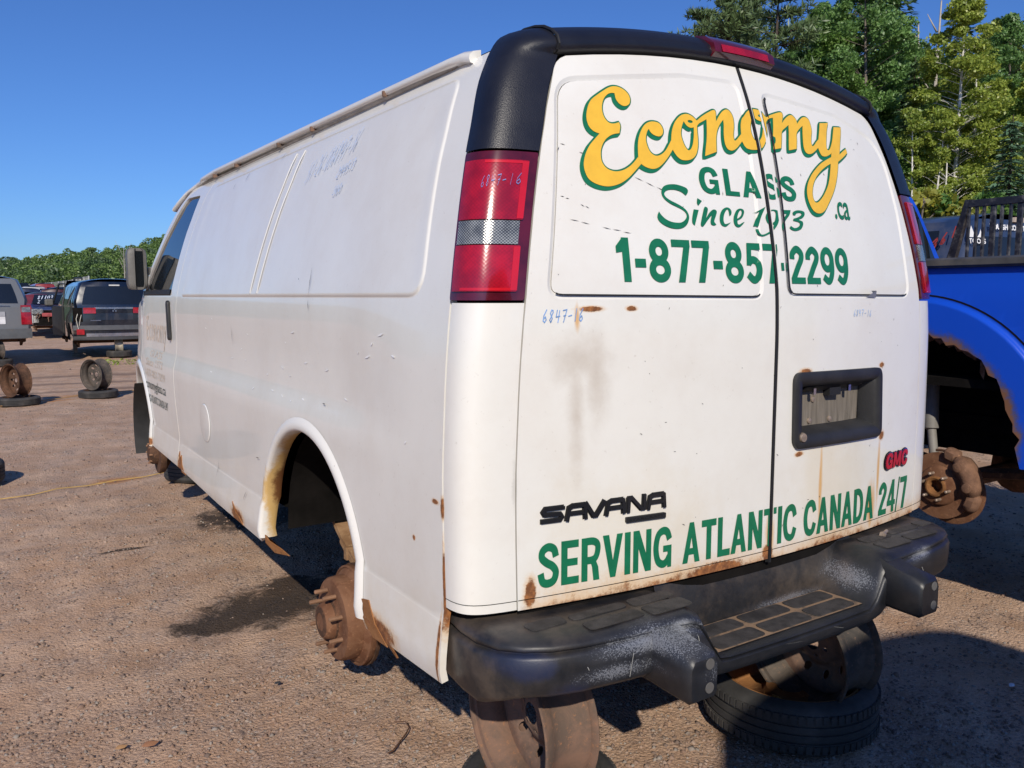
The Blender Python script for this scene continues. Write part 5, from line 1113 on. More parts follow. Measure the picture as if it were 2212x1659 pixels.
# ------------------------------------------------------------------ vehicles
def make_car(name, label, cat, P, pm, L=4.6, hw=.9, zb=.25, belt=1.0, top=1.65, kind='suv', rake=.30, tail='suv', group=None, detail=True):
    """generic salvage car: rear face at y=0, nose at +y"""
    root = thing(name, label, cat, group=group)
    if kind == 'suv': stn = [(0, .93, .985), (.06, .968, .995), (.16, .992, 1), (.35, 1, 1), (1, 1, 1), (2.2, 1, 1), (2.9, 1, .98), (3.35, 1, .55), (3.62, 1, .12), (3.9, .99, .06), (L - .25, .95, -.06), (L, .82, -.22)]
    else: stn = [(0, .95, .02), (.35, 1, .06), (.75, 1, .45), (1.25, 1, .98), (1.9, 1, 1), (2.5, 1, .97), (3.0, 1, .5), (3.3, 1, .10), (3.6, .99, .04), (L - .25, .95, -.06), (L, .82, -.22)]
    stn = [(y * L / 4.6, a, b) for y, a, b in stn]
    sy = np.array([s[0] for s in stn]); sw = np.array([s[1] for s in stn]); stp = np.array([s[2] for s in stn])
    def sec(y, t):                                             # t 0..1 lower body, 1..2 glasshouse, 2..3 roof (half section)
        a = float(np.interp(y, sy, sw)); b = float(np.interp(y, sy, stp)); w = hw * a; zt = belt + (top - belt) * b; k = max(b, 0)
        if t <= 1: z = zb + (min(belt, zt) - zb) * t; x = w * (.93 + .07 * math.sin(math.pi * min(1, t * 1.15)) ** .6 if t > 0 else .90)
        elif t <= 2: u = t - 1; z = min(belt, zt) + max(0, zt - .10 * k - belt) * u; x = w * .965 - (.27 * k) * u ** 1.4 * (top - belt)
        else: u = t - 2; z = max(zt, min(belt, zt)) - .10 * k * (1 - u) ** 2.4; x = (w * .965 - .27 * k * (top - belt)) * (1 - u ** 1.15)
        yy = y + (rake * (z - belt) * (1 - min(1, y / 1.2)) if (z > belt and kind == 'suv') else 0)
        if y < .05: yy += .05 * (1 - (z - zb) / (belt - zb)) * 0
        return (x, yy, z)
    ts = [0, .04, .2, .45, .7, .9, 1, 1.2, 1.5, 1.8, 2, 2.15, 2.4, 2.7, 3]
    ys = sorted(set(list(np.round(np.linspace(0, L, 20), 3)) + [float(v) for v in sy]))
    b = MB()
    for sg in (-1, 1): b.grid([[(sg * sec(y, t)[0], sec(y, t)[1], sec(y, t)[2]) for t in ts] for y in ys])
    b.grid([[(f * sec(0, t)[0], sec(0, t)[1] - .11 * (1 - f * f), sec(0, t)[2]) for f in np.linspace(-1, 1, 13)] for t in ts[:12]])
    b.grid([[(f * sec(L, t)[0], sec(L, t)[1] + .10 * (1 - f * f), sec(L, t)[2]) for f in np.linspace(-1, 1, 9)] for t in ts[:7]])
    b.grid([[(f * hw * .9, y, zb + .02) for f in (-1, 0, 1)] for y in (0, L)])
    body = b.build('body', pm, root, sharp=45)
    def side(sg, y0, y1, t0, t1, nm, mt, off=.006, n=6, parent=root, slant=(0, 0)):
        m = MB(); m.grid([[(sg * (sec(y0 + (y1 - y0) * i / n + (slant[0] if i == 0 else slant[1] if i == n else 0) * (t - t0), t)[0] + off), sec(y0 + (y1 - y0) * i / n + (slant[0] if i == 0 else slant[1] if i == n else 0) * (t - t0), t)[1], sec(y0 + (y1 - y0) * i / n, t)[2]) for t in np.linspace(t0, t1, 5)] for i in range(n + 1)]); return m.build(nm, mt, parent)
    def rear(x0, x1, t0, t1, nm, mt, off=.008, parent=root, th=False):
        m = MB(); rows = [[(x, sec(0, t)[1] - .11 * (1 - (x / max(sec(0, t)[0], .01)) ** 2) - off, sec(0, t)[2]) for x in np.linspace(x0 * (sec(0, t)[0] / hw if t > 1 else 1), x1 * (sec(0, t)[0] / hw if t > 1 else 1), 9)] for t in np.linspace(t0, t1, 5)]
        m.grid(rows)
        if th:
            m.grid([rows[0], [(q[0], q[1] + off + .01, q[2]) for q in rows[0]]]); m.grid([rows[-1], [(q[0], q[1] + off + .01, q[2]) for q in rows[-1]]])
            for j in (0, -1): m.grid([[r_[j] for r_ in rows], [(r_[j][0], r_[j][1] + off + .01, r_[j][2]) for r_ in rows]])
        return m.build(nm, mt, parent, sharp=40)
    k = L / 4.6
    if kind == 'suv': wins = ((.25, 1.15), (1.25, 2.15), (2.25, 3.05))
    else: wins = ((1.1, 1.75), (1.85, 2.75))
    for sg in (-1, 1):
        for a, c in wins: side(sg, a * k, c * k, 1.08, 1.88, 'side_window', M['glass'])
    ws = MB(); ya, yb_ = (3.55 * k, 2.92 * k) if kind == 'suv' else (3.22 * k, 2.52 * k)
    ws.grid([[(f * sec(y, 1.95)[0] * .97, y + .08 * (1 - f * f) + .012, sec(y, 3)[2] + .012) for f in np.linspace(-1, 1, 9)] for y in np.linspace(ya, yb_, 6)]); ws.build('windscreen', M['glass'], root)
    return root, sec, side, rear, body
def hubs(root, hw, L, mat='rustd'):
    for y in (.85 * L / 4.6, 3.7 * L / 4.6):
        m = MB(); m.tube([(-hw * .9, y, .22), (hw * .9, y, .22)], .06, 8); m.build('axle', M[mat], root, sharp=40)
        for s_ in (-1, 1): m = MB(); m.lathe([(.0, -.05), (.15, -.05), (.15, .0), (.08, .02), (.06, .08), (0, .08)], (s_ * hw * .82, y, .22), (s_, 0, 0), 20); m.build('hub', M[mat], root, sharp=40)
def wells(root, sec, hw, L, zb):
    for y in (.85 * L / 4.6, 3.7 * L / 4.6):
        for s_ in (-1, 1):
            m = MB(); n = 18; rows = [[(s_ * (hw * x), y + r_ * math.cos(a), zb - .02 + r_ * 1.12 * math.sin(a)) for a in np.linspace(0, math.pi, n)] for x, r_ in ((1.012, .39), (1.012, .36))]
            m.grid([[(s_ * hw * 1.008, y + q * .36 * math.cos(a), zb - .02 + q * .40 * math.sin(a)) for a in np.linspace(0, math.pi, n)] for q in (0, 1)]); m.build('wheel_arch', M['inner'], root)
HEAD = R(0)
# black SUV on the left
Pb = paint('dark_blue_paint', (.006, .009, .018), .14, 1.0, .05)
suv, sec, side, rear, body = make_car('parked_suv', 'dark blue-black SUV with its driver door ajar and left tail lamp missing', 'suv', None, Pb, 4.65, .90, .27, 1.02, 1.66, group=None)
pS = gnd(262, 775); suv.location = (pS[0] - .05, pS[1] + .55, .17); suv.scale = (1.08, 1.05, 1.14)
rear(-.76, .76, 1.10, 1.86, 'rear_window', M['glass'], .006)
rear(-.10, .22, 1.885, 1.94, 'high_brake_light', flat('pale_lamp', (.55, .55, .52), .3), .02)
rear(-.42, .42, .93, .985, 'chrome_strip', M['chrome'], .03, th=True)
a1 = rear(.42, .84, .80, .97, 'tail_light', M['lensr'], .04, th=True); a2 = rear(-.66, -.40, .80, .97, 'tail_light', M['lensr'], .04, th=True)
rear(-.88, -.68, .55, .97, 'lamp_cavity', M['inner'], .012)
rear(-.42, .42, .60, .80, 'plate_panel', flat('blue_grey_gloss', (.02, .03, .05), .12, coat=1), .012)
rear(-.89, .89, .30, .44, 'bumper_trim', flat('grey_bumper_plastic', (.085, .09, .10), .5), .03, th=True)
rear(-.62, .62, .10, .20, 'skid_plate', M['chrome'], .035, th=True); rear(-.89, .89, .0, .12, 'bumper_trim', flat('dark_bumper_plastic', (.05, .052, .056), .55), .025, th=True)
for s_ in (-1, 1): rear(s_ * .74 - .08, s_ * .74 + .08, .17, .33, 'reflector', M['lensr'], .045, th=True)
em = MB()
for dx, dz in ((0, .028), (-.03, -.015), (.03, -.015)): c0 = (dx, -.16, 1.0 - .06 + dz); em.add([(c0[0], c0[1], c0[2] + .028), (c0[0] - .017, c0[1], c0[2]), (c0[0], c0[1], c0[2] - .028), (c0[0] + .017, c0[1], c0[2])], [(0, 1, 2, 3)])
em.build('emblem', M['chrome'], root := suv, smooth=False)
nb = MB(); nb.box((-.52, -.10, .70), (-.30, -.075, .72)); nb.build('name_badge', M['chrome'], suv)
an = MB(); an.tube([(0, .55, 1.66), (0, .42, 1.86)], .006, 6); an.build('antenna', M['blackp'], suv)
for s_ in (-1, 1): rr = MB(); rr.tube([(s_ * .58, .6, 1.645), (s_ * .59, .7, 1.68), (s_ * .58, 2.4, 1.69), (s_ * .56, 2.55, 1.64)], .018, 6); rr.build('roof_rail', M['blackp'], suv)
# open driver door, seen edge-on
dm = MB(); dm.box((-.06, 0, .30), (.0, 1.0, 1.02)); dr2 = dm.build('front_door', M['blackp'], suv, bevel=.02); dr2.location = (-.90, 1.70, 0); dr2.rotation_euler = (0, 0, R(9))
dw = MB(); dw.tube([(-.03, .05, 1.02), (.08, .12, 1.55), (.08, .70, 1.56), (-.02, 1.0, 1.06)], .022, 6); dw.build('window_frame', M['blackp'], dr2)
mm = MB(); mm.box((-.24, .80, 1.02), (-.04, .92, 1.19)); mm.build('side_mirror', M['mirror'], dr2, bevel=.04)
wc = MB(); wc.tube([(-.78, -.02, .86), (-.82, -.06, .75), (-.80, -.05, .62), (-.78, -.07, .52)], .008, 6); wc.tube([(-.70, -.03, .85), (-.74, -.07, .72), (-.76, -.06, .60)], .007, 6); wc.build('hanging_wire', flat('pale_wire', (.5, .48, .42), .5), suv)
hubs(suv, .90, 4.65); wells(suv, sec, .90, 4.65, .27)
def prop(p, off, label, mat='rustg', rz=R(10), grp='rims propping parked cars'):
    r = make_rim('wheel_rim', .215, .19, mat, 9, .015); setl(r, label, loc=(p[0] + off[0], p[1] + off[1], off[2]), rot=(0, 0, rz), group=grp); return r
prop(suv.location, (.12, .25, .10), 'pale alloy rim standing under the rear bumper of the dark SUV', 'rimlt', R(-5))
t = make_tyre('flat_tyre', .31, .18, 'rustd', blocks=False); setl(t, 'tyre lying flat in front of the pale rim under the dark SUV', loc=(suv.location[0] + .12, suv.location[1] + .25, 0), group='tyres under parked cars')
jk = MB(); jk.box((-.09, -.12, 0), (.09, .12, .06)); jk.box((-.05, -.06, .06), (.05, .06, .40), rot=Matrix.Rotation(R(-8), 3, 'X')); jo = jk.build('wooden_prop', flat('grey_wood', (.22, .19, .15), .9)); jo.location = (suv.location[0] - .80, suv.location[1] + 1.4, 0); tag(jo, 'grey timber prop under the open door of the dark SUV', 'prop')
# silver minivan, left edge
Ps = paint('silver_paint', (.15, .16, .172), .30, .6, .10)
mv, sec, side, rear, body = make_car('parked_minivan', 'silver grey minivan cut by the left edge, raised on bare rims', 'minivan', None, Ps, 5.0, .97, .27, 1.05, 1.72, rake=.22)
pM = gnd(78, 792); mv.location = (pM[0] - .98, pM[1] + .35, .36)
rear(-.80, .80, 1.06, 1.84, 'rear_window', M['glass'], .006); rear(-.25, .25, 1.90, 1.97, 'high_brake_light', M['lensr'], .02)
for s_ in (-1, 1):
    o = rear(s_ * .865 - .105, s_ * .865 + .105, .42, .985, 'tail_light', M['lensr'], .02, th=True); rear(s_ * .865 - .09, s_ * .865 + .09, .78, .93, 'reverse_lens', M['lensc'], .026, parent=o)
    side(s_, .0, .16, .42, .985, 'tail_light', M['lensr'], .012)
rear(-.45, .45, .66, .80, 'plate_recess', flat('light_silver', (.34, .35, .37), .3), .02, th=True); rear(-.45, .45, .44, .66, 'number_plate_blank', flat('white_plate_area', (.66, .67, .68), .4), .012)
rear(-.60, .55, .955, .975, 'handle_strip', M['chrome'], .02); rear(-.965, .965, .02, .30, 'rear_bumper', flat('silver_bumper', (.10, .108, .115), .4, dirt=.3), .05, th=True)
wi = MB(); wi.tube([(-.05, -.02, 1.10), (-.5, -.03, 1.12)], .010, 6); wi.build('wiper', M['blackp'], mv)
hubs(mv, .97, 5.0); wells(mv, sec, .97, 5.0, .27)
prop(mv.location, (.25, .15, .16), 'grey rim under the rear of the silver minivan at the left edge', 'rimdk', R(20))
t = make_tyre('flat_tyre', .31, .18, 'rustd', blocks=False); setl(t, 'flat tyre under the silver minivan at the left edge', loc=(mv.location[0] + .25, mv.location[1] + .15, 0), group='tyres under parked cars')
# wrecked car facing us, front end stripped
Pw = paint('purple_blue_paint', (.020, .018, .060), .25, .6, .3)
wk, sec, side, rear, body = make_car('wrecked_car', 'dark purple car with its front end torn off between minivan and SUV', 'car', None, Pw, 4.5, .88, .28, .98, 1.46, kind='sedan')
pW = gnd(112, 733); wk.location = (pW[0] + .55, pW[1] + 4.9, .22); wk.rotation_euler = (0, 0, R(180 - 4))
fr = MB(); fr.box((-.78, 4.40, .30), (.78, 4.62, .86)); fr.build('engine_bay', M['inner'], wk)
for s_ in (-1, 1): h_ = MB(); h_.box((s_ * .62 - .20, 4.44, .70), (s_ * .62 + .20, 4.70, .92)); h_.build('headlight', M['lensc'], wk, bevel=.05)
rb = MB(); rb.box((-.48, 4.58, .62), (.48, 4.72, .76)); rb.build('bumper_beam', flat('red_primer', (.30, .05, .05), .6, var=.3), wk, bevel=.02)
wl = MB(); wl.box((.55, 4.46, .36), (.80, 4.62, .70)); wl.build('washer_tank', flat('white_tank', (.7, .7, .66), .5), wk, bevel=.04)
jm = MB(); rj = random.Random(5)
for _ in range(14): x, z = rj.uniform(-.7, .7), rj.uniform(.22, .75); jm.tube([(x, 4.62, z), (x + rj.uniform(-.2, .2), 4.70, z + rj.uniform(-.15, .1)), (x + rj.uniform(-.2, .2), 4.66, z - rj.uniform(0, .2))], .018, 5)
jm.build('torn_part', M['rustg'], wk)
scw = MB()
for r_, (txt, z) in enumerate((('81031', .58), ('6847', .50))): pass
def fW(u, v): u = np.asarray(u, float); return np.stack([u, 3.22 - (3.22 - 2.52) * v + .09, .98 + .05 + .43 * v], -1)
scrawl('painted_number', '811039', fW, flat('pale_chalk', (.5, .55, .65), .7), wk, .62, .55, -.11, .0, .3, .03, flip=True); scrawl('painted_number', '26547', fW, flat('pale_chalk2', (.5, .55, .65), .7), wk, .62, .18, -.11, .0, .28, .03, flip=True)
hubs(wk, .88, 4.5)
# farther cars, only roofs and flanks in view
spec = [((85, 640), 44, (.02, .022, .03), 'far black car with its roof showing right of the silver minivan', 'sedan'), ((95, 655), 33, (.18, .025, .02), 'far dark red car just behind the silver minivan', 'sedan'), ((125, 622), 40, (.05, .012, .012), 'far maroon car whose roof shows above the wrecked car', 'suv'),
        ((30, 612), 62, (.20, .20, .19), 'far pale van-shaped car above the silver minivan roof', 'suv'), ((110, 630), 36, (.03, .03, .035), 'far charcoal car between the minivan and the wrecked car', 'sedan'), ((150, 632), 38, (.20, .21, .22), 'far silver car half hidden by the wrecked car roof', 'sedan'), ((100, 612), 70, (.25, .03, .03), 'farthest red car under the treeline beside the fence', 'suv'), ((60, 622), 50, (.015, .02, .05), 'far navy car rising behind the dark red one', 'suv'),
        ((160, 622), 47, (.03, .05, .14), 'far blue car whose roof shows left of the dark SUV', 'sedan'), ((75, 618), 58, (.42, .42, .42), 'far pale grey car with a domed roof under the treeline', 'suv'), ((178, 612), 52, (.10, .012, .012), 'far red-lamped dark car peeping above the dark SUV door', 'suv'), ((135, 620), 64, (.012, .012, .014), 'far black car with a flat roof near the fence', 'suv')]
far = {}
for i, ((x, y), d, c_, lab, kd) in enumerate(spec):
    if kd not in far:
        far[kd] = make_car('distant_car', lab, 'car', None, paint('far_paint_%d' % i, c_, .3, .6), 4.6, .9, .25, 1.0, 1.66 if kd == 'suv' else 1.45, kind=kd, group='cars in the far rows')[0]; o = far[kd]; base = 'far_paint_%d' % i; far[kd + 'm'] = base
    else: o = dup(far[kd], label=lab, mats={far[kd + 'm']: paint('far_paint_%d' % i, c_, .3, .6)})
    p = atd(x, 640, d); topz = 1.6 + (640 - y) / 1782 * d; o.location = (p[0], p[1], max(.25, topz - (1.66 if kd == 'suv' else 1.45))); o.rotation_euler = (0, 0, R([0, 4, -3, 182, 2, -2, 5, 1, 178, 3, -4, 2][i]))
# blue pickup on the right
Pt = NT('blue_truck_paint'); nz = Pt.noise(12, 7, .75); P_ = Pt.sep()
rr_2 = Pt.vlen(Pt.vmul(Pt.co(), (0, 1, 1), (0, -.60, -.90))); rustf = Pt.math('MULTIPLY_ADD', Pt.math('SUBTRACT', nz, .5), .9, Pt.math('MULTIPLY', Pt.math('SUBTRACT', .562, rr_2), 8.0))
cb = Pt.mix(Pt.step(rustf, -.05, .25), (.006, .070, .56), (.06, .07, .18)); cb = Pt.mix(Pt.step(rustf, .15, .35), cb, (.17, .075, .035)); Pt.set(color=cb, rough=Pt.math('MULTIPLY_ADD', Pt.step(rustf, .1, .3), .5, .32), coat=.35, coatr=.15); Pt = Pt.m
TX = 1.87; TCY, TCZ = .60, .90
tk = thing('blue_pickup', 'bright blue pickup truck with rusted wheel arch and no wheel, beside the white van', 'pickup truck')
def m_t(off=0.0):
    def fn(y, z):
        y = np.asarray(y, float); z = np.asarray(z, float) + 0 * y; r = np.hypot(y - TCY, z - TCZ)
        o = off + .035 * sst((.70 - r) / .03) - .02 * sst((z - 1.55) / .2) + .018 * sst((1.1 - z) / .3); return np.stack([TX - o, y, z], -1)
    return fn
jag = []; rj = random.Random(11)
for a in np.linspace(.06, math.pi - .06, 46): q = .522 + rj.uniform(-.024, .016) + .014 * math.sin(a * 9) + (.022 if 1.0 < a < 1.9 else 0); jag.append((TCY + q * math.cos(a), TCZ + q * 1.0 * math.sin(a)))
bedo = [(-1.05, .86), (-1.05, 1.735), (2.75, 1.735), (2.75, .80), (TCY + .55, .80)] + [(2 * TCY - y, z) for y, z in reversed(jag)][::-1][::-1] + [(TCY - .55, .84)]
bedo = [(-1.05, .86), (-1.05, 1.737), (2.75, 1.737), (2.75, .80), (TCY + .55, .80)] + jag + [(TCY - .55, .84)]
bs_ = patch('body_side', bedo, m_t(), Pt, tk, step=.09, edge=.03, loops=[arc((TCY, TCZ), r_, .1, math.pi - .1, 40) for r_ in (.67, .685, .70)], flip=True, thick=.025)
rgd = MB()                                                     # rotten inner lip and hanging flakes
rgd.grid([[(TX + x + (.006 * math.sin(i * 2.3)), TCY + (q + .012 * math.sin(i * 1.7 + q * 90)) * math.cos(a), TCZ + (q + .012 * math.sin(i * 2.9 + q * 70)) * math.sin(a)) for i, a in enumerate(np.linspace(.25, 2.2, 40))] for x, q in ((-.016, .548), (-.004, .520), (.03, .490), (.09, .505), (.14, .53))])
for y, z, l in ((.27, 1.375, .16), (.36, 1.39, .045), (.47, 1.41, .035), (.56, 1.42, .05), (.68, 1.42, .04), (.20, 1.34, .04), (.12, 1.27, .04), (.08, 1.18, .07)): rgd.add([(TX, y, z), (TX, y - .03, z + .01), (TX + .01, y - .012, z - l), (TX + .015, y + .012, z - l * .8)], [(0, 1, 2, 3)])
rgd.build('rotten_arch_lip', rusty('rotten_metal', (.12, .055, .03), (.26, .14, .08), (.36, .22, .14)), bs_, smooth=False)
rl = MB(); rl.grid([[(TX + dx, y, z) for y in np.linspace(-1.05, 2.75, 20)] for dx, z in ((-.006, 1.733), (-.018, 1.745), (-.012, 1.772), (.02, 1.782), (.08, 1.78), (.09, 1.72))]); rl.build('bed_rail', flat('dusty_black_rail', (.055, .052, .048), .6, var=.3, dirt=.4), tk)
fb = MB(); fb.box((TX + 1.78, -1.05, .86), (TX + 1.82, 1.38, 1.77)); fb.box((TX + .02, -1.07, .9), (TX + 1.80, -1.03, 1.75)); fb.box((TX + .03, 1.36, 1.05), (TX + 1.80, 1.40, 1.75)); fb.build('cargo_bed', Pt, tk, smooth=False)
fb = MB(); fb.box((TX + .03, -1.03, 1.17), (TX + 1.78, 1.36, 1.21)); fb.build('bed_floor', M['inner'], tk, smooth=False)
# cab ahead of the bed: back wall with dark glass, raked rear pillars, roof
cy = 1.42; xc_ = TX + .83
def cabx(z): return float(np.interp(z, [1.70, 1.85, 2.13, 2.20, 2.245, 2.27], [.86, .835, .635, .58, .535, .46]))
def cabsec(y, k=1.0): return [(xc_ + s_ * cabx(z), y + (0 if y > 2 else .10 * (z - 1.75)), z) for s_, z in [(-1, z) for z in (1.70, 1.85, 2.0, 2.13, 2.20, 2.245, 2.27)] + [(1, z) for z in (2.27, 2.245, 2.20, 2.13, 2.0, 1.85, 1.70)]]
cab = MB(); cab.grid([cabsec(cy), cabsec(1.9), cabsec(2.6)]); S0 = cabsec(cy); cab.add(S0, [tuple(range(len(S0)))]); cab.build('cab', Pt, tk, sharp=35)
cg = MB(); cg.add([(xc_ + s_ * (cabx(z) - .055), cy - .012 + .10 * (z - 1.75), z) for s_, z in ((-1, 1.80), (1, 1.80), (1, 2.10), (1, 2.19), (-1, 2.19), (-1, 2.10))], [tuple(range(6))]); cg.build('cab_glass', M['glass'], tk, smooth=False)
for s_ in (-1, 1):
    sg_ = MB(); sg_.grid([[(xc_ + s_ * (cabx(z) + .006), y, z) for y in (1.62, 2.0, 2.55)] for z in (1.80, 1.95, 2.13, 2.18)]); sg_.build('side_window', M['glass'], tk)
cb2 = MB(); cb2.grid([[(xc_ + c_ * (.55 + .28 * t), 2.60 + .85 * t, 2.24 - .52 * t) for c_ in (-1, 0, 1)] for t in (0, .5, 1)]); cb2.build('windscreen', M['glass'], tk)
nose = MB(); nose.grid([[(xc_ + c_ * .92, y, z - .04 * c_ * c_) for c_ in np.linspace(-1, 1, 9)] for y, z in ((2.75, .80), (2.75, 1.74), (3.45, 1.70), (4.4, 1.58), (4.75, 1.45), (4.75, .75))])
for s_ in (-.92, .92): nose.add([(xc_ + s_, y, z) for y, z in ((2.75, .80), (4.75, .75), (4.75, 1.41), (4.4, 1.54), (3.45, 1.66), (2.75, 1.70))], [tuple(range(6))])
nose.build('front_body', Pt, tk, sharp=30)
ub = MB(); ub.box((TX + .35, -1.0, .92), (TX + 1.5, 4.4, 1.0)); ub.grid([[(TX + x, TCY + .58 * math.cos(a), TCZ + .56 * math.sin(a)) for a in np.linspace(-.1, math.pi + .1, 16)] for x in (.03, .40)]); ub.add([(TX + .40, TCY - .6, .8), (TX + .40, TCY + .6, .8), (TX + .40, TCY + .6, 1.5), (TX + .40, TCY - .6, 1.5)], [(0, 1, 2, 3)]); ub.box((TX + .3, 1.35, .78), (TX + 1.6, 2.7, .95)); ub.tube([(TX + .45, -1, .85), (TX + .45, 4.4, .85)], .05, 8); ub.build('underbody', M['inner'], tk, smooth=False)
RC = Vector((TX + .09, .475, .668)); rt = MB(); rt.lathe([(.165, .0), (.165, .012), (.10, .014), (.094, .030), (.088, .034), (.05, .036), (.048, .050), (.044, .052), (.034, .048), (.030, .01)], RC, (-1, 0, 0), 40); ro = rt.build('brake_rotor', M['rust'], tk, sharp=40)
hubr = MB(); hubr.lathe([(.049, .034), (.050, .054), (.042, .056), (.032, .050), (.028, .0), (0, .0)], RC, (-1, 0, 0), 24); hubr.build('hub_ring', M['rusto'], ro, sharp=40)
for k in range(6): a = 2 * math.pi * (k + .2) / 6; p = RC + Vector((-.03, .066 * math.cos(a), .066 * math.sin(a))); sd = MB(); sd.tube([p, p + Vector((-.042, 0, 0)), p + Vector((-.045, 0, 0))], [.0075, .0075, .004], 8); sd.build('wheel_stud', M['stud'], ro)
ds = MB(); ds.lathe([(.0, -.02), (.16, -.018), (.165, -.02), (.165, -.024), (0, -.026)], RC + Vector((0, -.045, -.022)), (-1, 0, 0), 36); ds.build('dust_shield', M['rust'], ro, sharp=40)
def arc_body(a0, a1, prof, n=12):
    m = MB(); rows = []
    for i in range(n + 1):
        t = i / n; a_ = a0 + (a1 - a0) * t; e = .55 + .45 * min(1, min(t, 1 - t) * 6)
        rm = sum(q for q, x in prof) / len(prof); rows.append([RC + Vector((x * e, -(rm + (q - rm) * e) * math.cos(a_), (rm + (q - rm) * e) * math.sin(a_))) for q, x in prof])
    m.grid(rows, closeu=True); m.add(rows[0], [tuple(range(len(prof)))]); m.add(rows[-1], [tuple(reversed(range(len(prof))))]); return m
cr_ = rusty('caliper_rust', (.12, .065, .042), (.22, .12, .075), (.3, .17, .1), sc=14)
co_ = arc_body(R(-8), R(62), [(.120, -.030), (.135, -.055), (.165, -.064), (.190, -.052), (.200, -.020), (.198, .03), (.18, .045), (.13, .040)]).build('brake_caliper', cr_, ro, sharp=55)
for a0, a1 in ((R(-34), R(-6)), (R(60), R(84))): arc_body(a0, a1, [(.138, -.012), (.150, -.036), (.185, -.038), (.200, -.014), (.198, .02), (.140, .02)], 6).build('caliper_bracket', cr_, co_, sharp=55)
for a_ in (R(8), R(46)):
    m = MB(); p_ = RC + Vector((-.056, -.160 * math.cos(a_), .160 * math.sin(a_))); m.lathe([(.024, .0), (.023, .010), (.012, .014), (0, .014)], p_, (-1, 0, 0), 14); m.build('piston_boss', cr_, co_, sharp=50)
m = MB(); m.tube([RC + Vector((-.03, -.175 * math.cos(t), .175 * math.sin(t) + .0)) + Vector((-.03 * math.sin(3 * t), 0, 0)) for t in np.linspace(R(60), R(100), 6)], .007, 6); m.build('brake_hose', M['rustd'], co_)
sh = MB(); sh.tube([(TX + .22, .62, 1.15), (TX + .20, .60, .93), (TX + .198, .598, .92)], [.036, .036, .022], 12); sh.tube([(TX + .198, .598, .93), (TX + .18, .56, .74)], .022, 10); sh.build('shock_absorber', flat('grey_shock', (.20, .19, .175), .6, dirt=.5), tk)
axl = MB(); axl.tube([(TX + .1, .475, .668), (TX + 1.75, .475, .668)], .045, 10); axl.lathe([(.05, -.15), (.14, -.08), (.15, .0), (.14, .08), (.05, .15)], (TX + .93, .475, .668), (1, 0, 0), 14); axl.tube([(TX + .35, -.6, .86), (TX + .35, .47, .70), (TX + .35, 1.4, .86)], .03, 6); axl.build('rear_axle', M['rustd'], tk)
bdg = MB(); q = m_t(.006); bdg.prism(rnd([(-.06, 1.555), (.045, 1.555), (.045, 1.60), (-.06, 1.60)], .008, 2), lambda u, v, o: m_t(.002 + .006 * o)(u, v), 1.0); bo_ = bdg.build('side_badge', flat('pale_badge', (.30, .38, .52), .3), tk)
fj = MB(); fj.grid([[m_t(.0012)(TCY + r_ * math.cos(a), TCZ + r_ * math.sin(a)) for a in np.linspace(.3, 2.6, 40)] for r_ in (.703, .711)]); fj.build('flare_gap', M['inner'], tk)
for y in (-.75, 3.0):
    for x in (.3, 1.55):
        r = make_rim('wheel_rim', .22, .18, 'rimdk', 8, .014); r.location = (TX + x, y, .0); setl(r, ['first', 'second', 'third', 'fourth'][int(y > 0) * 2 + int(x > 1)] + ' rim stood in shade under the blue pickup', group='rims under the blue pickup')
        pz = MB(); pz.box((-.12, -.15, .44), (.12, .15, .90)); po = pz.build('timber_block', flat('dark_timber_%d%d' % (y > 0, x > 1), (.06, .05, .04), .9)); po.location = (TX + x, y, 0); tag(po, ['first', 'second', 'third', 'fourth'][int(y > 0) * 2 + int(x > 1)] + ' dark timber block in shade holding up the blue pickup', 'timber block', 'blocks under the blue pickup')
# rack along the far side of the bed
rk = thing('bed_rack', 'black steel rack of upright bars standing on the far rail of the blue pickup bed', 'rack')
rb_ = flat('chipped_black_steel', (.016, .015, .017), .45, var=.4, vs=40, dirt=.4, dirtc=(.35, .33, .31)); rx = 3.66
m = MB(); m.box((rx - .02, -.95, 2.195), (rx + .02, 1.335, 2.242)); m.build('top_bar', rb_, rk, bevel=.004)
m = MB(); m.box((rx - .02, -.95, 1.775), (rx + .02, 1.46, 1.80)); m.build('foot_bar', rb_, rk, bevel=.004)
for y in (1.314, 1.262, 1.214, 1.154, 1.10, 1.045, .987, .93, .875, .82, .76, .70, .64, .58, .52, .4, .3, .2, .1, 0, -.1, -.2, -.3, -.4, -.5, -.6, -.7, -.8):
    w_ = .015 if y in (1.154, .987, .82, .58) else .0065
    m = MB(); m.box((rx - .012, y - w_, 1.80), (rx + .012, y + w_, 2.197)); m.build('bar', rb_, rk)
m = MB(); m.add([(rx + dx, y, z) for dx in (-.022, .022) for y, z in ((1.46, 1.79), (1.40, 1.79), (1.300, 2.245), (1.335, 2.245))], [(0, 1, 2, 3), (7, 6, 5, 4), (0, 4, 5, 1), (1, 5, 6, 2), (2, 6, 7, 3), (3, 7, 4, 0)]); m.build('end_post', rb_, rk, smooth=False)
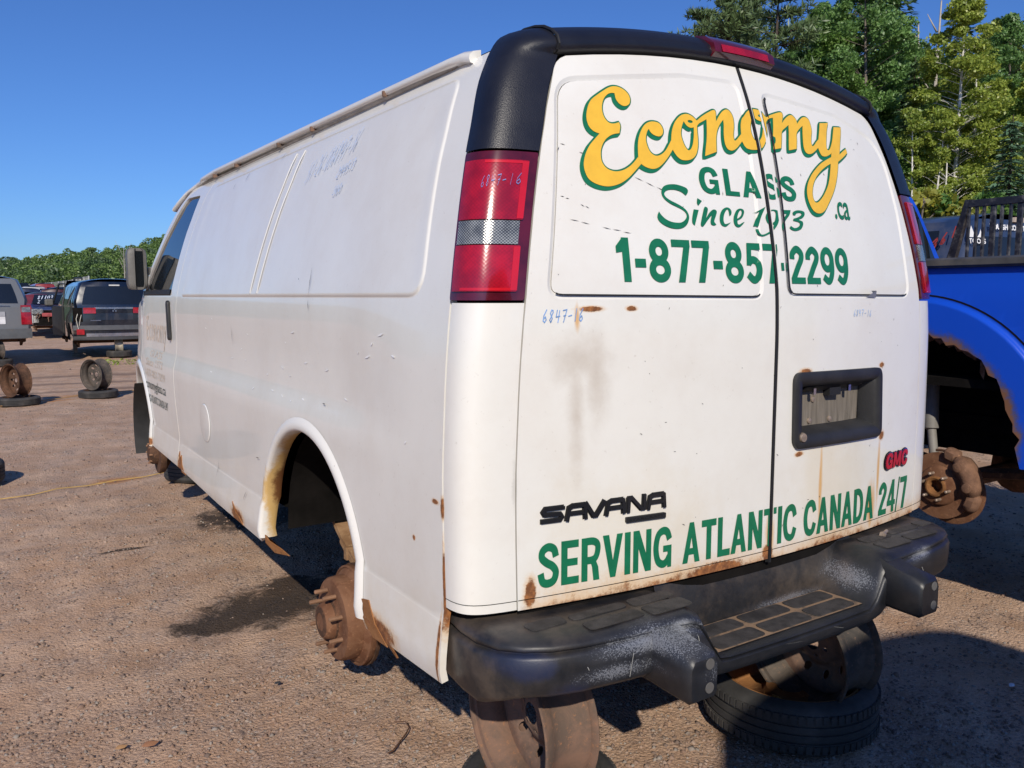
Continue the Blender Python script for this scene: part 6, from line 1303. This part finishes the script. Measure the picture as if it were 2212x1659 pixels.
# dark blue SUV beyond the rack, stickers on its back window
Pd = paint('navy_paint', (.018, .035, .085), .35, .5, .2)
ds_, sec, side, rear, body = make_car('navy_suv', 'navy blue SUV with stickered black rear window behind the pickup rack', 'suv', None, Pd, 4.7, .96, .3, 1.12, 1.86, rake=.16)
ds_.location = (6.04, 2.10, .50); rear(-.86, .90, 1.02, 1.80, 'rear_window', M['glass'], .008)
fw_ = lambda u, v: np.stack([np.asarray(u, float), np.full(np.shape(u), 0.0) + .16 * (np.asarray(v, float) - 1.12) - .11 * (1 - (np.asarray(u, float) / .87) ** 2) - .016, np.asarray(v, float) + 0 * np.asarray(u, float)], -1)
wt = flat('white_sticker', (.75, .75, .74), .5)
type_on('window_sticker', 'ROUGH COUNTRY', (-.53, 1.685, .10, 1.735), fw_, wt, ds_, bold=.05)
type_on('window_sticker', 'TOOLS', (-.80, 1.555, -.60, 1.60), fw_, wt, ds_, bold=.03)
drape('flame_sticker', [[(-.79, 1.61), (-.745, 1.61), (-.735, 1.65), (-.757, 1.71), (-.785, 1.65)], [(-.70, 1.61), (-.61, 1.61), (-.615, 1.65), (-.64, 1.63), (-.65, 1.68), (-.67, 1.64)]], fw_, wt, ds_, step=.03)
drape('drop_sticker', [[(p[0] * .035 + .03, 1.60 + p[1] * .055) for p in crom([(0, 1.5, 1), (.6, .2), (.8, -.4), (.4, -.95), (-.3, -.95), (-.75, -.4), (-.5, .3)], 4)]], fw_, flat('red_sticker', (.60, .02, .02), .5), ds_, step=.03)
type_on('window_sticker', 'RACING', (.24, 1.64, .42, 1.70), fw_, wt, ds_, bold=.02); type_on('window_sticker', 'OFF ROAD', (.24, 1.57, .42, 1.61), fw_, wt, ds_, bold=.02)
rear(-.28, -.02, 2.05, 2.3, 'high_brake_light', flat('tan_lamp', (.40, .32, .25), .5), .03, th=True)
wp = MB(); wp.tube([(-.98, .5, 1.70), (-1.0, .42, 1.40)], .006, 6); wp.build('trim_line', M['chrome'], ds_)
fn_ = lambda u, v: np.stack([-np.interp(np.asarray(v, float), [1.1, 1.3, 1.8], [.925, .90, .80]) - .012, np.asarray(u, float), np.asarray(v, float) + 0 * np.asarray(u, float)], -1)
scrawl('marker_writing', '0361', fn_, flat('red_marker', (.35, .04, .03), .6), ds_, .42, 1.44, -.075, .05, .09, .012, flip=True)
hubs(ds_, .95, 4.7)
# the vehicle standing behind the photographer whose shadow falls across the foreground
bk, sec, side, rear, body = make_car('tall_van', 'tall grey van parked behind the viewpoint, seen only by its shadow at lower right', 'van', None, paint('grey_paint', (.2, .21, .22), .3), 5.4, 1.25, .27, 1.45, 2.75, rake=.18)
rear(-.80, .80, 1.1, 1.7, 'rear_window', M['glass'], .006)
for s_ in (-1, 1): rear(s_ * 1.1 - .07, s_ * 1.1 + .07, .45, .8, 'tail_light', M['lensr'], .02, th=True)
bk.rotation_euler = (0, 0, R(180)); bk.location = (-1.40, -3.36, .30); hubs(bk, 1.25, 5.4)
# ------------------------------------------------------------------ trees
def leafmat(name, a, b, c, tr=.35):
    n = NT(name); k = n.noise(.55, 4, .6); g = n.new('ShaderNodeNewGeometry').outputs['Random Per Island']; cc = n.mix(n.step(k, .35, .65), a, b); cc = n.mix(n.math('MULTIPLY', n.step(g, .5, 1.0), .7), cc, c)
    d = n.new('ShaderNodeBsdfDiffuse'); n.put(d.inputs[0], cc); t = n.new('ShaderNodeBsdfTranslucent'); n.put(t.inputs[0], cc); m = n.new('ShaderNodeMixShader'); m.inputs[0].default_value = tr
    gl = n.new('ShaderNodeBsdfGlossy'); gl.inputs['Roughness'].default_value = .45; gl.inputs[0].default_value = (1, 1, 1, 1); m2 = n.new('ShaderNodeMixShader'); m2.inputs[0].default_value = .035
    n.t.links.new(d.outputs[0], m.inputs[1]); n.t.links.new(t.outputs[0], m.inputs[2]); n.t.links.new(m.outputs[0], m2.inputs[1]); n.t.links.new(gl.outputs[0], m2.inputs[2])
    n.t.links.new(m2.outputs[0], [x for x in n.t.nodes if x.type == 'OUTPUT_MATERIAL'][0].inputs[0]); return n.m
LM = dict(spruce=leafmat('spruce_needles', (0.069, 0.128, 0.053), (0.114, 0.193, 0.081), (0.172, 0.269, 0.116), .15), pine=leafmat('pine_needles', (0.069, 0.117, 0.047), (0.121, 0.183, 0.070), (0.172, 0.237, 0.093), .15),
          birch=leafmat('birch_leaves', (0.207, 0.294, 0.044), (0.328, 0.408, 0.066), (0.466, 0.500, 0.093), .4), poplar=leafmat('poplar_leaves', (0.113, 0.229, 0.062), (0.182, 0.327, 0.090), (0.276, 0.440, 0.139), .38), maple=leafmat('maple_leaves', (0.086, 0.187, 0.040), (0.147, 0.269, 0.056), (0.241, 0.368, 0.085), .35), blue=leafmat('blue_spruce_needles', (0.078, 0.151, 0.085), (0.121, 0.221, 0.124), (0.182, 0.302, 0.171), .15), yel=leafmat('goldenrod_leaves', (0.207, 0.245, 0.031), (0.345, 0.327, 0.047), (0.500, 0.424, 0.062), .4))
bark = flat('grey_bark', (.16, .135, .11), .9, var=.4, vs=6, bump=.5, bs=20); barkw = flat('birch_bark', (.62, .60, .55), .8, var=.25, vs=9); barkd = flat('dark_bark', (.06, .045, .035), .9, var=.4)
def quads(C, A, B):                                           # centres and two half-axes -> leaf shapes (4 verts, pointed)
    n = len(C); V = np.stack([C - A, C + B * .9 - A * .1, C + A, C - B * .9 - A * .1], 1).reshape(-1, 3); F = np.arange(4 * n).reshape(-1, 4); return V, F
def unit(v): return v / np.maximum(np.linalg.norm(v, axis=-1, keepdims=True), 1e-9)
def rand_leaves(C, s, rg, up=.4, asp=.6):
    n = len(C); N = unit(rg.normal(size=(n, 3)) + np.array([0, 0, up * 2])); A = unit(np.cross(N, rg.normal(size=(n, 3)))); B = np.cross(N, A); q = s * rg.uniform(.6, 1.3, (n, 1)); return quads(C, A * q, B * q * asp)
def tree_obj(name, parts, label):
    root = thing(name, label, 'tree')
    for nm, (V, F), mt in parts: bulk(nm, V, F, [mt], parent=root)
    return root
def limb(pts, r, n=6):
    m = MB(); m.tube(pts, r, n); V = np.array([tuple(v) for v in m.V]); F = np.array([f for f in m.F if len(f) == 4]); return V, F
def join(L):
    V = []; F = []; b = 0
    for v, f in L: V.append(v); F.append(f + b); b += len(v)
    return np.concatenate(V), np.concatenate(F)
def spruce(h, rad, seed, mt, dens=1.0, droop=.35, bare=.06):
    rg = np.random.default_rng(seed); C = []; A = []; B = []; limbs = [limb([(0, 0, 0), (0, 0, h * .5), (0, 0, h)], [.016 * h, .010 * h, .01])]
    z = h * bare
    while z < h * .985:
        k = 1 - z / h; L0 = rad * (k ** .8) * (.9 if z > h * .15 else .8); nb = int(5 + 5 * k * dens) + 2; a0 = rg.uniform(0, 6.28)
        for i in range(nb):
            a = a0 + 2 * math.pi * i / nb + rg.uniform(-.3, .3); L = L0 * rg.uniform(.65, 1.12) + .10; d = np.array([math.cos(a), math.sin(a), 0]); sd = np.array([-d[1], d[0], 0]); ns = max(3, int(L / .17 * dens))
            for t in (np.arange(ns) + .5) / ns:
                zc = z + L * (.10 * t - droop * t * t + .16 * t ** 4) ; c = d * L * t + np.array([0, 0, zc]); wdt = L * .34 * (1 - t * .75) + .05
                for s_ in (-1, -.45, .45, 1):
                    cc = c + sd * wdt * s_ * rg.uniform(.35, 1) + rg.normal(size=3) * .035 - np.array([0, 0, .05 * abs(s_) + rg.uniform(0, .06)]); ax = unit(d * .8 + sd * s_ * .75 + np.array([0, 0, -.25]) + rg.normal(size=3) * .18)
                    ln = rg.uniform(.10, .19); C.append(cc); A.append(ax * ln); nn = unit(np.cross(ax, np.array([0, 0, 1.]) + rg.normal(size=3) * .45)); B.append(nn * ln * .34)
            limbs.append(limb([(0, 0, z), tuple(d * L * .55 + np.array([0, 0, z + L * (.055 - droop * .3)])), tuple(d * L * .95 + np.array([0, 0, z + L * (.1 - droop * .9 + .13)]))], [.010 + .006 * k * h / 10, .008, .003], 4))
        z += h * .021 + .05 + .02 * rg.random()
    return [('crown', quads(np.array(C), np.array(A), np.array(B)), mt), ('trunk', join(limbs), barkd)]
def broad(h, rad, seed, mt, bk=bark, nclump=70, per=170, ls=.075, z0=.22, spread=1.0, up=.4, multi=1, cl=.5, lean_=0.0):
    rg = np.random.default_rng(seed); limbs = []; C = []
    for m_ in range(multi):
        off = rg.uniform(-.6, .6, 2) * (multi > 1); top = np.array([off[0] * 1.5 + lean_ * h, off[1] * 1.5, h * .97]); mid_ = np.array([off[0] * 1.1 + rg.normal() * .15, off[1] * 1.1 + rg.normal() * .15, h * .5]); limbs.append(limb([(off[0], off[1], 0), tuple(mid_), tuple(top)], [.0085 * h, .006 * h, .012], 7))
        for _ in range(nclump // multi):
            t = rg.uniform(z0, 1.0); zc = h * t; pr = math.sin(math.pi * min(1, (t - z0) / (1 - z0) * .86 + .14)) ** .7; a = rg.uniform(0, 6.28); r_ = rad * pr * math.sqrt(rg.uniform(.12, 1)); st = mid_ * min(1, t / .5) + (top - mid_) * max(0, (t - .5) / .5) if t > .5 else np.array([off[0], off[1], 0]) + (mid_ - (off[0], off[1], 0)) * t / .5
            c = st * (1, 1, 0) + np.array([math.cos(a) * r_, math.sin(a) * r_, zc]); sz = cl * rg.uniform(.6, 1.25) * (1 - .35 * t)
            n = int(per * rg.uniform(.6, 1.3)); p = unit(rg.normal(size=(n, 3))) * (rg.random((n, 1)) ** .45) * sz * np.array([1, 1, .62]); C.append(c + p)
            s0 = st * (1, 1, 0) + np.array([0, 0, zc - .35 * r_]); limbs.append(limb([tuple(s0), tuple((s0 + c) / 2 + (0, 0, .08)), tuple(c)], [.010 + .001 * h * (1 - t), .008, .004], 4))
    C = np.concatenate(C); return [('crown', rand_leaves(C, ls, rg, up), mt), ('trunk', join(limbs), bk)]
def pine(h, rad, seed, mt):
    rg = np.random.default_rng(seed); limbs = [limb([(0, 0, 0), (.1, 0, h * .5), (0, .1, h)], [.017 * h, .011 * h, .015])]; C = []; A = []; B = []; z = h * .16
    while z < h:
        k = 1 - z / h; nb = 5
        for i in range(nb):
            a = rg.uniform(0, 6.28); L = (rad * (k ** .6) * rg.uniform(.55, 1.1) + .25); d = np.array([math.cos(a), math.sin(a), 0]); tip = d * L + np.array([0, 0, z + L * .22]); limbs.append(limb([(0, 0, z), tuple(d * L * .5 + (0, 0, z + L * .04)), tuple(tip)], [.02 + .012 * k, .014, .005], 4))
            for t in np.linspace(.3, 1, max(4, int(L / .22))):
                for _ in range(3):
                    c = d * L * t + np.array([0, 0, z + L * (.02 + .20 * t * t)]) + rg.normal(size=3) * (.12 + .05 * L) * np.array([1, 1, .5]); nn = 13
                    ax = unit(rg.normal(size=(nn, 3)) + d * .5 + np.array([0, 0, .9])); ln = rg.uniform(.09, .17, (nn, 1)); C.append(c + ax * ln); A.append(ax * ln); B.append(unit(np.cross(ax, rg.normal(size=(nn, 3)))) * ln * .20)
        z += h * .035 + .06 * rg.random()
    return [('crown', quads(np.concatenate(C), np.concatenate(A), np.concatenate(B)), mt), ('trunk', join(limbs), barkd)]
PT = {'sp1': spruce(13, 2.7, 1, LM['spruce']), 'sp2': spruce(9, 2.6, 2, LM['blue'], 1.15, .42, .03), 'pi': pine(13, 3.0, 3, LM['pine']), 'bi': broad(11.5, 1.75, 4, LM['birch'], barkw, 190, 260, .060, .07, cl=.46), 'bi2': broad(9.5, 1.7, 5, LM['birch'], barkw, 175, 250, .060, .05, multi=3, cl=.44), 'po': broad(13.5, 2.2, 6, LM['poplar'], bark, 200, 270, .066, .08, cl=.60), 'ma': broad(11, 2.5, 8, LM['maple'], bark, 200, 280, .068, .05, cl=.65), 'sh': broad(2.6, 1.5, 9, LM['maple'], bark, 36, 190, .055, .05, cl=.45), 'gy': broad(1.9, 1.3, 10, LM['yel'], bark, 30, 190, .05, .05, cl=.36)}
NAMES = {'sp1': 'spruce_tree', 'sp2': 'spruce_tree', 'pi': 'pine_tree', 'bi': 'birch_tree', 'bi2': 'birch_tree', 'po': 'poplar_tree', 'ma': 'maple_tree', 'sh': 'leafy_shrub', 'gy': 'flowering_shrub'}
first = {}
def plant(k, px, d, top, rz, label, cat='tree'):
    """stand a tree at image column px, distance d, crown tip at image row top"""
    p = atd(px, 640, d); hz = 1.6 + (640 - top) / 1782 * d; h0 = {'sp1': 13, 'sp2': 9, 'pi': 13, 'bi': 11.5, 'bi2': 9.5, 'po': 13.5, 'ma': 11, 'sh': 2.6, 'gy': 1.9}[k]
    if k not in first: o = first[k] = tree_obj(NAMES[k], PT[k], label)
    else: o = dup(first[k], label=label)
    s_ = hz / h0; o.location = (p[0], p[1], -.05); o.scale = (s_ * .5 + .5 * min(s_, 1.15), s_ * .5 + .5 * min(s_, 1.15), s_); o.rotation_euler = (0, 0, rz); o['category'] = cat; o['group'] = 'trees along the right side of the yard' if cat == 'tree' else 'bushes in front of the trees'
    return o
plant('pi', 1560, 27, -25, .4, 'dark pine standing leftmost above the black roof edge of the van')
plant('pi', 1662, 25, -10, 2.1, 'second dark pine directly above the red brake light')
plant('po', 1752, 29, 40, .2, 'blue-green poplar just right of the two dark pines')
plant('po', 1838, 26, -70, 1.4, 'tall airy poplar with thin pale trunk left of the brown-tipped tree')
plant('ma', 1800, 23, 165, 3.0, 'dense mid green tree low behind the curved roof corner')
plant('sp1', 1905, 30, -90, .9, 'tall olive spruce between the airy poplar and the sky gap')
plant('sp1', 1952, 23, 140, 2.0, 'narrow dark spruce in the middle of the wood beside the birch')
plant('sp1', 2052, 31, -50, 4.4, 'dark spruce with bare dead stem behind the tall birch')
plant('bi', 2052, 22, 5, .3, 'tall yellow-green birch with white trunk right of centre')
plant('bi2', 2000, 21, 250, 1.2, 'low clump of yellow-green birches with several white trunks')
plant('bi2', 2095, 24, 130, 2.6, 'bushy birch clump right of the tall birch')
plant('po', 2150, 28, 60, 3.3, 'grey-green poplar under the right-hand sky gap')
plant('ma', 2160, 25, 190, 1.0, 'round green tree behind the blue-green spruce')
plant('sp1', 2235, 30, -140, 1.1, 'tall dark spruce at the right edge of the photo')
plant('sp2', 2165, 18, 255, .5, 'blue-green spruce with layered boughs above the black rack')
plant('sp2', 2275, 19, 170, 2.5, 'layered spruce cut by the right edge of the photo')
plant('ma', 1890, 22, 300, 4.0, 'green tree low beside the right shoulder of the van')
plant('sp2', 1930, 26, 215, 1.9, 'dark layered spruce behind the low birch clump')
plant('po', 1700, 34, 120, 5.0, 'poplar far back seen between the dark pines')
plant('pi', 1500, 30, 55, 3.5, 'pine far left whose tip just shows over the van roof')
plant('ma', 2240, 33, 90, 2.0, 'broad green tree far back by the right edge')
plant('bi', 2120, 33, 70, 4.0, 'thin pale birch far back between spruce and poplar')
plant('gy', 1985, 15, 415, .3, 'yellow flowering bush behind the blue cab', 'shrub'); plant('sh', 2022, 15.5, 428, 1.0, 'dark green bush right of the yellow flowering bush', 'shrub')
plant('sh', 2080, 18, 420, 2.0, 'green bush behind the black rack', 'shrub'); plant('sh', 2150, 19, 430, 2.8, 'green bush under the layered spruce', 'shrub'); plant('sh', 1945, 17, 430, .2, 'green bush hidden partly by the van lamp', 'shrub'); plant('sh', 2220, 18, 425, 1.2, 'green bush at the right edge behind the rack', 'shrub'); plant('sh', 1890, 17, 420, 4.2, 'green bush behind the right shoulder of the van', 'shrub')
plant('ma', 1770, 27, 60, 1.1, 'green tree behind the poplars right of the brake light')
plant('po', 1940, 26, 120, 2.2, 'poplar between the olive spruce and the tall birch')
plant('bi', 1985, 27, 130, 5.1, 'birch with yellow-green top under the bleached dead stem')
plant('ma', 2060, 27, 210, 5.5, 'dense green tree behind the bushy birch clump')
plant('bi2', 2205, 23, 150, 5.0, 'yellow-green birch clump at the right edge above the layered spruce')
plant('po', 1862, 30, 10, 3.9, 'poplar behind the tall airy poplar filling the upper gap')
plant('pi', 1610, 31, 20, 5.2, 'pine between and behind the two leftmost pines')
# bare dead stems
def dead(px, d, top, label, s=1):
    p = atd(px, 640, d); h = 1.6 + (640 - top) / 1782 * d; rg = random.Random(px); L = [limb([(p[0], p[1], 0), (p[0] + .1, p[1], h * .6), (p[0] + .25 * s, p[1], h)], [.12, .07, .02])]
    for k in range(7): z = h * (.55 + .06 * k); L.append(limb([(p[0] + .1, p[1], z), (p[0] + .1 + rg.uniform(-.5, .6), p[1] + rg.uniform(-.4, .4), z + .5)], [.03, .008], 4))
    V, F = join(L); r = thing('dead_tree', label, 'tree'); bulk('trunk', V, F, [flat('bleached_wood_%d' % px, (.42, .38, .33), .9)], parent=r)
dead(1990, 25, 28, 'bleached dead stem standing against the spruce beside the tall birch'); dead(1964, 26, 75, 'shorter bleached snag left of the taller dead stem', -1)
# dim wood filling in behind, as one mass
def mass(name, specs, mt, seed, per=60, ls=.16):
    rg = np.random.default_rng(seed); C = []
    for x, y, z0, h, r_ in specs:
        n = int(per * h * r_); t = rg.random(n) ** .8; a = rg.uniform(0, 6.28, n); q = r_ * np.sin(np.pi * np.clip(.12 + t * .86, 0, 1)) ** .6 * np.sqrt(rg.uniform(.25, 1, n)); lob = 1 + .28 * np.sin(a * 3 + t * 9 + x) * np.cos(t * 14 + y)
        C.append(np.stack([x + q * lob * np.cos(a), y + q * lob * np.sin(a), z0 + h * t], 1))
    C = np.concatenate(C); V, F = rand_leaves(C, ls, rg, .5); o = bulk(name, V, F, [mt], kind='stuff'); return o
sp_ = []; rg = np.random.default_rng(21)
for k in range(64):
    px = rg.uniform(1640, 2500); d = rg.uniform(35, 46); p = atd(px, 640, d); sp_.append((p[0], p[1], 0, 1.6 + (640 - rg.uniform(110, 300)) / 1782 * d, rg.uniform(1.6, 2.8)))
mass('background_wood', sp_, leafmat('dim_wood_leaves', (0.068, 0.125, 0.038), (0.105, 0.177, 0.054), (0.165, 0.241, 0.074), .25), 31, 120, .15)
un = []
for k in range(26): px = rg.uniform(1830, 2330); d = rg.uniform(21, 27); p = atd(px, 640, d); un.append((p[0], p[1], 0, rg.uniform(1.2, 3.0), rg.uniform(.8, 1.3)))
mass('undergrowth', un, LM['maple'], 33, 420, .06)
# the far wood on the left, rising with the land
hill = MB(); azs = np.linspace(R(-60), R(30), 40); dist = [90, 120, 160, 220, 330]; hz = [0, .6, 4, 9, 14]
hill.grid([[(CAM[0] + d * math.sin(a + YAW), CAM[1] + d * math.cos(a + YAW), z * (1 + .25 * math.sin(a * 5))) for a in azs] for d, z in zip(dist, hz)]); ho = hill.build('hill', flat('grassy_hill', (.06, .09, .03), .95)); ho['kind'] = 'structure'
fa = []; fb_ = []; rg = np.random.default_rng(77)
def skyl(px): return float(np.interp(px, [-200, 0, 60, 100, 150, 200, 260, 300, 340, 600, 1200], [572, 562, 553, 548, 541, 536, 533, 526, 515, 500, 480]))
for k in range(430):
    px = rg.uniform(-160, 480); row = rg.random(); d = 105 + 90 * row; p = atd(px, 640, d); base = float(np.interp(d, dist, hz)) ; topz = 1.6 + (640 - (skyl(px) + (1 - row) * 42 + rg.uniform(-7, 9))) / 1782 * d; h = max(4.5, topz - base * .6); (fa if rg.random() < .62 else fb_).append((p[0], p[1], topz - h, h, rg.uniform(1.7, 3.2)))
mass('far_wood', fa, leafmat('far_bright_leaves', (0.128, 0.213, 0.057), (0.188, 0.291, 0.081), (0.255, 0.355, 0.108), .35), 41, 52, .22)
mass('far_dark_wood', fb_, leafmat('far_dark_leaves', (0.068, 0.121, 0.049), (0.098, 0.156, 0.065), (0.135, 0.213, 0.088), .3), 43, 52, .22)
p = atd(272, 640, 100); L = [limb([(p[0], p[1], 0), (p[0], p[1], 7.4)], [.14, .03])]
for k, (dx, dz) in enumerate(((.7, 1.8), (-.6, 1.5), (.5, 1.2), (-.4, 1.0), (.9, 2.2), (-.9, 2.0))): L.append(limb([(p[0], p[1], 4.2 + .4 * k), (p[0] + dx, p[1], 4.2 + .4 * k + dz)], [.05, .015], 4))
V, F = join(L); r = thing('dead_tree', 'pale bare tree in front of the far wood above the dark SUV', 'tree'); bulk('trunk', V, F, [flat('grey_dead_wood', (.34, .31, .27), .9)], parent=r)
# chain-link fence in the distance
fe = thing('wire_fence', 'grey chain-link fence along the foot of the far wood', 'fence'); fm = flat('galvanised_wire', (.42, .43, .43), .5); pts = [atd(x, 640, d) for x, d in ((60, 92), (100, 84), (128, 76), (150, 70), (168, 64), (184, 58), (205, 52))]; ht = [2.6, 2.6, 2.7, 2.75, 2.75, 2.7, 2.65]
P2 = []
for (a, b) in zip(pts, pts[1:]):
    for t in np.linspace(0, 1, 3)[:-1]: P2.append(a + (b - a) * t)
for q in P2: m = MB(); m.tube([(q[0], q[1], 0), (q[0], q[1], 2.95)], .045, 6); m.build('post', fm, fe)
m = MB()
for a, b in zip(P2, P2[1:]): m.tube([(a[0], a[1], 2.9), (b[0], b[1], 2.9)], .03, 5)
m.build('top_rail', fm, fe); m = MB()
for a, b in zip(P2, P2[1:]):
    n = 7
    for i in range(n):
        u0, u1 = i / n, min(1, (i + 2.5) / n)
        for z0, z1 in ((.1, 2.85), (2.85, .1)):
            q0 = a + (b - a) * u0; q1_ = a + (b - a) * u1; m.tube([(q0[0], q0[1], z0), (q1_[0], q1_[1], z1)], .010, 3, False)
m.build('chain_link', fm, fe, kind='stuff')
# weeds by the SUV
wd = []; p = gnd(268, 787)
mass('weeds', [(p[0] + dx, p[1] + dy, 0, .12, .35) for dx, dy in ((0, 0), (.5, .1), (-.4, .1))], LM['birch'], 51, 1500, .035)
